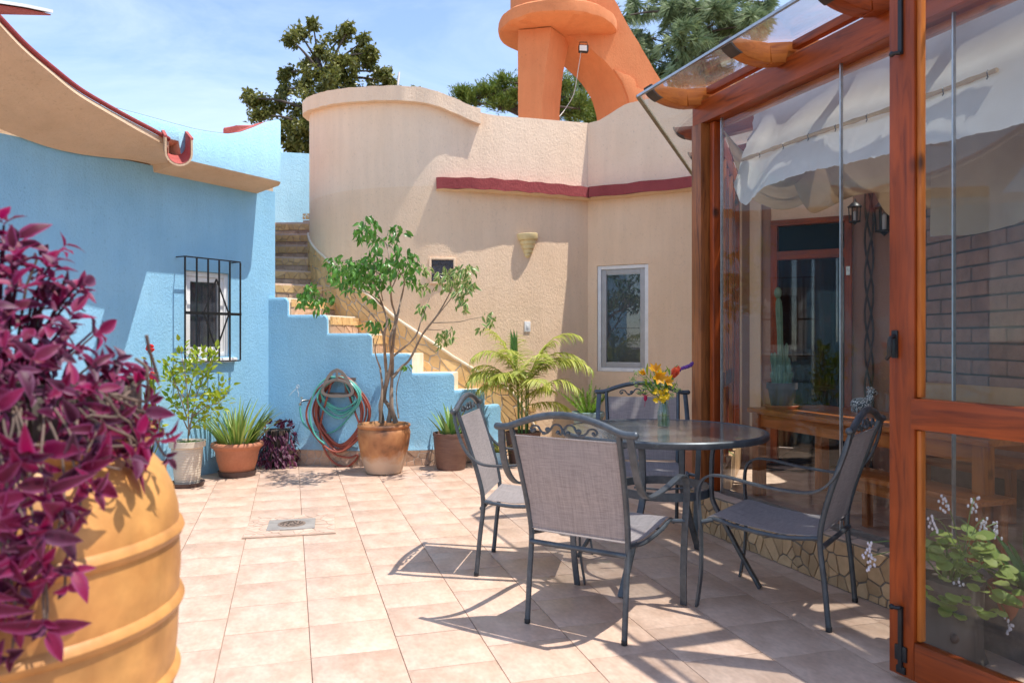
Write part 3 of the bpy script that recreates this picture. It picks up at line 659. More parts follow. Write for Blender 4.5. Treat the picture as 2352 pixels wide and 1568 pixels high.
mb = MB(); mb.tube([p + V((0, 0, .022)) + V((BN.x, BN.y, 0)) * .004 for p in O_], .02, 8); mb.build('eave_edge', M['red'], bh, 60)
# rain spout: U-shaped trough, red inside
c0, _ = bw(398, .20); c1, _ = bw(411, .86)
ax = (c1 - c0).normalized(); sd = V((ax.y, -ax.x)); zb = H + (HZ - 352) / F * c1.y
def uprof(r, t0): return [(math.cos(a) * r, math.sin(a) * r) for a in [math.pi * (1 + k / 10) for k in range(11)]]
def spp(c, w_, z): return V((c.x + sd.x * w_, c.y + sd.y * w_, z))
po = [(-.108, .12)] + uprof(.108, 0) + [(.108, .12)]; pi_ = [(-.092, .12)] + [(a * .852, b_ * .852) for a, b_ in uprof(.108, 0)] + [(.092, .12)]
mb = MB(); n2 = len(po)
for c, dz in ((c0, .26), (c1, 0)): mb.v += [spp(c, a, zb + b_ + dz) for a, b_ in po] + [spp(c, a, zb + b_ + dz) for a, b_ in pi_]
q = 2 * n2
mb.f = [(i, i + 1, q + i + 1, q + i) for i in range(n2 - 1)] + [(q + i, q + i + 1, q + n2 + i + 1, q + n2 + i) for i in range(n2 - 1)]
sp_ = mb.build('rain_spout', M['soffit'], bh, 50)
mb = MB()
for c, dz in ((c0, .26), (c1 - ax * .004, 0)): mb.v += [spp(c, a * .97, zb + b_ * .97 + dz + .002) for a, b_ in pi_]
mb.f = [(i, i + 1, n2 + i + 1, n2 + i) for i in range(n2 - 1)]
for sgn in (-1, 1):
    mb.prism([spp(c0, sgn * .1 - .012, zb + .121 + .26), spp(c0, sgn * .1 + .012, zb + .121 + .26), spp(c1, sgn * .1 + .012, zb + .121), spp(c1, sgn * .1 - .012, zb + .121)], (0, 0, .018))
mb.build('trough_lining', M['redlight'], sp_, 50)
# wedge of a neighbouring awning, upper left
aw = thing('awning', 'white and red awning corner poking into the sky at the upper left', 'awning', D(40, 10, 4.6))
A_ = [D(122, 30, 4.6), D(60, 17, 4.5), D(-40, 2, 4.3), D(-260, -40, 3.9), D(-420, -20, 5.0), D(-60, 27, 5.3)]
MB().prism(A_, (0, 0, .018)).build('top_sheet', M['white'], aw, 0)
MB().prism([p + V((-.02, .01, -.012)) for p in A_], (0, 0, .009)).build('underside', M['redlight'], aw, 0)

# ------------------------------------------------------------------ tan house: curved wall
TC = [(-1.85, 11.93), (-2.476, 11.31), (-2.705, 10.455), (-2.476, 9.60), (-1.85, 8.98), (-1.0, 8.745), (-.35, 8.85), (.3, 9.09), (.93, 9.40)]
tcz = [4.62, 4.58, 4.48, 4.34, 4.25, 4.17, 3.955, 3.955, 3.99]
TW = catmull([(x, y, z) for (x, y), z in zip(TC, tcz)], 14)
TS_ = [0.0]
for a, b_ in zip(TW, TW[1:]): TS_.append(TS_[-1] + (V((b_.x, b_.y)) - V((a.x, a.y))).length)
TLEN = TS_[-1]
def tp(s):
    s = min(max(s, 0), TLEN)
    for i in range(len(TS_) - 1):
        if s <= TS_[i + 1] + 1e-9:
            t = (s - TS_[i]) / (TS_[i + 1] - TS_[i]); p = TW[i].lerp(TW[i + 1], t)
            i0, i1 = max(i - 1, 0), min(i + 2, len(TW) - 1); d = V((TW[i1].x - TW[i0].x, TW[i1].y - TW[i0].y)).normalized(); return p, d, V((d.y, -d.x))
def ts_at_x(col):                       # arc position seen at photo column col
    k = (col - CX) / F; best = None
    for i in range(400):
        s = TLEN * (.30 + .70 * i / 399); p, d, n = tp(s); e = abs(p.x / p.y - k)
        if best is None or e < best[0]: best = (e, s)
    return best[1]
def tw(s, o, z): p, d, n = tp(s); return V((p.x + n.x * o, p.y + n.y * o, z))
th = thing('tan_house', 'tan stucco house with rounded wall, oxide red ledge and white window', 'house', (-.5, 9.2, 0))
NS = 150
def wallstrip(name, z0f, z1f, m, th_=.2, o=0.0, s0=0.0, s1=None, caps=True, par=None):
    s1 = TLEN if s1 is None else s1; mb = MB(); K = 4
    for i in range(NS + 1):
        s = lerp(s0, s1, i / NS); mb.v += [tw(s, o, z0f(s)), tw(s, o, z1f(s)), tw(s, o - th_, z1f(s)), tw(s, o - th_, z0f(s))]
    for i in range(NS):
        for a, b_ in ((0, 1), (1, 2), (2, 3)) + (((3, 0),) if caps else ()): mb.f.append((i * 4 + a, i * 4 + b_, i * 4 + 4 + b_, i * 4 + 4 + a))
    mb.f += [(0, 1, 2, 3), (NS * 4 + 3, NS * 4 + 2, NS * 4 + 1, NS * 4)]
    if 'cap' in name: mb.rough(.008, 7)
    return mb.build(name, m, par or th, 45)
LZ = 3.09
wallstrip('curved_wall', lambda s: 0, lambda s: LZ, M['tan'])
ztop = lambda s: tp(s)[0].z
wallstrip('curved_parapet', lambda s: LZ, ztop, M['pinktan'])
sc_end = ts_at_x(1101)
wallstrip('parapet_cap', lambda s: ztop(s) - .155 - .03 * max(0, 1 - s / 2.0), lambda s: ztop(s) + .012, M['pinktan'], .30, .085, 0.0, sc_end)
# straight wing on the right
RP = V((.93, 9.40)); RD = V((.867, -.498)); RN = V((-.498, -.867))
def rw(x, o=0.0):
    k = (x - CX) / F; a = RP + RN * o; u = (k * a.y - a.x) / (RD.x - k * RD.y); return a + RD * u, u
ua, ub = rw(1371)[1], rw(1489)[1]; da, db = rw(1772)[1], rw(1958)[1]; corner_u = rw(2100)[1]
wz = (.955, 2.235)
holed('wing_wall', RP, RD, corner_u + .3, 0, LZ, .22, [(ua, ub, wz[0], wz[1]), (da, db, 0.0, 2.62)], M['tan'], th, RN)
mb = MB(); tabr = [(0, 3.985), (.15, 4.0), (.284, 4.055), (.40, 4.11), (.507, 4.15), (.777, 4.165), (1.2, 4.15), (2.2, 4.12), (4.2, 4.1)]
for i in range(61):
    u = (corner_u + .3) * (i / 60) ** 1.5; z = interp(tabr, u); p = RP + RD * u; q = p - RN * .2; f_ = p + RN * .004
    mb.v += [V((f_.x, f_.y, LZ)), V((f_.x, f_.y, z)), V((q.x, q.y, z)), V((q.x, q.y, LZ))]
for i in range(60):
    for a, b_ in ((0, 1), (1, 2), (2, 3)): mb.f.append((i * 4 + a, i * 4 + b_, i * 4 + 4 + b_, i * 4 + 4 + a))
mb.build('wing_parapet', M['pinktan'], th, 45)
# oxide red ledge: follows the curve, turns the corner, runs along the wing
ls0 = ts_at_x(1003)
lp = []
for i in range(26): 
    s = lerp(ls0, TLEN - .05, i / 25); lp.append((tw(s, 0, 0), tw(s, lerp(.06, .15, min(1, i / 6)), 0)))
bis = (tp(TLEN)[2] + RN).normalized(); cpt = V((RP.x, RP.y, 0)); lp.append((cpt, cpt + V((bis.x, bis.y, 0)) * .2))
for i in range(1, 14): p = RP + RD * (.12 + i * .15); lp.append((V((p.x, p.y, 0)), V((p.x + RN.x * .15, p.y + RN.y * .15, 0))))
mb = MB(); m2 = MB()
for i, (a, b_) in enumerate(lp):
    wv = .006 * math.sin(i * 1.7); a2 = a - (b_ - a).normalized() * .03
    for (zz, p) in ((3.045 + wv, b_), (3.172 + wv, b_), (3.18, a2)): mb.v.append(V((p.x, p.y, zz)))
    for p in (b_ - (b_ - a) * .02, a2): m2.v.append(V((p.x, p.y, 3.043 + wv if p is not a2 else 3.03)))
n_ = len(lp)
for i in range(n_ - 1):
    mb.f += [(i * 3, i * 3 + 1, i * 3 + 4, i * 3 + 3), (i * 3 + 1, i * 3 + 2, i * 3 + 5, i * 3 + 4)]; m2.f.append((i * 2, i * 2 + 1, i * 2 + 3, i * 2 + 2))
mb.rough(.006, 9); mb.f.append((0, 1, 2)); lg = mb.build('ledge', M['red'], th, 30); m2.build('ledge_underside', M['tan'], lg, 50)
# wing window
uc = (ua + ub) / 2; wc = RP + RD * uc - RN * .035
window('window', th, (wc.x, wc.y, sum(wz) / 2), RD, RN, ub - ua - .004, wz[1] - wz[0] - .004, .045, .062, depth=.02)
# small square glass block on the curve
gs = ts_at_x(1017); p, d, n = tp(gs); zc = H + (HZ - 622) / F * p.y
c = V((p.x, p.y, zc)); ux = V((d.x, d.y, 0)); nn = V((n.x, n.y, 0))
mb = MB()
for a, b_, e, g in ((-.15, -.125, -.15, .15), (.125, .15, -.15, .15), (-.1245, .1245, -.15, -.125), (-.1245, .1245, .125, .15)):
    mb.prism([c + ux * x + V((0, 0, z)) - nn * .03 for x, z in ((a, e), (b_, e), (b_, g), (a, g))], nn * .045)
bx = mb.build('block_window', M['tan'], th, 30, .004)
MB().prism([c + ux * x + V((0, 0, z)) - nn * .02 for x, z in ((-.125, -.125), (.125, -.125), (.125, .125), (-.125, .125))], nn * .024).build('glass_block', M['blockglass'], bx, 0)
# roof deck behind the parapets
mb = MB(); far = RP + RD * (corner_u + .3)
mb.prism([(-1.6, 11.7, 3.6), (-2.2, 11.2, 3.6), (-2.45, 10.4, 3.6), (-2.25, 9.8, 3.6), (-1.7, 9.25, 3.6), (-1, 9.03, 3.6), (.2, 9.4, 3.6), (1.0, 9.7, 3.6), (far.x, far.y + .35, 3.6), (far.x + 1, 14, 3.6), (-1, 14, 3.6)], (0, 0, .1)); mb.build('roof', M['soffit'], th, 0)
# stair skirting of broken tile along the curve, with its cream lip
sk = [(708, 536), (714, 561), (747, 591), (780, 624), (813, 654), (846, 677), (879, 703), (912, 733), (978, 776), (1044, 822), (1110, 861), (1143, 878), (1180, 905)]
tabk = sorted((ts_at_x(x), H + (HZ - y) / F * tp(ts_at_x(x))[0].y) for x, y in sk)
tabk = [(tabk[0][0] - 1.6, tabk[0][1] + 1.1)] + tabk + [(TLEN - .7, tabk[-1][1] - .45)]
ks0, ks1 = tabk[0][0], TLEN - .72
zk = lambda s: interp(tabk, s)
skirt = wallstrip('stair_skirting', lambda s: max(0.0, zk(s) - .62), lambda s: zk(s), M['mosgrout'], .02, .012, ks0, ks1)
vis0 = ts_at_x(709)
mosaic(ks1 - vis0, .56, .115, lambda u, v, d_: tw(vis0 + u, .012 + d_, max(.0, zk(vis0 + u) - .565) + v), M['mosaic'], skirt, random.Random(11), gap=.007, th=.008)
mb = MB(); mb.tube([tw(lerp(ks0, ks1, i / 120), .012, zk(lerp(ks0, ks1, i / 120)) + .004) for i in range(121)], .017, 8); mb.build('lip', M['cream'], skirt, 60)

# ------------------------------------------------------------------ staircase
SB = [(605, 1063), (700, 1066.2), (800, 1069.3), (900, 1069.5), (1000, 1066.2), (1085, 1058.5), (1150, 1046), (1195, 1030)]
SP = catmull([(FL(x, y).x, FL(x, y).y, 0) for x, y in SB], 16)
SL = [0.0]
for a, b_ in zip(SP, SP[1:]): SL.append(SL[-1] + (b_ - a).length)
SLEN = SL[-1]
def spt(s):
    s = min(max(s, 0), SLEN)
    for i in range(len(SL) - 1):
        if s <= SL[i + 1] + 1e-9:
            t = (s - SL[i]) / (SL[i + 1] - SL[i]); d = (SP[min(i + 2, len(SP) - 1)] - SP[max(i - 1, 0)]).normalized(); return SP[i].lerp(SP[i + 1], t), d, V((d.y, -d.x, 0))
def ss_at_x(col):
    k = (col - CX) / F; return min((abs(spt(SLEN * i / 600)[0].x / spt(SLEN * i / 600)[0].y - k), SLEN * i / 600) for i in range(601))[1]
st = thing('staircase', 'curved outdoor staircase with blue side wall and broken tile risers', 'staircase', (-1.6, 8.4, 0))
edge_x = [660, 751, 853, 947, 1044, 1113, 1150, 1174, 1194]
ZS = [1.8, 1.61, 1.41, 1.195, .985, .79, .60, .40, .20]
eds = [ss_at_x(x) for x in edge_x]
def side_z(s):
    for k, e in enumerate(eds):
        if s <= e:
            r_ = .055; zn = ZS[k + 1] if k + 1 < len(ZS) else 0.02
            if s > e - r_: return max(zn, ZS[k] - r_ + math.sqrt(max(0, r_ * r_ - (s - e + r_) ** 2)))
            return ZS[k]
    return .02
mb = MB(); cols = sorted(set([SLEN * i / 500 for i in range(501)] + [e + q for e in eds for q in (-.0001, .0001, -.002, -.006, -.012)])); cols = [c_ for c_ in cols if 0 <= c_ <= SLEN]
for s in cols:
    p, d, n = spt(s); z = side_z(s); fl_ = .012 + .03 * math.exp(-((0.22 - 0) / .1) ** 2)
    zl = [.165, .19, .25] ; offs = [.022, .012, .0]
    row = [p + n * o + V((0, 0, min(zz, z - .004))) for zz, o in zip(zl, offs)]
    row += [p + V((0, 0, max(.255, z - .04))), p + V((0, 0, max(.26, z - .012))), p - n * .010 + V((0, 0, max(.27, z))), p - n * .07 + V((0, 0, max(.27, z)))]
    row = [p + V((0, 0, 0))] + [p + V((0, 0, .16))] + row
    mb.v += row
K = 9
for i in range(len(cols) - 1):
    for a in range(K - 1): mb.f.append((i * K + a, i * K + a + 1, i * K + K + a + 1, i * K + K + a))
mb.build('side_wall', M['blue'], st, 40)
# steps: lower flight between side wall and curved wall
tback = [(-2.25, 9.42), (-2.07, 9.22), (-1.76, 8.98), (-1.45, 8.84), (-.98, 8.75), (-.60, 8.78), (-.32, 8.86), (-.12, 8.93), (.05, 9.0), (.2, 9.05)]
rgm = random.Random(5)
def riser_mosaic(o, a, b_, z0, z1, out, vis=True):
    L_ = (b_ - a).length; d = (b_ - a).normalized()
    if not vis: return
    hh = z1 - z0 - .012
    mosaic(L_, hh * .46, .075, lambda u, v, t: V((a.x + d.x * u + out.x * (t + .002), a.y + d.y * u + out.y * (t + .002), z0 + v)), M['mosaicpink'], o, rgm, .004, .006, 1.5)
    mosaic(L_, hh * .5, .062, lambda u, v, t: V((a.x + d.x * u + out.x * (t + .012), a.y + d.y * u + out.y * (t + .012), z0 + hh * .5 + v)), M['mosaic'], o, rgm, .004, .006, 1.35)
for k, z in enumerate(ZS):
    f0 = eds[k - 1] if k else 0.0; f1 = eds[k]
    pts = [spt(lerp(f0, f1, i / 6))[0] - spt(lerp(f0, f1, i / 6))[2] * .03 for i in range(7)]
    b0, b1 = V((*tback[k], 0)), V((*tback[k + 1], 0))
    out = (pts[-1] - b1); nrm = V((-out.y, out.x, 0)).normalized()
    if nrm.x < 0: nrm = -nrm
    back_in = V((.0, .18, 0))
    poly = pts + [b1 + back_in, b0 + back_in]
    mb = MB(); mb.prism([p + V((0, 0, .0)) for p in poly], (0, 0, z - .004 - .0005 * k)); so = mb.build('step', M['cream'], st, 30, .012)
    zn = ZS[k + 1] if k + 1 < len(ZS) else 0
    riser_mosaic(so, b1 + back_in * .3, pts[-1] - (pts[-1] - b1).normalized() * .02, zn, z - .006, nrm, k < 3)
# upper flight, climbing away behind the house corner
ups = [(2.0, (-2.765, 8.96), (-2.28, 9.34)), (2.2, (-2.91, 9.44), (-2.45, 9.72)), (2.4, (-3.03, 9.83), (-2.58, 9.93)), (2.6, (-3.16, 10.27), (-2.62, 10.27)), (2.8, (-3.28, 10.65), (-2.66, 10.62)), (3.0, (-3.37, 10.95), (-2.64, 10.90)), (3.2, (-2.95, 11.25), (-2.5, 11.2))]
for k, (z, a, b_) in enumerate(ups):
    a, b_ = V((*a, 0)), V((*b_, 0)); d = (b_ - a).normalized(); out = V((d.y, -d.x, 0))
    a2 = a - d * (.7 if k < 6 else 0.0); b2 = b_ + d * .18; dep = .62
    poly = [a2, b2, b2 - out * dep, a2 - out * dep]
    mb = MB(); mb.prism([p + V((0, 0, 1.2 + .002 * k)) for p in poly], (0, 0, z - 1.2 - .004 * k * .1)); so = mb.build('step', M['cream'] if k == 6 else M['mosaicpale'], st, 30, .012)
    riser_mosaic(so, a - d * .12, b_ + d * .05, z - .2, z - .006, out)
# back landing wall, pale blue in full sun
bwl = thing('landing_wall', 'pale blue wall closing the top of the stairs', 'wall', (-3.4, 11.8, 0))
MB().prism([(-4.6, 11.35, 0), (-1.9, 12.05, 0), (-1.95, 12.25, 0), (-4.65, 11.55, 0)], (0, 0, H + (HZ - 353) / F * 11.75)).build('wall', M['paleblue'], bwl, 30, .02)
# skirting of broken tile at the foot of the side wall
ss0, ss1 = ss_at_x(640), ss_at_x(1112)
m_ = MB()
for i in range(121):
    s = lerp(ss0 - .1, ss1, i / 120); p, d, n = spt(s); m_.v += [p + n * .018, p + n * .018 + V((0, 0, .165)), p + n * .0 + V((0, 0, .168))]
for i in range(120):
    for a in (0, 1): m_.f.append((i * 3 + a, i * 3 + a + 1, i * 3 + 4 + a, i * 3 + 3 + a))
bs = m_.build('base_skirting', M['mosgrout'], st, 40)
def smap(u, v, t): p, d, n = spt(ss0 + u); return p + n * (.018 + t) + V((0, 0, v + .002))
mosaic(ss1 - ss0, .158, .082, smap, M['mosaicpink'], bs, random.Random(21), .004, .006)

# ------------------------------------------------------------------ orange tower with flying buttress behind the parapet
ot = thing('orange_tower', 'orange stucco chimney tower with round ledge, pillar and curved flying buttress', 'tower', (1.0, 12.3, 3.0))
YT = 12.0
def T(x, y, Y=YT): return D(x, y, Y)
# pillar
P1 = [T(1190, 300), T(1243, 300), T(1243, 90), T(1190, 90)]
def pill(z, t):
    fl_ = .05 * math.sin(math.pi * min(1, max(0, t))) 
    return z
mb = MB(); rows = []
for i in range(13):
    t = i / 12; y = lerp(320, 62, t); z = T(0, y).z
    xr = interp([(0, 1285), (.35, 1285), (.55, 1288), (.75, 1296), (.9, 1303), (1, 1308)], t); xm = interp([(0, 1246), (.4, 1246), (.7, 1256), (1, 1266)], t)
    a = T(1190, y).x; b_ = D(xm, y, YT).x; c_ = D(xr, y, YT + .55).x
    rows.append([V((a, YT + .12, z)), V((b_, YT, z)), V((c_, YT + .55, z)), V((a + .1, YT + .75, z))])
mb.v = [p for r_ in rows for p in r_]
for i in range(12):
    for k in range(4): mb.f.append((i * 4 + k, i * 4 + (k + 1) % 4, i * 4 + 4 + (k + 1) % 4, i * 4 + 4 + k))
mb.rough(.012, 4); mb.build('pillar', M['orange'], ot, 25)
# round ledge disc and drum
cc = T(1280, 85, YT + .45); rx = .96; zt = T(0, 82, YT + .45).z
mb = MB(); mb.lathe([(.0, -.02), (.90, 0), (.945, .03), (.955, .10), (.95, .19), (.90, .225), (.6, .235), (0, .235)], 110, (cc.x, cc.y, zt - .02), False, False); mb.rough(.013, 5); mb.build('round_ledge', M['orange'], ot, 35)
mb = MB(); mb.lathe([(.62, 0), (.615, .3), (.60, 1.6), (.5, 2.4), (.0, 2.6)], 80, (cc.x - .14, cc.y, zt + .21), False, False); mb.rough(.01, 4); mb.build('drum', M['orange'], ot, 35)
# flying buttress: outer curve and inner arch, thick in depth
oc = [(1330, -160), (1375, -60), (1412, 0), (1437, 48), (1462, 90), (1490, 140), (1520, 190), (1560, 245), (1600, 300), (1640, 350)]
ic = [(1294, 78), (1322, 92), (1352, 110), (1382, 134), (1406, 160), (1425, 190), (1437, 222), (1444, 255), (1448, 300), (1450, 350)]
O_ = catmull([D(x, y, YT + .35) for x, y in oc], 4); I_ = catmull([D(x, y, YT + .35) for x, y in ic], 4); n_ = len(O_)
dv = V((-.42, .72, 0))          # the arch runs back to the left, so its intrados is broad
mb = MB(); mb.v = O_ + I_ + [p + V((.05, .72, 0)) for p in O_] + [p + dv for p in I_]
for i in range(n_ - 1): mb.f += [(i, i + 1, n_ + i + 1, n_ + i), (i, 2 * n_ + i, 2 * n_ + i + 1, i + 1), (n_ + i, n_ + i + 1, 3 * n_ + i + 1, 3 * n_ + i), (2 * n_ + i, 3 * n_ + i, 3 * n_ + i + 1, 2 * n_ + i + 1)]
mb.f += [(0, n_, 3 * n_, 2 * n_), (n_ - 1, 3 * n_ - 1, 4 * n_ - 1, 2 * n_ - 1)]
mb.rough(.012, 4); mb.build('buttress', M['orange'], ot, 40)
# stepped moulding on the buttress flank
stp = [(1382, 162), (1445, 175), (1458, 186), (1461, 203), (1506, 216), (1510, 250), (1556, 262), (1560, 300), (1600, 310), (1600, 360), (1452, 360), (1449, 262), (1441, 222), (1428, 190), (1408, 160)]
mb = MB(); mb.prism([D(x, y, YT + .345) for x, y in [(1432, 172)] + stp[1:]], (0, .1, 0)); mb.v = [v + V((0, -.045, 0)) for v in mb.v]; mb.build('stepped_moulding', M['orange'], ot, 30, .015)
# floodlight under the arch
fl = D(1340, 113, YT + .18); fd = thing('floodlight', 'small black floodlight hanging under the orange arch', 'floodlight', fl)
mb = MB(); mb.box(fl, (.075, .04, .055), R(8)); mb.build('housing', M['black'], fd, 30, .008)
mb = MB(); q = fl + V((-.006, -.043, 0)); mb.box(q, (.06, .004, .042), R(8)); mb.build('lens', M['white'], fd, 0)
mb = MB(); mb.bar([fl + V((-.07, 0, .03)), fl + V((-.06, .02, .115)), fl + V((.06, .02, .115)), fl + V((.07, 0, .03))], (0, 1, 0), .018, .008); mb.build('bracket', M['black'], fd, 0)
cb = catmull([fl + V((-.04, 0, -.05)), D(1328, 160, YT + .15), D(1318, 215, YT + .1), D(1300, 248, YT), D(1285, 268, YT - .6)], 6)
tag(MB().tube(cb, .006, 5).build('cable', mat('white_cable', (.6, .55, .5), None, .6), None), 'thin pale cable hanging from the floodlight under the orange arch', 'cable')
# ------------------------------------------------------------------ glazed pavilion on the right
G0 = V((1.28, 5.55)); G = V((.334, -.943)); GM = V((.943, .334))       # kerb outer face, run towards the camera, inward
pv = thing('glass_pavilion', 'red varnished timber pavilion with frameless glass walls and glass roof', 'pavilion', (1.5, 5.4, 0))
def gp(s, o, z=0.0): q = G0 + G * s + GM * o; return V((q.x, q.y, z))
gl_o = .13
def g_at(x, o):                        # run position seen at photo column x on the plane set in by o
    k = (x - CX) / F; a = G0 + GM * o; return (k * a.y - a.x) / (G.x - k * G.y)
# kerb
KL = 3.2
mb = MB(); mb.prism([gp(-.06, .012), gp(KL, .012), gp(KL, .26), gp(-.06, .26)], (0, 0, .268)); kerb = mb.build('kerb', M['darkgrout'], pv, 0)
mosaic(2.25, .262, .082, lambda u, v, t: gp(-.06 + u, .012 - t, v + .002), M['curbtile'], kerb, random.Random(33), .0045, .008)
mosaic(2.25, .10, .09, lambda u, v, t: gp(-.06 + u, .014 + v, .268 + t), M['mosaicpale'], kerb, random.Random(34), .003, .006, 1.6)
mosaic(.24, .262, .08, lambda u, v, t: gp(-.06 - t, .015 + u, v + .002), M['curbtile'], kerb, random.Random(35), .005, .006)
PA = gp(.0, gl_o)                      # corner post
S2 = V((.347, .938)); S2N = V((-.938, .347))
def sp2(t, o, z=0.0): return V((PA.x + S2.x * t + S2N.x * o, PA.y + S2.y * t + S2N.y * o, z))
ga = math.atan2(G.y, G.x)
def post(name, c, wd, dp, z0, z1, m, par=pv, rot=ga):
    return beam(name, (c.x, c.y, z0), (c.x, c.y, z1), dp, wd, m, par, up=(math.cos(rot), math.sin(rot), 0))
post('corner_post', PA + V((0, 0, 0)), .12, .14, .275, 2.905, M['woodold'])
q = gp(.115, gl_o + .02); post('inner_post', q, .055, .07, .275, 2.90, M['wood'])
beam('header', gp(-.07, gl_o, 2.985), gp(3.3, gl_o, 2.985), .115, .16, M['wood'], pv)
beam('header_trim', gp(.07, gl_o + .075, 2.895), gp(3.3, gl_o + .075, 2.895), .04, .05, M['tablewood'], pv)
beam('sun_block_board', gp(.07, gl_o + .215, 3.03), gp(3.3, gl_o + .215, 3.03), .30, .025, M['wood'], pv)  # board added to block sun slipping between header and cloth
beam('side_header', sp2(.04, 0, 2.99), sp2(3.0, 0, 2.99), .11, .17, M['wood'], pv)
beam('side_sill', sp2(.1, 0, .15), sp2(3.0, 0, .15), .16, .28, M['curbtile'], pv)
for t in (.75, 1.5, 2.25, 2.95):
    post('side_post', sp2(t, 0), .085, .10, .27, 2.90, M['wood'], pv, math.atan2(S2.y, S2.x))
for t in (.42, 1.12, 1.85):
    post('side_mullion', sp2(t, -.03), .05, .06, .27, 2.90, M['woodlight'], pv, math.atan2(S2.y, S2.x))
for a_, b_ in ((.8, 1.45), (1.55, 2.2)): beam('side_rail', sp2(a_, -.02, 1.0), sp2(b_, -.02, 1.0), .06, .13, M['wood'], pv)
for a_, b_ in ((.06, .70), (.80, 1.45), (1.55, 2.2), (2.3, 2.9)):
    MB().prism([sp2(a_, .012, .29), sp2(b_, .012, .29), sp2(b_, .012, 2.9), sp2(a_, .012, 2.9)], (S2N.x * -.008, S2N.y * -.008, 0)).build('side_pane', M['glass'], pv, 0)
# front panes, butted, with thin steel seams
seam = [g_at(1657, gl_o), g_at(1931, gl_o), g_at(2140, gl_o) + .12, 2.55, 3.2]
for a_, b_ in zip(seam, seam[1:]):
    MB().prism([gp(a_ + .004, gl_o, .272), gp(b_ - .004, gl_o, .272), gp(b_ - .004, gl_o, 2.91), gp(a_ + .004, gl_o, 2.91)], (GM.x * .009, GM.y * .009, 0)).build('front_pane', M['glass'], pv, 0)
for s_ in seam[:3]:
    mb = MB(); c = gp(s_, gl_o + .004); mb.box((c.x, c.y, 1.59), (.0042, .009, 1.315), ga); mb.build('steel_seam', M['steel'], pv, 0)
post('end_post', gp(3.27, gl_o), .12, .12, .02, 2.905, M['wood'])
# rafters with rounded, blackened ends that stick out under the roof edge
def rafter(base, dirv, out_, inn, zb=3.045, ht=.125, wd=.095, m=None):
    d = V((dirv[0], dirv[1], 0)); sdv = V((-d.y, d.x, 0))
    base = V((base.x, base.y, 0)); z = lambda t: zb + .17 * t          # slight fall to the eaves
    def prof(t0, t1, rounded):
        top = [base + d * t0 + V((0, 0, z(t0) + ht)), base + d * t1 + V((0, 0, z(t1) + ht))]
        bot = [base + d * t1 + V((0, 0, z(t1))), base + d * t0 + V((0, 0, z(t0)))]
        return top + bot
    o = []
    body = MB(); body.prism([p - sdv * wd / 2 for p in prof(-out_ + .16, inn, False)], sdv * wd)
    ob = beam('rafter', base + d * (-out_ + .30) + V((0, 0, z(-out_ + .3) + ht / 2)), base + d * inn + V((0, 0, z(inn) + ht / 2)), wd, ht, m or M['woodlight'], pv)
    pts = []
    for k in range(11):
        a = k / 10 * math.pi / 2; pts.append(base + d * (-out_ + .30 - .30 * math.sin(a) ** 1.0) + V((0, 0, z(-out_ + .3) + ht - ht * math.cos(a) * 1.0 - .0)))
    pts = [base + d * (-out_ + .30) + V((0, 0, z(-out_ + .30) + ht - .002))] + pts
    mb = MB(); mb.prism([p - sdv * (wd / 2 - .001) for p in pts], sdv * (wd - .002)); mb.build('rafter_end', m or M['woodlight'], pv, 35, .006)
    tipb = []
    for k in range(5, 11):
        a = k / 10 * math.pi / 2; tipb.append(base + d * (-out_ + .30 - .303 * math.sin(a)) + V((0, 0, z(-out_ + .3) + ht - (ht + .003) * math.cos(a))))
    tipb2 = [p + d * .014 + V((0, 0, .004)) for p in reversed(tipb)]
    mb = MB(); mb.prism([p - sdv * (wd / 2 + .002) for p in tipb + tipb2], sdv * (wd + .004)); mb.build('rafter_tip', M['wooddark'], pv, 35)
RS = [0.0, g_at(1812, gl_o), g_at(2046, gl_o), 2.55, 3.3]
for s_ in RS: rafter(gp(s_, gl_o), GM, .47, 2.9, m=M['woodlight'] if s_ < 1.6 else M['wood'])
for t in (.95, 1.9, 2.85): rafter(sp2(t, 0), -S2N, .36, 1.6, m=M['wood'])
ROO, RZ = .49, 3.178
def rz(o): return RZ + .17 * o
rr_ = [gp(s_, 0) for s_ in RS]
crn = gp(-.10, gl_o - ROO, 0)            # roof corner
def roof(pl, nm='roof_pane'):
    MB().prism(pl, (0, 0, .009)).build(nm, M['roofglass'], pv, 0)
prev = None
RS2 = [-.0] + RS[1:]
for a_, b_ in zip(RS2, RS2[1:]):
    roof([gp(a_ + .006, gl_o - ROO, rz(-ROO)), gp(b_ - .006, gl_o - ROO, rz(-ROO)), gp(b_ - .006, gl_o + 2.9, rz(2.9)), gp(a_ + .006, gl_o + 2.9, rz(2.9))])
zc = rz(-ROO); c2 = sp2(3.05, .40); far = sp2(3.05, -1.6)
roof([gp(-.006, gl_o - ROO, zc), gp(-.006, gl_o + .9, rz(.9)), V((far.x, far.y, rz(1.4))), V((c2.x, c2.y, zc)), V((crn.x, crn.y, zc))])
# weathered edge strips of the glass roof
mb = MB(); e0 = V((crn.x, crn.y, zc + .004)); e1 = gp(3.35, gl_o - ROO, zc + .004); mb.bar([e0, e1], (0, 0, 1), .016, .02); mb.build('roof_edge', M['steel'], pv, 0)
mb = MB(); mb.bar([e0, V((c2.x, c2.y, zc + .004))], (0, 0, 1), .018, .03); mb.build('roof_edge', mat('lichened_edge', (.35, .31, .22), (.2, .18, .12), .9, 20), pv, 0)
# blocking between rafters over the header
for a_, b_ in zip(RS, RS[1:]): beam('blocking', gp(a_ + .06, gl_o + .0, 3.14), gp(b_ - .06, gl_o + .0, 3.14), .05, .05, M['wood'], pv)

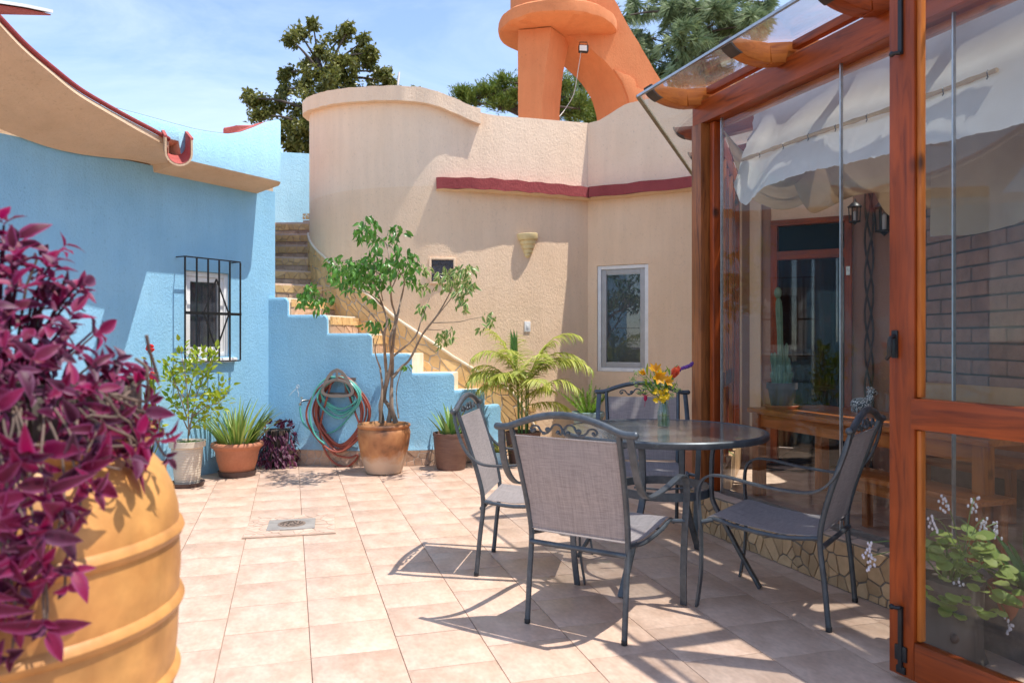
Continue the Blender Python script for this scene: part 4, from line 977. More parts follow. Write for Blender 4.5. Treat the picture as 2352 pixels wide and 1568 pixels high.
# interior: brick wall on the far right, dark room behind the doorway
cn = RP + RD * corner_u
bwk = thing('brick_wall', 'painted brown adobe brick wall at the back right inside the pavilion', 'wall', (cn.x + .1, 6.0, 0))
MB().prism([(cn.x + .03, cn.y + .2, 0), (cn.x + .03, 1.6, 0), (cn.x + .22, 1.6, 0), (cn.x + .22, cn.y + .2, 0)], (0, 0, 3.6)).build('mortar', mat('brown_mortar', (.17, .115, .09), (.12, .08, .06), .95, 14, bump=.6, bscale=50), bwk, 0)
BLn, BHt = .46, .118
bm_ = MB(); bm_.box((0, 0, 0), (.03, BLn / 2, BHt / 2)); brick_me = bm_.mesh('brick', M['adobe'], 30, .012)
rb = random.Random(9); nb = 0
for j in range(21):
    z = .30 + j * (BHt + .017); off = (j % 2) * .24
    for i in range(6):
        y = cn.y - .22 - off - i * (BLn + .02)
        if y < 4.85 or z > 2.95: continue
        inst('brick', brick_me, bwk, Matrix.Translation((cn.x + .03 + rb.uniform(-.005, .005), y, z)) @ Matrix.Rotation(R(rb.uniform(-1, 1)), 4, 'X')); nb += 1
def rp(u, o, z): p = RP + RD * u + RN * o; return V((p.x, p.y, z))
dr = thing('doorway', 'dark doorway with red timber frame and transom inside the pavilion', 'door', rp((da + db) / 2, 0, 0))
for u in (da + .035, db - .035): beam('jamb', rp(u, .01, 0), rp(u, .01, 2.60), .07, .10, M['wood'], dr, up=(RN.x, RN.y, 0))
beam('lintel', rp(da, .012, 2.59), rp(db, .012, 2.59), .10, .06, M['wood'], dr)
beam('transom_bar', rp(da + .07, .014, 2.24), rp(db - .07, .014, 2.24), .09, .09, M['wood'], dr)
MB().prism([rp(da, -.15, 0), rp(db, -.15, 0), rp(db, -1.4, 0), rp(da, -1.4, 0)], (0, 0, .01)).build('room_floor', M['unlitdepth'], dr, 0)
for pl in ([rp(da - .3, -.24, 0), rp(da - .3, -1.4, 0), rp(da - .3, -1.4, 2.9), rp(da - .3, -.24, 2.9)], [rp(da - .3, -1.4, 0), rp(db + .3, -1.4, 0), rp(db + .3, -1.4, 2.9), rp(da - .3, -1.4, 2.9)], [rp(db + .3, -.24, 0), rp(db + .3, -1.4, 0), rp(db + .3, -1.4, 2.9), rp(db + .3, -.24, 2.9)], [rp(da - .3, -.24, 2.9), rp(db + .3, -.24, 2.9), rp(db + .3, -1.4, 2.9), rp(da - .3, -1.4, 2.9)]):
    MB().prism(pl, (0, 0, .012) if abs((pl[2] - pl[0]).z) < .1 else V((RN.x, RN.y, 0)) * -.01).build('room_wall', M['unlitdepth'], dr, 0)
mb = MB(); mb.prism([rp(da + .08, .04, .05), rp(db - .08, .04, .05), rp(db - .08, .04, 2.19), rp(da + .08, .04, 2.19)], (RN.x * -.008, RN.y * -.008, 0)); mb.build('door_pane', M['darkpane'], dr, 0)
for u, z in ((db - .035, 2.05),): 
    c = rp(u, .064, z); MB().box(c, (.018, .004, .045), math.atan2(RD.y, RD.x)).build('hinge', M['chrome'], dr, 0)
# pinkish plaster inside: thin coat on the inner stretch of the wing wall, right and left of the doorway
inn = thing('inner_plaster', 'dusky pink plaster wall beside the dark doorway inside the pavilion', 'wall', rp(db + .3, 0, 0))
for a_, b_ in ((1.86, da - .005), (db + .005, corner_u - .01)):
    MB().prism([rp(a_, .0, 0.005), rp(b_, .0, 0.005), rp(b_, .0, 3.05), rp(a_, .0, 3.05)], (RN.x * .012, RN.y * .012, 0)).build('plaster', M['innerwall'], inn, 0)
mb = MB(); c = rp(da - .16, .03, 0); mb.box((c.x, c.y, 1.5), (.06, .03, 1.48), math.atan2(RD.y, RD.x)); mb.build('pale_pilaster', M['tan'], inn, 30, .006)
# plaited vine trunk up the inner wall
vt = thing('vine_trunk', 'thin plaited dark vine climbing the pink inner wall', 'vine', rp(db + .16, .05, 0))
for k in range(3): MB().tube([rp(db + .16 + .04 * math.sin(i * .5 + k * 2.1), .05 + .02 * math.cos(i * .5 + k * 2.1), .0 + i * .09) for i in range(33)], .010, 6).build('stem', M['treebark'], vt)

# shade cloths
def cloth(name, label, fn, m, nu=40, nv=12):
    o = MB().sheet(fn, nu, nv, .003).build(name, m, None, 60); return tag(o, label, 'shade cloth')
rc = random.Random(4)
def torn(s, k): return .012 * mnoise.noise(V((s * 5, k, 0))) + .010 * mnoise.noise(V((s * 31, k, 3)))
def c1(u, v):                            # hangs on a slant: top edge further in than the torn lower edge
    s = lerp(lerp(-.14, .13, v), 3.15, u); zt = 3.115 + .012 * math.sin(s * 3.4); zb_ = interp([(.13, 2.44), (.22, 2.32), (.30, 2.29), (.5, 2.37), (.9, 2.40), (1.6, 2.36), (2.2, 2.33), (3.2, 2.36)], s) + torn(s, 1)
    z = lerp(zt, zb_, v); o = gl_o + lerp(.54, .15, v) + .03 * math.sin(math.pi * min(1, v / .5)) * (1 if v < .5 else 0) + .018 * math.sin(s * 5 + v * 2) * v
    ed = .03 * mnoise.noise(V((v * 9, 2, 5))); return gp(s + (ed if u < .02 else 0), o, z)
cloth('shade_cloth', 'white canvas shade cloth hung on a bamboo rod just behind the front glass', c1, M['canvas'], 160, 18)
rod = [gp(s_, gl_o + .262 + .01 * math.sin(s_ * 4), 2.655 + .008 * math.sin(s_ * 3.3)) for s_ in [.08 + .05 * i for i in range(41)]]
rdn = thing('bamboo_rod', 'bamboo rod stretching the white shade cloth', 'rod', rod[0])
rr = [.0125 + (.004 if i % 5 == 2 else 0) for i in range(41)]
MB().tube(rod, rr, 8).build('cane', M['bamboo'], rdn)
for i in range(4, 40, 5): MB().tube([rod[i] + V((0, 0, .016)), rod[i] + V((-.012, -.012, .0)), rod[i] + V((0, 0, -.018)), rod[i] + V((-.006, 0, -.03))], .003, 4).build('tie', M['black'], rdn)
def sag(s0, s1, o0, o1, zh, dp, k):
    def f(u, v):
        s = lerp(s0, s1, u); o = lerp(o0, o1, v); return gp(s, o, zh - dp * math.sin(math.pi * v) ** 1.3 + .05 * math.sin(s * 4 + k) * math.sin(math.pi * v) + .02 * mnoise.noise(V((s * 4, o * 4, k))))
    return f
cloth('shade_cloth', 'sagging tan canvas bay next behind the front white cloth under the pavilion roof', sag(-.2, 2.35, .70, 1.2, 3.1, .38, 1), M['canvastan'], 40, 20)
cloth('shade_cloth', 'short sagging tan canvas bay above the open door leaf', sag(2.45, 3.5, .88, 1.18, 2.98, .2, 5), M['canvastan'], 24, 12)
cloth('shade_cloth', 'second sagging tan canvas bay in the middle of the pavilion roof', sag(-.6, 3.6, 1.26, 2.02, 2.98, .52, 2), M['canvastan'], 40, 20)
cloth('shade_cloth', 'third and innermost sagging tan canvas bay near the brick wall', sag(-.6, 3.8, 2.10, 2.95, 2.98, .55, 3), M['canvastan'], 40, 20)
def c4(u, v):
    s = lerp(.98, 3.2, u); o = 1.22 + .05 * math.sin(s * 6) * v; z = lerp(3.08, 2.06 + .05 * math.sin(s * 3 + 1) + torn(s, 9), v); return gp(s, o, z)
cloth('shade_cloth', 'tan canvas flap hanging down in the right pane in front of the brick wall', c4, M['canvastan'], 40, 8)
# white canvas wedge over the corner bay
def c5(u, v):
    a_ = sp2(lerp(.15, 2.9, u), -.12, 0); b_ = gp(lerp(-.15, -.9, u), lerp(1.3, 2.2, u)); q = V((a_.x, a_.y, 0)).lerp(V((b_.x, b_.y, 0)), v); q.z = 2.9 - .25 * math.sin(math.pi * v); return q
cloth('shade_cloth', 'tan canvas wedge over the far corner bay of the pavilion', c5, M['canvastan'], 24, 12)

# open door leaf in the right foreground
LB = V((1.518, 3.09)); LD = V((.41, -.912)).normalized(); LN = V((-LD.y * -1, 0)) if False else V((LD.y, -LD.x))
if LN.x > 0: LN = -LN
def lf(s, o, z): q = LB + LD * s - LN * o; return V((q.x, q.y, z))
dl = thing('door_leaf', 'open glazed door leaf of red varnished timber in the right foreground', 'door', lf(0, 0, 0))
la = math.atan2(LD.y, LD.x); LW, LH_ = .86, 2.88
up_n = (LN.x, LN.y, 0)
beam('stile', lf(.057, .022, .025), lf(.057, .022, LH_), .112, .045, M['wood'], dl, up=up_n)
beam('stile', lf(LW - .057, .022, .025), lf(LW - .057, .022, LH_), .112, .045, M['wood'], dl, up=up_n)
beam('bottom_rail', lf(.1145, .021, .10), lf(LW - .1145, .021, .10), .045, .15, M['wood'], dl)
beam('middle_rail', lf(.105, .017, 1.065), lf(LW - .105, .017, 1.065), .052, .118, M['wood'], dl)
beam('top_rail', lf(.1145, .021, LH_ - .06), lf(LW - .1145, .021, LH_ - .06), .045, .12, M['wood'], dl)
for s_, z0, z1 in ((.123, .18, 1.0), (.123, 1.128, LH_ - .125), (LW - .123, .18, 1.0), (LW - .123, 1.128, LH_ - .125)): beam('glazing_bead', lf(s_, .028, z0), lf(s_, .028, z1), .018, .03, M['woodlight'], dl, up=up_n)
for z0, z1 in ((.176, 1.005), (1.125, LH_ - .12)):
    MB().prism([lf(.116, .026, z0), lf(LW - .116, .026, z0), lf(LW - .116, .026, z1), lf(.116, .026, z1)], (LN.x * -.006, LN.y * -.006, 0)).build('pane', M['glass'], dl, 0)
def bolt(z0, z1, kz, nm):
    mb = MB(); mb.box(lf(.058, -.006, (z0 + z1) / 2), (.0085, .006, (z1 - z0) / 2), la); c = lf(.04, -.022, kz); mb.tube([lf(.058, -.012, kz), lf(.05, -.024, kz), lf(.038, -.026, kz)], .008, 8); mb.ball(lf(.034, -.026, kz), .0115, 8, 6); b_ = mb.build(nm, M['black'], dl, 40, 0)
    return b_
b1_ = bolt(.06, .30, .295, 'floor_bolt')
MB().box(lf(.058, -.004, .115), (.026, .005, .03), la).build('bolt_plate', M['black'], b1_, 30, .002)
MB().box(lf(.058, -.004, .05), (.02, .005, .014), la).build('bolt_plate', M['black'], b1_, 30, .002)
bolt(2.48, 2.87, 2.485, 'top_bolt')
hd = MB(); hd.box(lf(.03, -.004, 1.335), (.014, .004, .055), la); h0 = hd.build('handle', M['black'], dl, 30, .003)
mb = MB(); mb.tube([lf(.03, -.004, 1.37), lf(.03, -.03, 1.36), lf(.03, -.034, 1.33), lf(.028, -.032, 1.29), lf(.012, -.03, 1.275)], [.009, .009, .010, .009, .007], 8); mb.build('grip', M['black'], h0)
hp = lf(LW + .06, .022, 0); beam('hinge_post', (hp.x, hp.y, 0), (hp.x, hp.y, 3.0), .10, .10, M['wood'], dl, up=up_n)
hq = gp(3.27, gl_o); beam('hinge_header', (hp.x, hp.y, 2.95), (hq.x, hq.y, 2.95), .09, .1, M['wood'], dl)

# ------------------------------------------------------------------ pavilion furniture
ti = thing('dining_table', 'long varnished timber dining table behind the glass', 'table', (2.9, 6.5, 0))
t0 = FL(1722, 1131); tl = V((2.05, 6.70)); td = V((.33, -.944)); tn = V((.944, .33)); tz = .755; TL_ = 2.3; TWd = .80
def tpp(a, b_, z): q = tl + td * a + tn * b_; return V((q.x, q.y, z))
beam('tabletop', tpp(0, TWd / 2, tz - .02), tpp(TL_, TWd / 2, tz - .02), TWd, .042, M['tablewood'], ti, bevel=.008)
for b_ in (.06, TWd - .06): beam('apron', tpp(.1, b_, tz - .1), tpp(TL_ - .1, b_, tz - .1), .03, .11, M['woodlight'], ti)
for a_ in (.085, TL_ - .085):
    for b_ in (.065, TWd - .065): q = tpp(a_, b_, 0); beam('leg', (q.x, q.y, 0.003), (q.x, q.y, tz - .042), .085, .085, M['tablewood'] if a_ < 1 else M['woodlight'], ti, up=(td.x, td.y, 0))
def bench(lbl, o, d, ln, dp, z, m):
    b_ = thing('bench', lbl, 'bench', (o.x, o.y, 0), 0, 'dining benches'); n = V((-d.y, d.x))
    P_ = lambda a, c, z_: V((o.x + d.x * a + n.x * c, o.y + d.y * a + n.y * c, z_))
    beam('seat', P_(0, dp / 2, z - .018), P_(ln, dp / 2, z - .018), dp, .036, m, b_)
    beam('apron', P_(.06, .04, z - .08), P_(ln - .06, .04, z - .08), .025, .08, M['tablewood'], b_)
    for a_ in (.06, ln - .06):
        for c in (.045, dp - .045): q = P_(a_, c, 0); beam('leg', (q.x, q.y, .003), (q.x, q.y, z - .037), .055, .055, M['tablewood'], b_, up=(d.x, d.y, 0))
    return b_
bo = V((2.30, 5.50)); bench('low dark timber bench in front of the dining table behind the glass', bo, td, 1.15, .30, .42, M['tablewood'])
cb_ = bench('pale timber bench with backrest against the brick wall', tpp(.45, 1.12, 0).to_2d(), td, 1.15, .34, .44, M['woodlight'])
q0, q1 = tpp(.42, 1.47, .90), tpp(1.64, 1.47, .90); beam('backrest', q0, q1, .03, .15, mat('pale_pine', (.60, .36, .17), (.5, .28, .12), .5, 5), cb_)
for a_ in (.55, 1.5): beam('back_post', tpp(a_, 1.45, 0.003), tpp(a_, 1.45, .82), .045, .045, M['woodlight'], cb_, up=(td.x, td.y, 0))

# cactus in a pot on the table
cq = D(1796, 930, 6.58); cq.z = tz + .001
cp = thing('potted_cactus', 'tall columnar cactus with clustered arms in a grey pot on the dining table', 'cactus', cq)
MB().lathe([(.0, 0), (.125, 0), (.15, .03), (.145, .034), (.12, .012), (0, .012)], 28, cq, False, False).build('saucer', M['terracotta'], cp)
MB().lathe([(.0, .013), (.088, .013), (.115, .17), (.128, .17), (.128, .222), (.115, .222), (.108, .19), (0, .19)], 28, cq, False, False).build('pot', mat('dark_grey_clay', (.11, .085, .08), (.07, .055, .05), .8, 10), cp)
mcac = mat('grey_green_cactus', (.18, .30, .20), (.12, .22, .14), .6, 14)
def cactus_stem(p, h_, r_, lean=V((0, 0, 0)), nm='stem'):
    mb = MB(); rings = 14; sg = 16
    for i in range(rings + 1):
        t = i / rings; rr = r_ * (1 if t < .85 else math.sqrt(max(.02, 1 - ((t - .85) / .15) ** 2))) * (.92 + .08 * math.sin(t * 9))
        for k in range(sg): a = 2 * math.pi * k / sg; q = rr * (1.13 if k % 2 == 0 else .87); mb.v.append(p + lean * t + V((q * math.cos(a), q * math.sin(a), h_ * t)))
    for i in range(rings):
        for k in range(sg): mb.f.append((i * sg + k, i * sg + (k + 1) % sg, (i + 1) * sg + (k + 1) % sg, (i + 1) * sg + k))
    mb.f.append(tuple(range(rings * sg, (rings + 1) * sg)))
    s_ = mb.build(nm, mcac, cp, 50); sp = MB()
    for i in range(1, rings, 1):
        for k in range(0, sg, 2):
            a = 2 * math.pi * k / sg; b_ = p + lean * (i / rings) + V((r_ * 1.1 * math.cos(a), r_ * 1.1 * math.sin(a), h_ * i / rings)); e = b_ + V((math.cos(a) * .012, math.sin(a) * .012, .004)); sdx = V((-math.sin(a), math.cos(a), 0)) * .002; sp.add([b_ - sdx, b_ + sdx, e], [(0, 1, 2)])
    o = sp.build('spines', mat('cactus_spines', (.7, .65, .45), None, .6), s_, 0, fix=False); tagk(o, 'stuff')
ctr = cq + V((0, 0, .19)); cactus_stem(ctr, .78, .027, V((-.03, 0, 0)))
MB().ball(ctr + V((-.035, 0, .80)), .032, 10, 8, (1, 1, 1.6)).build('pup', mcac, cp)
rk = random.Random(8)
for k in range(22):
    a = rk.uniform(0, 6.28); r_ = rk.uniform(.02, .075); h_ = rk.uniform(.08, .36) * (1.2 - r_ * 5); cactus_stem(ctr + V((r_ * math.cos(a), r_ * math.sin(a), 0)), max(.08, h_), rk.uniform(.016, .022), V((math.cos(a) * .025, math.sin(a) * .025, 0)), 'arm')
# black-and-white mosaic animal on the table edge
fz = tpp(.66, .62, tz); fg = thing('mosaic_figurine', 'small black and white mosaic animal figurine on the dining table', 'figurine', fz)
def vorm():
    m, t, n, b = newmat('black_white_mosaic'); vo = n.new('ShaderNodeTexVoronoi'); vo.feature = 'DISTANCE_TO_EDGE'; vo.inputs['Scale'].default_value = 62; tcn = n.new('ShaderNodeTexCoord'); t.links.new(tcn.outputs['Object'], vo.inputs['Vector'])
    r = n.new('ShaderNodeValToRGB'); r.color_ramp.elements[0].position = .10; r.color_ramp.elements[0].color = (.02, .02, .025, 1); r.color_ramp.elements[1].position = .16; r.color_ramp.elements[1].color = (.75, .75, .72, 1)
    t.links.new(vo.outputs['Distance'], r.inputs[0]); t.links.new(r.outputs[0], b.inputs['Base Color']); b.inputs['Roughness'].default_value = .3; return m
mvm = vorm()
mb = MB(); mb.ball(fz + V((0, 0, .065)), .062, 20, 14, (1.35, .85, .9)); mb.tube([fz + V((.05, 0, .08)), fz + V((.085, 0, .13)), fz + V((.09, 0, .155))], [.035, .028, .026], 12); mb.ball(fz + V((.09, 0, .165)), .036, 16, 10, (1.15, .9, .85)); mb.ball(fz + V((.075, .028, .195)), .014, 8, 6); mb.ball(fz + V((.075, -.028, .195)), .014, 8, 6); mb.ball(fz + V((.125, 0, .155)), .018, 10, 6)
mb.build('body', mvm, fg)
for sx in (-.05, .045):
    for sy in (-.03, .03): MB().lathe([(.014, .001), (.015, .04)], 10, fz + V((sx, sy, 0))).build('leg', mvm, fg)
# wall lantern and a second dark lamp
def lantern(p, s, lbl):
    l = thing('wall_lantern', lbl, 'lantern', p, 0, 'iron lanterns'); d = V((RN.x, RN.y, 0)); c = p + d * .12 * s
    MB().tube([p + V((0, 0, .14 * s)), p + d * .07 * s + V((0, 0, .17 * s)), c + V((0, 0, .12 * s))], .009 * s, 6).build('arm', M['black'], l)
    MB().lathe([(.0, .13 * s), (.03 * s, .12 * s), (.085 * s, .07 * s), (.088 * s, .06 * s), (0, .06 * s)], 12, c, False, False).build('cap', M['black'], l)
    MB().lathe([(.062 * s, -.12 * s), (.072 * s, .058 * s)], 12, c, False, False).build('glass', M['glass'], l)
    cg = MB()
    for k in range(8): a = k * math.pi / 4; cg.bar([c + V((.066 * s * math.cos(a), .066 * s * math.sin(a), -.12 * s)), c + V((.076 * s * math.cos(a), .076 * s * math.sin(a), .058 * s))], (-math.sin(a), math.cos(a), 0), .012 * s, .006 * s)
    cg.build('cage', M['black'], l, 0); MB().lathe([(.0, -.165 * s), (.012 * s, -.155 * s), (.03 * s, -.135 * s), (.07 * s, -.13 * s), (.07 * s, -.118 * s), (0, -.118 * s)], 12, c, False, False).build('base', M['black'], l)
    MB().lathe([(.015 * s, -.115 * s), (.018 * s, .0), (.0, .02 * s)], 8, c, True, False).build('bulb', M['white'], l)
lantern(rp(rw(2034)[1], .013, H + (HZ - 500) / F * rp(rw(2034)[1], 0, 0).y), 1.25, 'black iron lantern with glass cage on the pink inner wall beside the door post')
lantern(rp(rw(1962)[1] + .02, .06, H + (HZ - 492) / F * rp(rw(1962)[1], 0, 0).y), .8, 'smaller black lantern by the top right of the dark doorway')
# coil of grey cable on the indoor floor
cf = FL(1805, 1075); cl = []
for k in range(70): a = k * .42; r_ = .22 + .03 * math.sin(k * .9); cl.append(cf + V((r_ * 1.1 * math.cos(a), r_ * math.sin(a), .012 + .004 * math.sin(k * 1.3))))
tag(MB().tube(catmull(cl, 2), .006, 5).build('cable_coil', M['black'], None), 'loose coil of black cable on the floor under the dining table', 'cable')

# ------------------------------------------------------------------ patio chairs
def chair_parts(root):
    mt = M['chairmetal']
    for s in (-1, 1):
        MB().tube(catmull([(s * .25, -.315, .004), (s * .25, -.295, .22), (s * .25, -.275, .42), (s * .257, -.305, .58), (s * .266, -.365, .77), (s * .272, -.425, .945)], 4), [.0135] * 21, 10).build('back_tube', mt, root, local=True)
        MB().lathe([(.0145, .0), (.0145, .02), (.0137, .022)], 10, (s * .25, -.315, .0005)).build('foot_cap', M['black'], root, local=True)
        arm = catmull([(s * .325, -.428, .938), (s * .332, -.41, .85), (s * .336, -.37, .745), (s * .336, -.31, .675), (s * .335, -.22, .645), (s * .333, -.02, .655), (s * .331, .14, .678), (s * .33, .225, .676), (s * .328, .275, .64), (s * .325, .292, .56), (s * .318, .282, .38), (s * .31, .285, .18), (s * .302, .31, .003)], 4)
        MB().bar(arm, (1, 0, 0), .034, .011).build('arm', mt, root, 35, .002, local=True)
        MB().tube(catmull([(s * .25, -.275, .425), (s * .254, -.1, .405), (s * .258, .1, .42), (s * .258, .235, .445), (s * .258, .285, .425)], 4), .011, 8).build('seat_rail', mt, root, local=True)
        MB().tube([(s * .258, .245, .44), (s * .315, .285, .435)], .011, 8).build('stub', mt, root, local=True)
    MB().tube([(-.25, -.285, .385), (.25, -.285, .385)], .0125, 10).build('rear_bar', mt, root, local=True)
    MB().tube([(-.258, .15, .415), (.258, .15, .415)], .008, 8).build('front_bar', mt, root, local=True)
    rail = catmull([(-.348, -.427, .945), (-.29, -.427, .947), (-.2, -.427, .978), (-.1, -.427, 1.004), (0, -.427, 1.013), (.1, -.427, 1.004), (.2, -.427, .978), (.29, -.427, .947), (.348, -.427, .945)], 5)
    mb = MB().tube(rail, .0165, 12); mb.ball((-.348, -.427, .945), .0175, 10, 6); mb.ball((.348, -.427, .945), .0175, 10, 6); mb.build('top_rail', mt, root, local=True)
    sc_ = MB()
    for s in (-1, 1):
        P_ = lambda x, z: V((s * x, -.424 + (z - .92) * .1, z))
        sc_.tube(catmull([P_(.028, .935), P_(.012, .925), P_(.004, .942), P_(.02, .966), P_(.05, .965), P_(.068, .94), P_(.09, .926), P_(.115, .936), P_(.13, .955), P_(.155, .957), P_(.168, .943), P_(.158, .93), P_(.148, .938)], 4), [.0052] * 49, 6)
        sc_.ball(P_(.026, .934), .0105, 8, 6); sc_.ball(P_(.15, .939), .009, 8, 6)
        sc_.ball(P_(.078, .943), .013, 8, 6, (1.2, .5, 1)); sc_.ball(P_(.098, .926), .010, 8, 6, (1.3, .5, .8))
    sc_.build('scroll_ornament', mt, root, local=True)
    def bsl(u, v):
        t = v; z = lerp(.452, .905, t); y = interp([(.42, -.275), (.58, -.305), (.77, -.365), (.945, -.425)], z) + .018 * math.sin(math.pi * u) * -1 * math.sin(math.pi * t) ; x = lerp(-1, 1, u) * interp([(.42, .243), (.945, .262)], z); return V((x, y, z))
    MB().sheet(bsl, 14, 14, .003).build('back_sling', M['fabric'], root, 60, local=True)
    for z in (.452, .905): MB().tube([bsl(i / 14, 0 if z < .6 else 1) for i in range(15)], .004, 6).build('hem', M['fabric'], root, local=True)
    def ssl(u, v):
        y = lerp(-.262, .30, v); z = interp([(-.27, .428), (-.1, .412), (.1, .428), (.2, .447), (.25, .449), (.285, .436), (.30, .415)], y) - .022 * math.sin(math.pi * u) * math.sin(math.pi * min(1, v * 1.05)); return V((lerp(-.247, .247, u), y, z + .006))
    MB().sheet(ssl, 14, 20, -.003).build('seat_sling', M['fabric'], root, 60, local=True)
def copy_thing(src, name, label, loc, rz, group):
    r = src.copy(); COL.objects.link(r); r.location = loc; r.rotation_euler = (0, 0, rz); r['label'] = label; r['group'] = group
    for ch in list(src.children):
        c = ch.copy(); COL.objects.link(c); c.parent = r
        for g2 in ch.children: d = g2.copy(); COL.objects.link(d); d.parent = c
    return r
chs = [((.452, 3.80), (.33, .53), 'grey sling patio chair nearest the camera with its back turned to us'),
       ((.150, 4.585), (.985, -.174), 'grey sling patio chair at the left of the round table facing right'),
       ((.955, 5.47), (-.10, -.995), 'grey sling patio chair on the far side of the round table behind the vase'),
       ((1.366, 3.945), (-.80, .60), 'grey sling patio chair at the right of the table beside the tiled kerb')]
c0 = None
for (loc, f, lbl) in chs:
    rz_ = math.atan2(-f[0], f[1])
    if c0 is None:
        c0 = thing('patio_chair', lbl, 'chair', (loc[0], loc[1], .001), rz_, 'sling chairs around the patio table'); chair_parts(c0)
    else: copy_thing(c0, 'patio_chair', lbl, (loc[0], loc[1], .001), rz_, 'sling chairs around the patio table')

# round glass table
tcx, tcy, tz2, TR = .883, 4.48, .825, .575
tbq = thing('patio_table', 'round patio table with grey rim and pebbled glass top', 'table', (tcx, tcy, 0))
MB().lathe([(0, tz2 - .006), (TR - .012, tz2 - .006), (TR - .012, tz2 + .001), (0, tz2 + .001)], 72, (tcx, tcy, 0), False, False).build('glass_top', M['tableglass'], tbq, 30)
MB().lathe([(TR - .026, tz2 - .034), (TR + .008, tz2 - .034), (TR + .014, tz2 - .026), (TR + .014, tz2 - .004), (TR + .008, tz2 + .003), (TR - .006, tz2 + .003), (TR - .0095, tz2 - .002), (TR - .0095, tz2 - .008), (TR - .026, tz2 - .009), (TR - .026, tz2 - .034)], 72, (tcx, tcy, 0), False, False).build('rim', M['chairmetal'], tbq, 40)
for a in (R(-124), R(-34), R(56), R(147)):
    ca, sa = math.cos(a), math.sin(a); P_ = lambda r_, z: V((tcx + ca * r_, tcy + sa * r_, z))
    MB().bar(catmull([P_(.56, .79), P_(.42, .786), P_(.325, .772), P_(.297, .73), P_(.29, .62), P_(.29, .50), P_(.30, .44), P_(.36, .335), P_(.45, .18), P_(.56, .004)], 4), (-sa, ca, 0), .036, .018).build('leg', M['chairmetal'], tbq, 35, .003)
ring = [V((tcx + .275 * math.cos(k * math.pi / 24), tcy + .275 * math.sin(k * math.pi / 24), .485)) for k in range(48)]
MB().lathe([(.262, .462), (.276, .462), (.276, .508), (.262, .508), (.262, .462)], 56, (tcx, tcy, 0), False, False).build('brace_ring', M['chairmetal'], tbq, 40)
MB().tube([V((tcx - .17, tcy, .49)), V((tcx + .0, tcy + .02, .47)), V((tcx + .17, tcy, .49))], .006, 6).build('brace_rod', M['chairmetal'], tbq)
# ------------------------------------------------------------------ leaves
M['lf_ficus'] = leafmat('ficus_leaf', (.07, .20, .03), (.15, .33, .055), .3, .36)
M['lf_varieg'] = leafmat('variegated_ficus_leaf', (.11, .25, .05), (.20, .33, .09), .32, .32, mid=((.62, .58, .27), .55, .8))
M['lf_lime'] = leafmat('lime_shrub_leaf', (.19, .33, .018), (.42, .46, .03), .35, .42)
M['lf_aloe'] = leafmat('aloe_blade', (.13, .27, .035), (.33, .40, .10), .4, .25)
M['lf_agave'] = leafmat('aloe_rosette_leaf', (.15, .27, .06), (.22, .34, .09), .4, .15)
M['lf_purple'] = leafmat('purple_leaf', (.10, .003, .022), (.34, .006, .085), .5, .45, mid=((.36, .06, .18), .45, 1.0))
M['lf_purpledark'] = leafmat('dark_purple_leaf', (.04, .006, .02), (.13, .008, .05), .5, .35, mid=((.22, .07, .14), .35, .95))
M['lf_palm'] = leafmat('palm_leaflet', (.33, .42, .06), (.58, .56, .14), .45, .4)
M['lf_fern'] = leafmat('foxtail_fern', (.13, .30, .02), (.26, .44, .03), .5, .35)
M['lf_plec'] = leafmat('scalloped_leaf', (.24, .36, .06), (.42, .48, .14), .5, .4)
M['lf_strap'] = leafmat('strap_leaf', (.09, .24, .05), (.16, .33, .07), .4, .3)
M['lf_tree'] = leafmat('tree_leaf', (.10, .12, .02), (.25, .24, .06), .35, .35)
M['lf_pine'] = leafmat('pine_needles', (.15, .215, .09), (.35, .42, .21), .5, .4)
M['lf_juniper'] = leafmat('juniper_spray', (.09, .16, .025), (.23, .28, .05), .6, .3)
M['drystem'] = mat('dry_stem', (.20, .13, .095), (.10, .065, .05), .8, 20)
M['greenstem'] = mat('green_stem', (.14, .22, .05), (.09, .15, .03), .5, 20)

def leaf_geo(L, W, fold=.25, curl=.3, seg=5, shape='ovate', wave=0.0):
    vs = []; ev = []; fs = []
    for i in range(seg + 1):
        t = i / seg
        if shape == 'ovate': w_ = W * (math.sin(math.pi * t ** .72) ** .85) * (1 - .12 * t)
        elif shape == 'blade': w_ = W * (1 - t) ** .55 * (.75 + .25 * min(1, t * 6))
        elif shape == 'strap': w_ = W * min(1, t * 8 + .3) * (1 - t ** 4)
        else: w_ = W * math.sin(math.pi * min(1, .06 + t * .92)) ** .5
        w_ = max(w_, .0004); y = L * (t - .12 * curl * t * t); z = -L * curl * t * t * .55
        up = fold * w_ * .5 + wave * math.sin(i * 2.4) * W
        vs += [V((-w_ / 2, y, z + up)), V((0, y, z)), V((w_ / 2, y, z + up))]; ev += [1, 0, 1]
    for i in range(seg):
        b = i * 3; fs += [(b, b + 1, b + 4, b + 3), (b + 1, b + 2, b + 5, b + 4)]
    return vs, fs, ev
def leaf_mesh(name, geo, m):
    vs, fs, ev = geo; me = bpy.data.meshes.new(name); me.from_pydata([tuple(q) for q in vs], [], fs)
    at_ = me.attributes.new('edge', 'FLOAT', 'POINT'); at_.data.foreach_set('value', ev)
    me.polygons.foreach_set('use_smooth', [True] * len(me.polygons)); me.materials.append(m); me.update(); return me
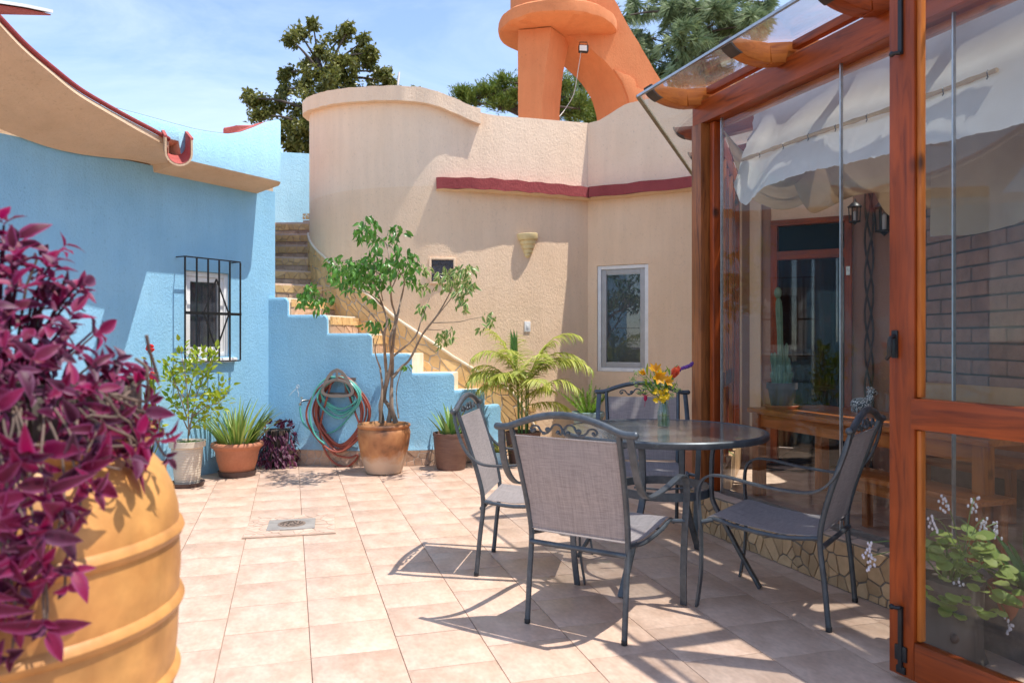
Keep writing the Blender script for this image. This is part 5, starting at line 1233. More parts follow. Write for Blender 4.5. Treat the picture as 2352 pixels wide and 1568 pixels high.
class LeafBag:                          # many leaves joined in one mesh
    def __init__(s): s.v = []; s.f = []; s.e = []
    def add(s, geo, Mx):
        vs, fs, ev = geo; b = len(s.v); s.v += [Mx @ q for q in vs]; s.f += [tuple(b + i for i in f) for f in fs]; s.e += ev
    def build(s, name, m, parent):
        me = leaf_mesh(name, (s.v, s.f, s.e), m); o = bpy.data.objects.new(name, me); COL.objects.link(o)
        if parent is not None: o.parent = parent; o.location = -wloc(parent)
        return tagk(o, 'stuff')
def emit_leaves(parent, items, keep=290, name='leaf'):   # the nearest leaves one by one, the rest joined
    eye = V((0, 0, H)); items = sorted(items, key=lambda it: (it[1].translation - eye).length)
    cache = {}; bags = {}
    for i, ((geo, m_), Mx) in enumerate(items):
        if i < keep:
            k = (id(geo), m_.name)
            if k not in cache: cache[k] = leaf_mesh(name, geo, m_)
            inst(name, cache[k], parent, Mx)
        else: bags.setdefault(m_.name, (LeafBag(), m_))[0].add(geo, Mx)
    for b, m_ in bags.values(): b.build('foliage', m_, parent)
def rdir(rg, zb=0.0):
    while True:
        q = V((rg.uniform(-1, 1), rg.uniform(-1, 1), rg.uniform(-1, 1)))
        if .05 < q.length < 1: q.normalize(); q.z += zb; return q.normalized()
def soil(parent, c, r_, z, m=None): MB().lathe([(0, z + .008), (r_ * .5, z + .012), (r_, z)], 24, c, False, False).build('soil', m or M['soil'], parent)
def potlathe(parent, c, prof, m, nm='pot', seg=40): return MB().lathe([(p[0], p[1]) for p in prof], seg, c, False, False).build(nm, m, parent, 40)
def saucer(parent, c, r_, m, h_=.035): MB().lathe([(0, .001), (r_ * .92, .001), (r_, h_), (r_ - .008, h_), (r_ * .9 - .008, .008), (0, .008)], 36, c, False, False).build('saucer', m, parent, 40)

# ------------------------------------------------------------------ big foreground jar with purple trailing plant
BC = V((-1.08, 1.60, 0))
bj = thing('clay_jar', 'large ochre clay jar with raised rings in the left foreground', 'jar', BC)
prof = [(.0, .005), (.25, .005), (.275, .05), (.318, .3), (.338, .5), (.344, .60)]
def ringp(z, r_): return [(r_ - .001, z - .017), (r_ + .006, z - .011), (r_ + .0105, z), (r_ + .006, z + .011), (r_ - .001, z + .017)]
prof += ringp(.632, .348) + [(.352, .70)] + ringp(.788, .356) + [(.3585, .86)] + ringp(.941, .356) + [(.353, .985), (.342, 1.03), (.322, 1.075), (.298, 1.105), (.285, 1.12), (.30, 1.145), (.305, 1.165), (.285, 1.17), (.265, 1.14), (.26, 1.10), (0, 1.10)]
potlathe(bj, BC, prof, M['bigclay'], 'body', 72)
lgp = thing('log_planter', 'weathered grey log planter ring standing in the mouth of the ochre jar', 'planter', BC + V((0, 0, 1.11)))
mb = MB(); 
for i in range(20):
    a = 2 * math.pi * i / 20; c = BC + V((.262 * math.cos(a), .262 * math.sin(a), 1.185 + .02 * math.sin(i * 2.3))); MB().box(c, (.014, .039, .075), a).build('stave', M['log'], lgp, 30, .005)
soil(lgp, BC, .265, 1.255)
pp_ = thing('purple_trailing_plant', 'purple trailing plant spilling over the big ochre jar in the left foreground', 'plant', BC + V((0, 0, 1.26)))
rg = random.Random(17)
pg_ = [(leaf_geo(L, W, f, c, 6, 'ovate', .04), m_) for L, W, f, c, m_ in ((.078, .034, .5, .35, M['lf_purple']), (.088, .036, .35, .6, M['lf_purple']), (.066, .030, .7, .2, M['lf_purpledark']), (.074, .034, .45, .9, M['lf_purpledark']), (.060, .028, .6, .5, M['lf_purple']), (.095, .030, .4, 1.1, M['lf_purple']), (.052, .030, .8, .1, M['lf_purpledark']), (.084, .040, .25, .7, M['lf_purple']))]
ppl = []
dome = [(0, 1.62), (.10, 1.56), (.17, 1.48), (.23, 1.38), (.28, 1.29), (.31, 1.22), (.33, 1.17), (.34, 1.14)]
nl = 0
def purple_node(p, outv, n_, sz):       # a shoot tip: rosette of leaves
    global nl
    ax_ = (outv + rdir(rg) * .5).normalized(); sdv = ax_.orthogonal().normalized(); a0 = rg.uniform(0, 6.28)
    for k in range(n_):
        a = a0 + k * 2.4; q = Matrix.Rotation(a, 3, ax_) @ sdv; d = (ax_ * rg.uniform(.3, 1.0) + q * .9 + V((0, 0, -.15))).normalized()
        ppl.append((rg.choice(pg_), frame(p + ax_ * .012 * k * .5, d, (q * -.6 + ax_ + V((0, 0, .5))), sz * rg.uniform(.45, 1.05)))); nl += 1
for k in range(95):                      # mound over the planter
    a = R(-56) + rg.gauss(0, .85); r_ = .305 * math.sqrt(rg.uniform(.0, 1)); z = interp(dome, r_) + rg.uniform(-.07, .02)
    p = BC + V((r_ * math.cos(a), r_ * math.sin(a), z)); outv = V((math.cos(a) * (r_ / .36), math.sin(a) * (r_ / .36), .75 - r_ * 1.2))
    b = p - outv * .1; MB().tube([BC + V((r_ * .4 * math.cos(a), r_ * .4 * math.sin(a), 1.27)), b, p], [.004, .003, .0025], 5).build('stem', M['drystem'] if k % 4 == 0 else M['lf_purpledark'], pp_)
    purple_node(p, outv, 4, .80)
    purple_node(b + (p - b) * .35, outv, 2, .85); purple_node(b.lerp(BC + V((0, 0, 1.3)), .35), outv, 2, .85)
for k in range(60):                      # thick collar of leaves over the planter rim
    a = R(rg.uniform(-82, 8)); z = rg.uniform(1.10, 1.33); r_ = interp([(1.1, .31), (1.2, .305), (1.35, .26)], z); purple_node(BC + V((r_ * math.cos(a), r_ * math.sin(a), z)), V((math.cos(a), math.sin(a), .1)), 3, .78)
strands = [(-64, .78), (-60, .86), (-57, .80), (-53, .83), (-50, .90), (-47, .86), (-44, .88), (-41, .95), (-38, .93), (-36, 1.08), (-32, 1.14), (-26, 1.15), (-21, 1.13), (-15, 1.15), (-9, 1.12), (-3, 1.16), (-65, .9), (-58, .92), (-52, .95), (-48, .98), (-61, .80), (-67, .74), (-62, 1.0), (-55, 1.0), (-46, 1.03), (-33, 1.1)]
for az, zend in strands:
    a = R(az + rg.uniform(-2, 2)); pts = []
    for i in range(9):
        t = i / 8; z = lerp(1.24, zend, t); r_ = interp([(.7, .378), (.95, .39), (1.03, .385), (1.12, .365), (1.2, .33), (1.26, .27)], z) + .012 * rg.uniform(0, 1); aa = a + R(3 * math.sin(t * 5 + az)); pts.append(BC + V((r_ * math.cos(aa), r_ * math.sin(aa), z)))
    MB().tube(catmull(pts, 3), .0024, 6).build('stem', M['drystem'], pp_)
    for i in range(2, 9):
        if rg.random() < .30 and i < 8: continue
        purple_node(pts[i], V((math.cos(a), math.sin(a), -.35)), (2 if az < -36 else 1) if i < 8 else 3, .9)
for k in range(5):                      # bare tangled stems over the planter face
    a = R(rg.uniform(-75, 15)); z = rg.uniform(1.12, 1.42); r_ = interp([(1.1, .37), (1.3, .33), (1.45, .24)], z); pts = []
    for i in range(6): aa = a + R(i * rg.uniform(-5, 5)); pts.append(BC + V(((r_ + rg.uniform(0, .03)) * math.cos(aa), (r_ + rg.uniform(0, .03)) * math.sin(aa), z - i * rg.uniform(.01, .04))))
    MB().tube(catmull(pts, 3), rg.uniform(.0022, .004), 6).build('stem', M['drystem'], pp_)
emit_leaves(pp_, ppl)
print('purple leaves', nl)

# ------------------------------------------------------------------ potted ficus tree
fc = FL(882, 1085); YF = fc.y
fp = thing('clay_pot', 'wide weathered clay pot with lime stain below the braided tree', 'pot', fc)
sP = 1.0
potlathe(fp, fc, [(0, .003), (.165, .003), (.18, .012), (.215, .12), (.245, .25), (.262, .36), (.266, .41), (.258, .445), (.25, .455), (.262, .468), (.268, .482), (.262, .496), (.245, .497), (.232, .47), (.228, .44), (0, .44)], M['oldclay'], 'pot', 56)
soil(fp, fc, .228, .448)
ft = thing('ficus_tree', 'small braided-trunk ficus tree with drooping glossy leaves', 'tree', fc + V((0, 0, .45)))
def cc_(x, y): return (516.8 + .3295 * x, 459.4 + .3295 * y)
brs = [([(1095, 1550), (1085, 1440), (1105, 1340), (1125, 1250), (1120, 1150), (1108, 950), (1130, 850), (1100, 740), (1060, 640), (1030, 560)], .027, .006),
       ([(1108, 950), (1050, 830), (960, 740), (880, 670)], .010, .003), ([(1105, 745), (1000, 650), (850, 610), (700, 610)], .008, .003),
       ([(1140, 1550), (1150, 1450), (1110, 1380), (1135, 1250), (1160, 1100), (1150, 980), (1190, 830), (1160, 700), (1150, 500), (1130, 320), (1050, 240)], .026, .004),
       ([(1190, 1550), (1160, 1420), (1165, 1200), (1172, 1000), (1200, 820), (1230, 680), (1250, 560), (1210, 490)], .025, .004),
       ([(1168, 1235), (1230, 1165), (1290, 1105), (1380, 930), (1480, 800), (1570, 640), (1590, 560)], .017, .004), ([(1380, 930), (1430, 870), (1580, 680), (1640, 600)], .010, .003),
       ([(1170, 1090), (1320, 960), (1370, 830), (1440, 650), (1470, 600)], .011, .003), ([(1450, 855), (1620, 850), (1700, 832), (1790, 815)], .005, .002), ([(1400, 900), (1480, 905), (1530, 900)], .005, .002),
       ([(1085, 1180), (1045, 1050), (1075, 940)], .009, .003), ([(1080, 1550), (1090, 1400), (1095, 1280), (1082, 1180)], .016, .010), ([(1210, 1520), (1195, 1330), (1235, 1160)], .008, .004), ([(1150, 560), (1000, 470), (880, 420), (780, 430)], .007, .002), ([(1130, 330), (1190, 260), (1230, 210)], .006, .002), ([(1160, 620), (1240, 450), (1300, 400)], .006, .002), ([(1100, 700), (1060, 520), (1040, 420)], .006, .003), ([(850, 615), (720, 620), (600, 650)], .004, .002)]
rf = random.Random(23)
def fdepth(x, y):                         # limbs reach out towards the patio, some back over the wall
    hgt = max(0, (1200 - y) / 1000); return hgt * (-.42 + .55 * math.sin(x * .0093 + 1.1) + .25 * math.sin(y * .013 + x * .004))
for pts, r0, r1 in brs:
    P_ = []
    for i, (x, y) in enumerate(pts):
        X_, Y_ = cc_(x, y); P_.append(D(X_, Y_, YF + fdepth(x, y) + .05 * math.sin(i * 1.9 + x) * (1 if y > 1150 else .3)))
    c = catmull(P_, 5); MB().tube(c, [lerp(r0, r1, (i / (len(c) - 1)) ** .8) * (1 + .10 * math.sin(i * 1.3)) for i in range(len(c))], 9).build('trunk' if r0 > .02 else 'branch', M['bark'], ft)
cls = [(1000, 180, 70, 80), (940, 220, 60, 50), (1030, 260, 60, 40), (1200, 220, 70, 60), (1150, 290, 60, 40), (800, 440, 90, 60), (760, 500, 60, 50), (900, 450, 100, 60), (830, 520, 110, 60), (900, 580, 110, 60), (970, 480, 90, 70), (1060, 400, 90, 80), (1090, 500, 90, 80), (1230, 380, 100, 60), (1290, 440, 80, 60), (1180, 480, 90, 60), (1280, 540, 50, 70), (600, 620, 60, 50), (560, 690, 70, 60), (660, 730, 50, 60), (730, 670, 50, 50), (620, 660, 50, 60), (1380, 480, 60, 40), (1370, 590, 60, 50), (1550, 520, 90, 60), (1620, 540, 90, 80), (1680, 480, 90, 40), (1520, 590, 60, 50), (1650, 650, 60, 60), (1650, 740, 50, 50), (1690, 590, 60, 50), (1390, 740, 45, 50), (1830, 820, 60, 50), (1790, 880, 30, 30), (1540, 930, 80, 60), (1500, 1000, 40, 40), (1020, 880, 70, 50), (1150, 840, 20, 20), (1010, 690, 60, 30), (1270, 1150, 30, 15), (1090, 590, 80, 40), (1000, 560, 80, 40)]
fg_ = [leaf_geo(.082, .036, .45, .6, 5), leaf_geo(.074, .032, .5, .9, 5), leaf_geo(.09, .035, .4, .4, 5)]
fm = [leaf_mesh('leaf', g, M['lf_ficus']) for g in fg_]; fv = [leaf_mesh('leaf', g, M['lf_varieg']) for g in fg_]
bag1, bag2 = LeafBag(), LeafBag(); nf = 0; allp = []
for (x, y, rx, ry) in cls:
    n_ = max(5, int(rx * ry / 150)); n_ = min(n_, 46)
    ctr_d = fdepth(x, y)
    for k in range(n_):
        a = rf.uniform(0, 6.28); q = math.sqrt(rf.random()); X_, Y_ = cc_(x + rx * q * math.cos(a), y + ry * q * math.sin(a)); p = D(X_, Y_, YF + ctr_d + rf.uniform(-.13, .13)); allp.append((p, x > 1325 and y < 1100))
rf.shuffle(allp)
for i, (p, vg) in enumerate(allp):
    d = V((rf.gauss(0, .55), rf.gauss(0, .5), -1 + rf.uniform(-.1, .7))).normalized(); n = V((rf.gauss(.3, .6), rf.gauss(-.6, .5), rf.gauss(.5, .4))); Mx = frame(p, d, n, rf.uniform(.75, 1.2)); k = rf.randrange(3)
    if i < 290: inst('leaf', (fv if vg else fm)[k], ft, Mx)
    else: (bag2 if vg else bag1).add(fg_[k], Mx)
bag1.build('foliage', M['lf_ficus'], ft); bag2.build('variegated_foliage', M['lf_varieg'], ft)
print('ficus leaves', len(allp))

# ------------------------------------------------------------------ pots along the blue wall
p1 = FL(430, 1115); b1 = thing('beige_pot', 'beige ribbed plastic pot on a dark saucer at the foot of the blue wall', 'pot', p1)
pr = [(0, .012), (.105, .012)] 
for k in range(14): z = .02 + k * .0235; pr += [(.107 + .0023 * k, z), (.109 + .0023 * k, z + .012), (.1065 + .0023 * k, z + .022)]
pr += [(.148, .36), (.158, .362), (.160, .415), (.15, .416), (.142, .38), (0, .375)]
potlathe(b1, p1, pr, M['beigepot']); saucer(b1, p1, .155, M['brownsaucer'], .04); soil(b1, p1, .142, .376)
ls = thing('lime_shrub', 'yellow-green leafy shrub growing in the beige pot', 'shrub', p1 + V((0, 0, .38)))
lpl = []; lm_ = [(leaf_geo(L, W, .35, .4, 4), M['lf_lime']) for L, W in ((.066, .034), (.058, .03), (.074, .036))]
def Q1(x, y, dy=0): return D(x, y, p1.y + dy)
stems = [[(432, 1012), (433, 960), (430, 900), (424, 850), (415, 800)], [(434, 1000), (445, 930), (462, 880), (478, 845), (492, 808)], [(434, 980), (455, 930), (485, 915), (512, 885)], [(430, 960), (410, 900), (395, 860), (384, 830)], [(431, 985), (412, 945), (392, 925)], [(440, 960), (470, 935), (500, 925), (516, 908)], [(428, 930), (440, 880), (450, 840), (455, 815)], [(428, 920), (400, 880), (380, 870)], [(433, 990), (460, 960), (490, 945)]]
rl = random.Random(31); cnt = 0
for sg_ in stems:
    dy = rl.uniform(-.3, .12); c = catmull([Q1(x, y, dy * i / 3) for i, (x, y) in enumerate(sg_)], 6)
    MB().tube(c, [lerp(.006, .0018, i / (len(c) - 1)) for i in range(len(c))], 6).build('stem', M['bark'], ls)
    for i in range(5, len(c)):
        for k in range(5 if i > len(c) // 2 else 3):
            tw_ = rdir(rl, .3); e = c[i] + tw_ * rl.uniform(.01, .09); d = (tw_ + V((0, 0, .4))).normalized(); lpl.append((rl.choice(lm_), frame(e, d, rdir(rl, .8), rl.uniform(.7, 1.15)))); cnt += 1
for k in range(9): a = k * .7; lpl.append((lm_[2], frame(p1 + V((.03 * math.cos(a) + .04, .03 * math.sin(a) - .04, .39)), V((math.cos(a), math.sin(a), .5)), V((0, 0, 1)), 1.25)))
emit_leaves(ls, lpl)
print('lime', cnt)
p2 = V(((545 - CX) / F * 7.6, 7.6, 0)); b2 = thing('terracotta_pot', 'round-rimmed terracotta plastic pot on a dark saucer', 'pot', p2)
potlathe(b2, p2, [(0, .012), (.15, .012), (.158, .03), (.186, .14), (.19, .145), (.205, .235), (.222, .275), (.238, .283), (.25, .298), (.25, .318), (.238, .333), (.215, .335), (.205, .31), (0, .305)], M['terracotta'], 'pot', 48); saucer(b2, p2, .185, M['brownsaucer'], .055); soil(b2, p2, .205, .307)
al = thing('spiky_aloe', 'dense clump of pale green spiky aloe blades in the terracotta pot', 'plant', p2 + V((0, 0, .31)))
am = [leaf_mesh('blade', leaf_geo(L, .027, .8, c, 7, 'blade'), M['lf_aloe']) for L, c in ((.46, .22), (.54, .35), (.42, .1), (.48, .6))]
for k in range(110):
    a = rl.uniform(0, 6.28); r_ = .17 * math.sqrt(rl.random()); lean = r_ / .17 * .62 + rl.uniform(-.12, .16); inst('blade', rl.choice(am), al, frame(p2 + V((r_ * math.cos(a), r_ * math.sin(a), .305)), V((math.cos(a) * lean, math.sin(a) * lean, 1)), V((-math.cos(a), -math.sin(a), .6)), rl.uniform(.6, 1.05)))
p3 = FL(637, 1070); b3 = thing('black_nursery_pot', 'small black pot half hidden by purple trailing leaves in the blue corner', 'pot', p3)
potlathe(b3, p3, [(0, .003), (.10, .003), (.125, .36), (.135, .362), (.135, .39), (.12, .39), (.115, .37), (0, .37)], M['black']); soil(b3, p3, .115, .372)
pq = thing('dark_purple_plant', 'dark purple trailing plant covering a small black pot in the blue corner', 'plant', p3 + V((0, 0, .37)))
dm = [leaf_mesh('leaf', leaf_geo(L, .032, .5, c, 4), M['lf_purpledark']) for L, c in ((.074, .4), (.064, .7), (.08, .5))]
for k in range(280):
    a = rl.uniform(-math.pi, math.pi) if k % 3 else R(-75) + rl.gauss(0, .7); z = rl.choice((rl.uniform(.0, .45), rl.uniform(.02, .35))); r_ = interp([(0, .215), (.1, .2), (.25, .17), (.36, .16), (.42, .12), (.5, .04)], z) * rl.uniform(.85, 1.1); q = V((math.cos(a), math.sin(a), 0))
    inst('leaf', rl.choice(dm), pq, frame(p3 + q * r_ + V((0, 0, z + .02)), (q * .7 + V((rl.gauss(0, .4), rl.gauss(0, .4), -.7 if z < .36 else .5))), q + V((0, 0, .5)), rl.uniform(.8, 1.2)))
for k in range(16):
    a = R(-75) + rl.gauss(0, .8); q = V((math.cos(a), math.sin(a), 0)); MB().tube(catmull([p3 + q * .1 + V((0, 0, .41)), p3 + q * .16 + V((0, 0, .37)), p3 + q * .165 + V((rl.uniform(-.02, .02), 0, .24)), p3 + q * .18 + V((rl.uniform(-.04, .04), 0, .1))], 4), .003, 5).build('stem', M['drystem'], pq)
p5 = FL(1036, 1076); b5 = thing('brown_pot', 'tapered dark brown plastic pot beside the blue stair wall', 'pot', p5)
potlathe(b5, p5, [(0, .003), (.145, .003), (.15, .02), (.165, .13), (.168, .135), (.182, .30), (.185, .345), (.19, .35), (.192, .378), (.18, .38), (.172, .35), (0, .345)], M['brownpot'], 'pot', 44); soil(b5, p5, .172, .347)
ag = thing('aloe_rosette', 'upright toothed aloe rosette in the brown pot', 'plant', p5 + V((0, 0, .35)))
rl5 = random.Random(2)
for k in range(17):
    a = k * 2.399; lean = .12 + .045 * k; L_ = .36 - .008 * k; W_ = .062
    mb = MB(); n_ = 9; d = V((math.cos(a) * lean, math.sin(a) * lean, 1)).normalized(); o_ = V((math.cos(a), math.sin(a), 0)); sdv = V((-math.sin(a), math.cos(a), 0)); b0 = p5 + V((0, 0, .345)) + o_ * (.015 + .006 * k); nrm_ = d.cross(sdv)
    for i in range(n_ + 1):
        t = i / n_; wv = W_ * (1 - t) ** .7 / 2; c = b0 + d * L_ * t + o_ * .05 * t * t; tk = .012 * (1 - t); mb.v += [c - sdv * wv + nrm_ * tk * .8, c - nrm_ * tk, c + sdv * wv + nrm_ * tk * .8, c + nrm_ * tk * .2]
    for i in range(n_):
        for q in range(4): mb.f.append((i * 4 + q, i * 4 + (q + 1) % 4, i * 4 + 4 + (q + 1) % 4, i * 4 + 4 + q))
        if i < n_ - 1:
            for sg_ in (0, 2): e = mb.v[i * 4 + sg_]; w2 = (mb.v[i * 4 + 4 + sg_] - e) * .25; mb.add([e - w2, e + w2, e + (sdv if sg_ else -sdv) * .006 + w2], [(0, 1, 2)])
    mb.build('leaf', M['lf_agave'], ag, 50, fix=False)
p6 = FL(1146, 1068); b6 = thing('small_pale_pot', 'small pale blue pot by the end of the stair wall', 'pot', p6)
potlathe(b6, p6, [(0, .012), (.06, .012), (.085, .13), (.09, .135), (.088, .145), (.078, .145), (0, .125)], M['paleblue']); saucer(b6, p6, .085, M['brownsaucer'], .02); soil(b6, p6, .078, .127)
sp6 = thing('spider_plant', 'small yellow-green spider plant in the small pale pot', 'plant', p6 + V((0, 0, .13)))
smx = [leaf_mesh('blade', leaf_geo(L, .016, .5, c, 7, 'strap'), M['lf_palm']) for L, c in ((.2, .9), (.17, 1.3), (.23, .6))]
for k in range(34): a = rl.uniform(0, 6.28); inst('blade', rl.choice(smx), sp6, frame(p6 + V((.02 * math.cos(a), .02 * math.sin(a), .13)), V((math.cos(a), math.sin(a), rl.uniform(.5, 1.8))), V((-math.cos(a) * .3, -math.sin(a) * .3, 1)), rl.uniform(.8, 1.2)))
# areca palm
pc = V((.12, 8.38, 0)); pb_ = thing('palm_pot', 'dark pot of the yellow palm behind the near chairs', 'pot', pc)
potlathe(pb_, pc, [(0, .003), (.15, .003), (.19, .30), (.2, .34), (.185, .34), (.175, .31), (0, .31)], M['brownpot']); soil(pb_, pc, .175, .312)
pl = thing('areca_palm', 'yellow-green areca palm with arching feathery fronds by the tan wall', 'palm', pc + V((0, 0, .31)))
rpm = random.Random(41)
def frond(b, d, L_, droop, wd):
    bag = LeafBag(); pts = []; p = b.copy(); dd = d.normalized(); n_ = 22
    for i in range(n_ + 1):
        pts.append(p.copy()); dd = (dd + V((d.x * .02, d.y * .02, -droop / n_ * (.3 + 1.6 * (i / n_) ** 1.3)))).normalized(); p += dd * L_ / n_
    for i in range(6, n_ + 1):
        t_ = (pts[min(i + 1, n_)] - pts[i - 1]).normalized(); sdv = t_.cross(V((0, 0, 1)))
        sdv = sdv.normalized() if sdv.length > .05 else V((1, 0, 0)); k = (i - 6) / (n_ - 6); ll = wd * (.45 + .9 * math.sin(math.pi * (.12 + .78 * k)))
        for s in (-1, 1):
            for h in range(2):
                dl = (sdv * s * .9 + t_ * (.55 + .3 * k) + V((0, 0, rpm.uniform(-.35, .12)))).normalized(); bag.add(leaf_geo(ll * rpm.uniform(.85, 1.1), .0135, .7, rpm.uniform(.4, 1.1), 5, 'strap'), frame(pts[i] + t_ * h * L_ / n_ * .5, dl, V((0, 0, 1)) + t_ * .2))
    fo = bag.build('frond', M['lf_palm'], pl); del fo['kind']
    MB().tube(pts, [lerp(.006, .002, i / n_) for i in range(n_ + 1)], 5).build('rachis', M['lf_palm'], fo if False else pl)
for (ax_, ay_, z_, L_, dr_, wd) in ((-.55, -.1, 1.2, .95, 1.9, .20), (-.8, -.3, .8, .8, 1.6, .19), (.6, -.05, 1.2, 1.0, 1.9, .20), (.85, -.1, .8, .95, 1.5, .21), (.2, -.5, 1.3, .9, 1.4, .19), (-.25, -.5, 1.2, .8, 1.4, .18), (-1.0, -.1, .45, .72, 1.0, .17), (1.0, -.3, .4, .75, 1.0, .18), (-.05, .2, 1.6, .95, .8, .18), (.5, -.4, .7, .7, 1.4, .17), (-.6, -.5, .6, .65, 1.4, .16), (.9, .1, 1.1, 1.05, 1.8, .2), (-.35, .1, 1.5, 1.05, 1.5, .19), (.35, .1, 1.5, .9, 1.2, .18), (0, -.7, .8, .6, 1.5, .16), (-.7, -.2, 1.2, 1.0, 2.1, .2), (.7, -.3, 1.2, 1.0, 2.1, .2), (-.9, -.4, .9, .9, 1.8, .19), (.3, -.6, 1.0, .85, 1.7, .18), (-.4, -.5, 1.0, .85, 1.8, .18), (.55, .0, 1.4, 1.15, 2.0, .2), (1.0, -.2, .9, 1.05, 1.7, .2)):
    a = rpm.uniform(0, 6.28); frond(pc + V((.05 * math.cos(a), .05 * math.sin(a), rpm.uniform(.55, .9))), V((ax_ * .75, ay_ * .75, z_)), L_ * .74, dr_, wd * .9)
for k in range(2):                        # two spear fronds, still narrow and green
    bag = LeafBag(); b = pc + V((-.05 + k * .02, 0, .31)); d = V((-.02 - .05 * k, -.02, 1)); 
    for i in range(13): t = i / 12; dl = (d + V(((i % 2 * 2 - 1) * .16 - .12, rpm.uniform(-.1, .1), .3))).normalized(); bag.add(leaf_geo(.26 - .1 * t, .013, .6, .2, 5, 'strap'), frame(b + d * (.72 + .28 * t), dl, V((0, -1, .2))))
    o = bag.build('spear_frond', M['lf_strap'], pl); del o['kind']; MB().tube([b, b + d * 1.05], [.008, .003], 6).build('rachis', M['greenstem'], pl)
for k in range(12): a = k * .9; MB().tube([pc + V((.05 * math.cos(a), .05 * math.sin(a), .31)), pc + V((.06 * math.cos(a), .06 * math.sin(a), .88))], [.011, .007], 6).build('cane', M['greenstem'], pl)
# foxtail fern in the corner
p7 = V((.885, 8.93, 0)); b7 = thing('teal_pot', 'pale grey-teal ribbed pot in the tan wall corner', 'pot', p7)
potlathe(b7, p7, [(0, .003), (.13, .003), (.17, .42), (.175, .44), (.19, .455), (.192, .50), (.18, .505), (.17, .47), (0, .465)], M['tealpot']); soil(b7, p7, .17, .467)
ff = thing('foxtail_fern', 'bright green foxtail fern with bottlebrush plumes in the teal pot', 'fern', p7 + V((0, 0, .47)))
for k in range(17):
    a = k * 2.4; lean = rl.uniform(.1, 1.0); L_ = rl.uniform(.28, .5); d = V((math.cos(a) * lean, math.sin(a) * lean, 1)).normalized(); bag = LeafBag(); b = p7 + V((.04 * math.cos(a), .04 * math.sin(a), .46)); sdv = d.orthogonal().normalized()
    for i in range(190):
        t = rl.uniform(.08, 1); r_ = .034 * math.sin(math.pi * (.18 + .8 * t)) + .004; q = Matrix.Rotation(rl.uniform(0, 6.28), 3, d) @ sdv; bag.add(leaf_geo(r_ * 1.2, .0065, .2, .1, 2), frame(b + d * L_ * t + V((0, 0, -.05 * lean * t * t)), q + d * .9, d, 1))
    o = bag.build('plume', M['lf_fern'], ff); del o['kind']
# strap-leaf plant behind the corner post
p8 = V((1.78, 7.45, 0)); b8 = thing('clay_flowerpot', 'terracotta pot of the strap-leaf plant behind the corner post', 'pot', p8)
potlathe(b8, p8, [(0, .003), (.11, .003), (.15, .26), (.165, .262), (.165, .30), (.15, .30), (.14, .28), (0, .275)], M['terracotta']); soil(b8, p8, .14, .277)
s8 = thing('strap_leaf_plant', 'dark green strap-leaved plant just left of the timber corner post', 'plant', p8 + V((0, 0, .28)))
sm8 = [leaf_mesh('leaf', leaf_geo(L, .042, .5, c, 8, 'strap'), M['lf_strap']) for L, c in ((.55, .8), (.5, 1.2), (.62, .6))]
for k in range(18): a = k * 2.4; inst('leaf', rl.choice(sm8), s8, frame(p8 + V((.02 * math.cos(a), .02 * math.sin(a), .28)), V((math.cos(a) * .8, math.sin(a) * .8, rl.uniform(.6, 1.8))), V((-math.cos(a) * .3, -math.sin(a) * .3, 1)), rl.uniform(.8, 1.2)))
# geranium glimpsed behind the purple plant
gq = V((-3.02, 6.35, 0)); gz = thing('geranium', 'red-flowered geranium partly hidden behind the purple foreground plant', 'plant', gq)
potlathe(gz, gq, [(0, .003), (.11, .003), (.15, .30), (.16, .32), (.145, .32), (0, .29)], M['terracotta'])
gm_ = leaf_mesh('leaf', leaf_geo(.06, .062, .15, .2, 5, 'round'), M['lf_lime']); fm_ = mat('red_petals', (.62, .02, .015), (.5, .012, .01), .5, 20)
for k, (x, y) in enumerate(((345, 800), (352, 862), (330, 900), (365, 930))):
    tip = D(x, y, 6.35); MB().tube(catmull([gq + V((0, 0, .3)), gq.lerp(tip, .5) + V((.05, 0, .1)), tip], 5), .005, 5).build('stem', M['greenstem'], gz)
    if k < 2:
        fb = MB()
        for i in range(22): q = rdir(rl); fb.ball(tip + q * .026, .012, 6, 4)
        fb.build('flower_head', fm_, gz)
    for i in range(7): q = rdir(rl); inst('leaf', gm_, gz, frame(tip + V((0, 0, -.10 - .03 * i)) + q * .03, q + V((0, 0, .2)), V((0, -.3, 1)), rl.uniform(.7, 1.1)))

# ------------------------------------------------------------------ log planter and plants seen through the door leaf
lc = V((1.87, 3.27, 0)); lo = thing('log_stump', 'grey weathered log stump planter behind the open door leaf', 'planter', lc)
mb = MB(); sg = 26; prof_ = []
for i in range(9):
    z = .003 + i * .042
    for k in range(sg): a = 2 * math.pi * k / sg; r_ = .128 + .012 * math.sin(a * 3 + .6) + .006 * math.sin(a * 9 + i * .4) + (.014 if i == 0 else 0); mb.v.append(lc + V((r_ * math.cos(a), r_ * math.sin(a), z)))
for i in range(8):
    for k in range(sg): mb.f.append((i * sg + k, i * sg + (k + 1) % sg, (i + 1) * sg + (k + 1) % sg, (i + 1) * sg + k))
mb.f.append(tuple(range(8 * sg, 9 * sg))); mb.build('trunk', M['log'], lo, 50)
kn = lc + V((-.055, -.125, .13)); MB().ball(kn, .02, 10, 6, (1, .6, 1.1)).build('knot', M['wooddark'], lo)
pe = thing('plectranthus', 'pale green scalloped-leaf plant with white flower spikes on the log stump', 'plant', lc + V((0, 0, .34)))
qm = [leaf_mesh('leaf', leaf_geo(L, L * .95, .12, c, 6, 'round', .03), M['lf_plec']) for L, c in ((.058, .3), (.048, .5), (.066, .2))]
re_ = random.Random(6)
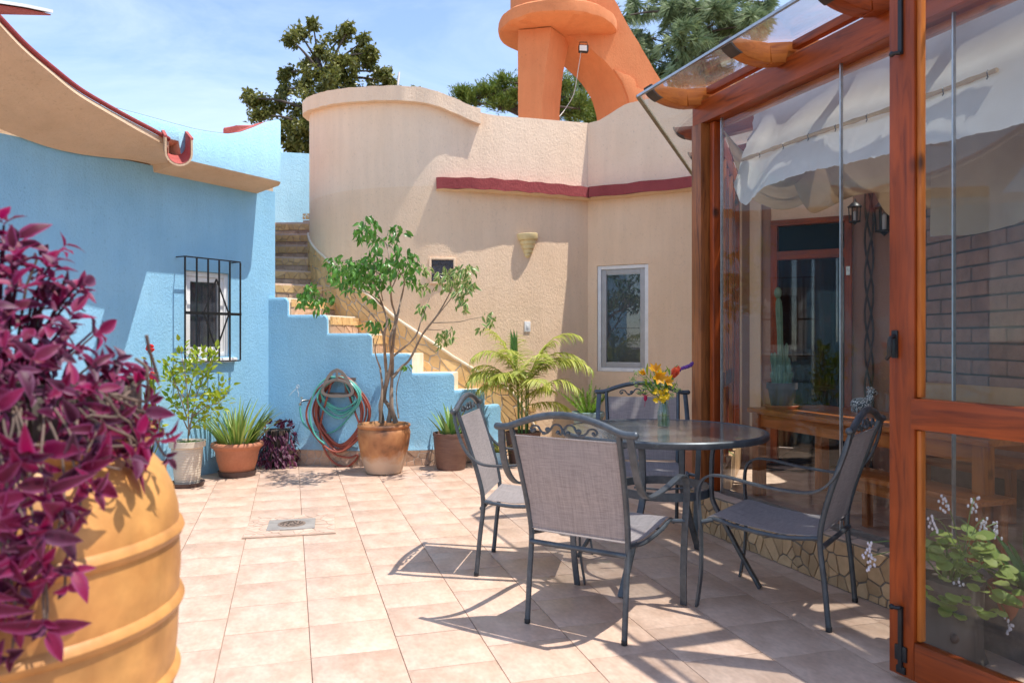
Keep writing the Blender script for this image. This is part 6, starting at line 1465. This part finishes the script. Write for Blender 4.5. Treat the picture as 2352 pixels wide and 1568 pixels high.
for k in range(170):
    a = re_.uniform(0, 6.28); q = math.sqrt(re_.random()); x_, y_ = .20 * q * math.cos(a), .17 * q * math.sin(a); z = .36 + .19 * (1 - q * q) * re_.uniform(.3, 1) + (-.16 * re_.random() if q > .75 else 0)
    inst('leaf', re_.choice(qm), pe, frame(lc + V((x_ + .04, y_, z)), V((math.cos(a), math.sin(a), re_.uniform(-.5, .5))), V((math.cos(a) * .4, math.sin(a) * .4 - .4, 1)), re_.uniform(.7, 1.15)))
for k in range(24): a = re_.uniform(0, 6.28); q = .18 * re_.random(); MB().tube([lc + V((.03 * math.cos(a), .03 * math.sin(a), .33)), lc + V((q * math.cos(a) + .03, q * math.sin(a), .44))], .004, 5).build('stem', M['greenstem'], pe)
mwf = mat('white_petals', (.75, .72, .74), (.6, .56, .62), .6, 30)
for (x, y, dy) in ((2168, 1140, 0), (2238, 1142, .05), (2260, 1190, 0), (2142, 1185, -.05), (2290, 1200, .02), (1995, 1245, .0), (2003, 1275, .0), (2200, 1330, -.1), (2318, 1420, -.05)):
    tip = D(x, y, 3.27 + dy); root = lc + V((.05, 0, .42)); MB().tube(catmull([root, root.lerp(tip, .6) + V((0, 0, .03)), tip], 4), .0022, 4).build('flower_stalk', M['greenstem'], pe)
    fb = MB()
    for i in range(12): q = tip + V((re_.gauss(0, .010), re_.gauss(0, .010), -i * .006)); fb.ball(q, .0055, 5, 4, (1, 1, 1.4))
    fb.build('flower_spike', mwf, pe)
p9 = V((2.22, 3.30, 0)); b9 = thing('orange_clay_pot', 'orange clay pot with arching strap leaves at the right edge behind the door leaf', 'pot', p9)
potlathe(b9, p9, [(0, .003), (.10, .003), (.135, .24), (.15, .242), (.15, .29), (.135, .29), (.125, .26), (0, .25)], M['terracotta']); soil(b9, p9, .125, .252)
s9 = thing('arching_leaf_plant', 'glossy arching green leaves in the orange clay pot at the right edge', 'plant', p9 + V((0, 0, .26)))
for k in range(26): a = k * 2.4; inst('leaf', re_.choice(sm8), s9, frame(p9 + V((.02 * math.cos(a), .02 * math.sin(a), .26)), V((math.cos(a) * .6, math.sin(a) * .6, re_.uniform(.8, 2.0))), V((-math.cos(a) * .3, -math.sin(a) * .3, 1)), re_.uniform(.5, .75)))

# ------------------------------------------------------------------ hose holder, hoses, tap
hs_ = ss_at_x(790); hp_, hdir, hn = spt(hs_); hdir = V((hdir.x, hdir.y, 0)); 
def hc(x, y, o):                          # local sheet of the wall near the holder
    q = FL(790, 1068); cx = (1150 + x / 2.85) / 1.7415; cy = (1400 + y / 2.85) / 1.7415
    r_ = D(cx, cy, hp_.y - .02); return V((0, 0, r_.z)) + V((hp_.x, hp_.y, 0)) + hdir * ((r_.x - hp_.x) / hdir.x) + V((hn.x, hn.y, 0)) * o
ho = thing('hose_holder', 'grey-brown plastic arched hose hanger on the blue stair wall', 'hose holder', hc(620, 400, .02))
ol = [(620, 200), (690, 235), (750, 315), (800, 410), (815, 470), (785, 505), (690, 525), (620, 527), (550, 525), (470, 505), (436, 465), (455, 390), (500, 300), (555, 232)]
ring = catmull([hc(x, y, .17) for x, y in ol + [ol[0]]], 5)[:-1]; n_ = len(ring); ctr = hc(622, 400, .17)
mb = MB()
for p in ring: d_ = (ctr - p).normalized(); f_ = V((hn.x, hn.y, 0)); mb.v += [p, p + d_ * .034, p + d_ * .034 - f_ * .012, p - f_ * .012]
for i in range(n_):
    j = (i + 1) % n_
    for k in range(4): mb.f.append((i * 4 + k, i * 4 + (k + 1) % 4, j * 4 + (k + 1) % 4, j * 4 + k))
mb.build('front_ring', M['greybrown'], ho, 40)
ar = catmull([hc(462, 405, .166), hc(510, 360, .166), hc(620, 330, .166), hc(730, 360, .166), hc(785, 405, .166)], 5); MB().bar(ar, (hn.x, hn.y, 0), .012, .030).build('crossbar', M['greybrown'], ho, 40, .003)
MB().bar([hc(620, 232, .166), hc(620, 335, .166)], (hn.x, hn.y, 0), .012, .026).build('strut', M['greybrown'], ho, 40, .003)
def trough(u, v):
    a = math.pi * u; return hc(625 - 172 * math.cos(a), 400 - 75 * math.sin(a), lerp(.155, .0, v))
MB().sheet(trough, 18, 6, .006).build('trough', M['greybrown'], ho, 60)
def bott(u, v): return hc(lerp(470, 780, u), 508 + 12 * math.sin(math.pi * u), lerp(.16, .0, v))
for u0, u1 in ((0, .2), (.33, .66), (.8, 1)): MB().sheet(lambda u, v: bott(lerp(u0, u1, u), v), 4, 3, .006).build('rib', M['greybrown'], ho, 60)
MB().bar([hc(470, 330, .004), hc(780, 330, .004)], (0, 0, 1), .03, .01).build('wall_plate', M['greybrown'], ho, 0)
MB().bar([hc(470, 500, .004), hc(780, 500, .004)], (0, 0, 1), .03, .01).build('wall_plate', M['greybrown'], ho, 0)
MB().bar([hc(660, 335, .004), hc(660, 495, .004)], (1, 0, 0), .02, .01).build('wall_plate', M['greybrown'], ho, 0)
rh = random.Random(12)
def loops(n, cx, ytop, rx0, rx1, yb0, yb1, o0, o1, jit):
    pts = []
    for k in range(n):
        rx = rh.uniform(rx0, rx1); yb = rh.uniform(yb0, yb1); cxx = cx + rh.uniform(-jit, jit); o = lerp(o0, o1, (k + .5) / n); yt = ytop + rh.uniform(-12, 22)
        for i in range(26):
            a = 2 * math.pi * i / 26; y = (yt + yb) / 2 - (yb - yt) / 2 * math.cos(a); e = (1 - math.cos(a)) / 2
            x = cxx + rx * math.sin(a) * (.72 + .38 * math.sin(math.pi * e)); pts.append(hc(x, y, o + .012 * math.sin(a * 2 + k)))
    return pts
red = [hc(760, 625, .05), hc(790, 700, .06), hc(840, 820, .07), hc(870, 900, .07)] + loops(8, 628, 300, 235, 335, 1020, 1150, .035, .13, 22) + [hc(400, 850, .10), hc(440, 1120, .08), hc(540, 1270, .06), hc(680, 1325, .05), hc(800, 1240, .06), hc(820, 1180, .07), hc(740, 1210, .08), hc(600, 1190, .09), hc(520, 1140, .10)]
tag(MB().tube(catmull(red, 3), .0108, 8).build('red_hose', M['hosered'], None), 'coiled red rubber hose on the hanger against the blue wall', 'hose')
teal = [hc(150, 640, .07), hc(158, 720, .075), hc(195, 830, .08), hc(280, 905, .085), hc(400, 940, .07), hc(520, 930, .05), hc(620, 860, .05), hc(700, 780, .06), hc(800, 620, .09)] + loops(6, 640, 300, 195, 228, 650, 815, .08, .148, 16) + [hc(500, 310, .15), hc(380, 430, .158), hc(310, 620, .162), hc(310, 800, .16), hc(370, 960, .155), hc(470, 1050, .15)]
tag(MB().tube(catmull(teal, 3), .0092, 8).build('teal_hose', M['hoseteal'], None), 'coiled teal garden hose joined to the wall tap', 'hose')
tp_ = hc(215, 578, .0); tpt = thing('wall_tap', 'small chrome garden tap on the blue stair wall', 'tap', tp_)
MB().tube([hc(222, 578, -.01), hc(185, 575, .05), hc(160, 585, .07), hc(152, 620, .072)], [.011, .012, .013, .011], 10).build('spout', M['chrome'], tpt)
MB().tube([hc(168, 575, .066), hc(166, 545, .066)], .007, 8).build('valve_stem', M['chrome'], tpt)
MB().bar([hc(148, 540, .066), hc(185, 540, .066)], (0, 0, 1), .012, .012).build('tap_handle', M['chrome'], tpt, 30, .003)
MB().lathe([(.014, -.012), (.016, -.01), (.016, .012), (.013, .014)], 12, hc(151, 618, .072)).build('hose_coupling', M['chrome'], tpt)
wq = [hc(0, 520, .012), hc(40, 480, .02), (hc(75, 450, .02)), hc(88, 425, .022), hc(95, 402, .024), hc(115, 402, .026), hc(118, 425, .024), hc(100, 435, .02), hc(90, 420, .018), hc(105, 480, .02), hc(110, 505, .016), hc(100, 535, .01)]
tag(MB().tube(catmull(wq, 5), .0025, 5).build('bent_wire', M['white'], None), 'thin bent white wire sticking out of the blue wall above the tap', 'wire')

# ------------------------------------------------------------------ wall sconce, switch
sx = ts_at_x(1211); p, d, n = tp(sx); zt_ = H + (HZ - 537) / F * p.y
sn = thing('wall_sconce', 'cream stepped half-cone wall lamp on the tan wall', 'wall lamp', (p.x, p.y, zt_))
an = math.atan2(n.y, n.x)
for k, (r_, h0, h1, ox) in enumerate(((.125, -.075, 0, 0), (.098, -.128, -.068, .004), (.078, -.178, -.122, .006), (.058, -.228, -.172, .008), (.040, -.285, -.222, .006))):
    c = V((p.x + d.x * ox, p.y + d.y * ox, zt_ - .008 * k * 0)); m_ = MB(); m_.lathe([(r_ * .93 if k < 4 else .012, h0), (r_, h0 + .012 if k < 4 else h0 + .03), (r_ * 1.02, h1 - .004), (r_ * .96, h1), (r_ * .8, h1)], 24, c, True, False, an - math.pi / 2, an + math.pi / 2)
    # each tier is canted a little, as thrown by hand
    tl_ = R(4); mid_ = c + V((0, 0, (h0 + h1) / 2)); rm = Matrix.Rotation(tl_, 3, V((n.x, n.y, 0))); m_.v = [mid_ + rm @ (q - mid_) for q in m_.v]; m_.build('tier', M['lampcream'], sn, 35)
sw = ts_at_x(1210); p, d, n = tp(sw); c = V((p.x + n.x * .006, p.y + n.y * .006, H + (HZ - 750) / F * p.y))
so = thing('wall_switch', 'white switch plate on the tan wall beside the palm', 'switch', c)
MB().box(c, (.038, .006, .062), math.atan2(d.y, d.x)).build('plate', M['white'], so, 30, .003)
MB().box(c + V((n.x, n.y, 0)) * .008, (.012, .004, .02), math.atan2(d.y, d.x)).build('rocker', M['white'], so, 30, .002)
# white pole over the parapet
pq_ = D(915, 190, 11.5); tag(MB().tube([D(911, 225, 11.5), D(917, 166, 11.5)], .014, 8).build('antenna_pole', M['white'], None), 'thin white pole sticking up behind the rounded parapet', 'pole')

# ------------------------------------------------------------------ vase and flowers on the table
vc = V((.905, 4.585, tz2 + .0015)); vs_ = thing('glass_vase', 'clear glass bottle vase on the round table', 'vase', vc)
MB().lathe([(0, .0), (.034, .0), (.037, .006), (.037, .09), (.033, .115), (.027, .135), (.026, .15), (.029, .158), (.027, .159), (.0235, .15), (.0245, .135), (.0305, .113), (.0345, .09), (.0345, .008), (0, .007)], 32, vc, False, False).build('glass', M['vaseglass'], vs_, 50)
MB().lathe([(0, .0085), (.0335, .0085), (.0335, .075), (0, .0755)], 24, vc, False, False).build('water', glassmat('water', (.86, .92, .88), 0, 0, 1.33), vs_, 50)
rv = random.Random(77)
ve = lambda x, y, dy=0: D(861 + 0 + x, y, vc.y + dy)
def VD(zx, zy, dy=0): return D((2450 + zx / 4.48) / 1.7415, (1400 + zy / 4.48) / 1.7415, vc.y + dy)
neck = vc + V((0, 0, .15))
def stalk(par, tip, r_=.0025): MB().tube(catmull([vc + V((rv.uniform(-.02, .02), rv.uniform(-.02, .02), .012)), neck + V((rv.uniform(-.012, .012), rv.uniform(-.012, .012), 0)), neck.lerp(tip, .6) + V((0, 0, .01)), tip], 4), r_, 6).build('stalk', M['greenstem'], par)
mo = leafmat('orange_lily_petal', (.80, .36, .012), (.86, .48, .02), .5, .4); my_ = leafmat('yellow_petal', (.85, .60, .01), (.80, .50, .01), .5, .4); mr_ = leafmat('coral_rose_petal', (.80, .10, .05), (.85, .17, .08), .5, .35); mv = leafmat('violet_floret', (.10, .03, .24), (.2, .07, .36), .6, .3); mf = leafmat('fuchsia_petal', (.50, .01, .06), (.6, .03, .14), .5, .3); mb_ = leafmat('pale_green_bud', (.32, .42, .14), (.46, .52, .24), .6, .3)
def flower(nm, lbl, zx, zy, dirv, pm_, n_, L_, W_, op, dy=0, cat='flower'):
    tip = VD(zx, zy, dy); t = thing(nm, lbl, cat, tip); stalk(t, tip); ax_ = V(dirv).normalized(); sdv = ax_.orthogonal().normalized(); me = leaf_mesh('petal', leaf_geo(L_, W_, .4, -.35, 5), pm_)
    for k in range(n_): q = Matrix.Rotation(k * 6.283 / n_ + .3, 3, ax_) @ sdv; inst('petal', me, t, frame(tip, ax_ * (1 - op) + q * op, ax_, rv.uniform(.9, 1.1)))
    return t, tip
flower('orange_lily', 'orange-yellow lily bloom upper centre of the vase bouquet', 770, 380, (-.2, -.7, .8), mo, 7, .056, .030, .6, -.02)
flower('orange_lily', 'larger orange-yellow lily facing the camera in the middle of the bouquet', 830, 480, (.1, -1, .1), mo, 7, .06, .032, .65, -.05)
flower('orange_lily', 'smaller orange lily bud at the left of the bouquet', 585, 440, (-.6, -.6, .5), mo, 6, .048, .026, .4, 0)
flower('orange_lily', 'yellow-orange lily low at the right of the bouquet', 960, 560, (.5, -.9, .2), mo, 6, .05, .028, .6, -.04)
rt, rtip = flower('coral_rose', 'coral red rose at the right of the bouquet', 1090, 455, (.35, -.4, .85), mr_, 6, .06, .05, .35, -.02)
rme = leaf_mesh('petal', leaf_geo(.046, .046, .6, -.6, 5, 'round'), mr_)
for k in range(9): a = k * 2.4; q = V((math.cos(a), math.sin(a), 0)); inst('petal', rme, rt, frame(rtip + q * .004 * k * .35 + V((0, 0, -.012)), V((.3, -.3, 1)) + q * (.05 + .07 * k), -q + V((0, 0, .2)), .85))
t_ = thing('yellow_cluster', 'cluster of small yellow flowers low in the bouquet', 'flower', VD(870, 770)); stalk(t_, VD(860, 820, -.03))
fme = leaf_mesh('petal', leaf_geo(.016, .010, .3, -.2, 3), my_)
for k in range(26):
    c = VD(rv.uniform(745, 990), rv.uniform(700, 900) if k < 20 else rv.uniform(860, 920), rv.uniform(-.09, -.04)); ax_ = V((rv.uniform(-.4, .4), -1, rv.uniform(-.2, .6))).normalized(); sdv = ax_.orthogonal().normalized()
    for j in range(5): q = Matrix.Rotation(j * 1.257 + k, 3, ax_) @ sdv; inst('petal', fme, t_, frame(c, q + ax_ * .35, ax_, 1))
t_ = thing('purple_salvia', 'purple salvia spike pointing up right from the bouquet', 'flower', VD(1290, 310)); stalk(t_, VD(1165, 385))
sv = catmull([VD(1165, 390), VD(1230, 335), VD(1330, 300), VD(1400, 270), VD(1425, 235)], 6); MB().tube(sv, .003, 6).build('spike', M['greenstem'], t_)
vb = MB()
for q in sv:
    for k in range(6): vb.ball(q + rdir(rv) * .007, .0052, 5, 4)
vb.build('florets', mv, t_)
t_ = thing('fuchsia', 'hanging crimson fuchsia at the left of the vase neck', 'flower', VD(590, 850, -.04)); MB().tube(catmull([neck, VD(620, 640, -.03), VD(590, 760, -.04), VD(585, 850, -.04)], 5), .0018, 5).build('stalk', M['greenstem'], t_)
MB().ball(VD(590, 860, -.04), .011, 8, 6, (1, 1, 1.7)).build('bell', mf, t_); fq = leaf_mesh('petal', leaf_geo(.032, .010, .3, -.4, 4), mf)
for k in range(4): a = k * 1.57 + .4; inst('petal', fq, t_, frame(VD(590, 830, -.04), V((math.cos(a), math.sin(a), .25)), V((0, 0, 1)), 1))
MB().tube([VD(588, 880, -.04), VD(575, 1010, -.04)], .0015, 5).build('stamen', mf, t_)
t_ = thing('greenery', 'green leaves and pale bud sprays filling the bouquet', 'leaves', VD(800, 700)); gme = [leaf_mesh('leaf', leaf_geo(L_, .016, .4, .4, 5), M['lf_ficus']) for L_ in (.05, .065, .04)]; gl_ = [leaf_mesh('leaf', leaf_geo(L_, .014, .4, .4, 5), M['lf_lime']) for L_ in (.05, .06)]
for k in range(70): c = VD(rv.uniform(560, 1100), rv.uniform(420, 820), rv.uniform(-.05, .07)); inst('leaf', rv.choice(gme + gl_), t_, frame(c, (c - neck).normalized() + rdir(rv) * .6, rdir(rv, .6), rv.uniform(.7, 1.15)))
for (zx, zy, rx_, ry_) in ((470, 410, 120, 70), (360, 520, 70, 60), (420, 640, 40, 40), (900, 640, 120, 60), (1060, 800, 80, 70), (1160, 710, 60, 50), (990, 600, 90, 50), (760, 640, 60, 40), (480, 760, 40, 20)):
    bb = MB(); 
    for k in range(26): bb.ball(VD(zx + rv.gauss(0, rx_ * .5), zy + rv.gauss(0, ry_ * .5), rv.uniform(-.03, .04)), .0042, 5, 4)
    bb.build('bud_spray', mb_, t_); stalk(t_, VD(zx, zy), .0014)

# ------------------------------------------------------------------ trees behind the houses
def bigtree(name, label, lobes, Y, base, trunk_top, lm, kind, leafn, ls_, seed, group=None):
    rt_ = random.Random(seed); base = V(base); t = thing(name, label, 'tree', base, 0, group)
    top = D(*trunk_top, Y); tr_ = catmull([base, base.lerp(top, .35) + V((.25, .1, 0)), base.lerp(top, .7) + V((-.15, 0, 0)), top], 5); MB().tube(tr_, [lerp(.28, .06, i / (len(tr_) - 1)) for i in range(len(tr_))], 9).build('trunk', M['treebark'], t)
    bag = LeafBag(); nb_ = MB(); geo = [leaf_geo(ls_ * k, ls_ * k * .62, .5, .5, 2) for k in (.8, 1, 1.2)]
    for (x, y, r_) in lobes:
        rr = r_ / F * Y; c = D(x, y, Y + rt_.uniform(-1, 1) * min(1.6, rr * 1.3)); src = min(tr_, key=lambda q: (q - c).length + max(0, (q.z - c.z)) * 1.5)
        mid = src.lerp(c, .5) + V((rt_.gauss(0, .15), rt_.gauss(0, .15), .1)); lim = catmull([src, mid, c], 4); nb_.tube(lim, [lerp(.05, .014, i / (len(lim) - 1)) for i in range(len(lim))], 6)
        for b in range(max(4, int(9 * rr))):
            d = rdir(rt_, .25); tip = c + d * rr * rt_.uniform(.55, 1.0); nb_.tube([c.lerp(tip, -.2), c.lerp(tip, .5) + V((0, 0, .04)), tip], [.014, .009, .004], 4)
            for k in range(int(leafn * (.6 + .5 * rr))):
                u = rt_.uniform(.15, 1.08); p = c.lerp(tip, u) + rdir(rt_) * rt_.uniform(.02, .30) * (.5 + rr * .4)
                if kind == 'broad': bag.add(rt_.choice(geo), frame(p, rdir(rt_, -.2), rdir(rt_, .8), rt_.uniform(.7, 1.25)))
                elif kind == 'pine':
                    if k % 7: continue
                    tf = (d * .6 + rdir(rt_) * .5).normalized()
                    for q in range(34):
                        dd = (tf + rdir(rt_) * .75 + V((0, 0, -.75))).normalized(); sdv = dd.orthogonal().normalized() * .010; e = p + dd * rt_.uniform(.26, .46) + V((0, 0, -.04)); b0 = len(bag.v); bag.v += [p - sdv, p + sdv, p.lerp(e, .6) + V((0, 0, .03)), e]; bag.f += [(b0, b0 + 1, b0 + 2), (b0 + 2, b0 + 1, b0 + 3)]; bag.e += [0, 0, 0, 0]
                else:
                    tf = (d + V((0, 0, .6))).normalized()
                    for q in range(9):
                        dd = (tf + rdir(rt_) * .8).normalized(); bag.add(leaf_geo(.10, .022, .5, .1, 2), frame(p + tf * .02 * q, dd, rdir(rt_), rt_.uniform(.7, 1.2)))
    nb_.build('limbs', M['treebark'], t, fix=False); bag.build('crown', lm, t)
    return len(bag.f)
lobL = [(770, 285, 80), (745, 215, 70), (770, 140, 52), (785, 85, 34), (800, 70, 20), (672, 95, 26), (690, 80, 20), (700, 150, 32), (655, 165, 26), (735, 120, 28), (640, 250, 38), (600, 235, 26), (570, 225, 18), (600, 265, 24), (845, 210, 44), (880, 165, 20), (890, 190, 14), (660, 290, 44), (690, 325, 38), (840, 150, 22), (850, 120, 16), (900, 205, 16), (820, 250, 50), (950, 212, 8), (700, 250, 50), (680, 345, 26), (640, 320, 24), (720, 340, 34), (700, 200, 36), (805, 180, 44), (740, 255, 55), (785, 225, 50), (728, 170, 38), (815, 125, 28), (760, 190, 40), (700, 290, 46), (650, 210, 22), (865, 230, 30), (720, 60, 12), (835, 95, 12)]
n1 = bigtree('broadleaf_tree', 'dark olive broadleaf tree rising between the blue and tan houses', lobL, 20.0, D(730, 776, 20) * 1 + V((0, 0, -1.36)), (745, 180), M['lf_tree'], 'broad', 120, .125, 51)
lobP = [(1470, 20, 60), (1540, 30, 70), (1610, 20, 70), (1680, 30, 60), (1730, 25, 30), (1735, 70, 28), (1650, 90, 66), (1570, 100, 66), (1500, 90, 55), (1700, 120, 40), (1600, 160, 60), (1530, 170, 56), (1640, 190, 60), (1560, 230, 60), (1700, 190, 60), (1500, 240, 60), (1420, 40, 40), (1320, 190, 40), (1350, 240, 50), (1300, 260, 40), (1400, 280, 50), (1450, 130, 50), (1480, 300, 60), (1750, 5, 16), (1560, 40, 60), (1650, 40, 50), (1720, 60, 44), (1690, 80, 50), (1745, 45, 24), (1620, 120, 60), (1540, 130, 60)]
n2 = bigtree('pine_tree', 'tall drooping-needle pine behind the orange tower', lobP, 22.0, D(1580, 776, 22) + V((0, 0, -1.36)), (1580, -150), M['lf_pine'], 'pine', 46, .2, 52)
lobJ = [(1070, 232, 14), (1060, 225, 10), (1085, 240, 14), (1120, 218, 14), (1110, 225, 12), (1140, 235, 20), (1160, 215, 22), (1165, 190, 14), (1180, 240, 28), (1195, 220, 20), (1150, 250, 22), (1310, 225, 24), (1330, 250, 26), (1300, 262, 26), (1350, 270, 22), (1370, 275, 16), (1290, 210, 16), (1280, 250, 26), (1240, 250, 40), (1200, 260, 30)]
n3 = bigtree('juniper', 'yellow-green juniper bush behind the foot of the orange pillar', lobJ, 15.0, D(1220, 776, 15) + V((0, 0, -1.36)), (1220, 230), M['lf_juniper'], 'jun', 30, .1, 53)
print('tree faces', n1, n2, n3)
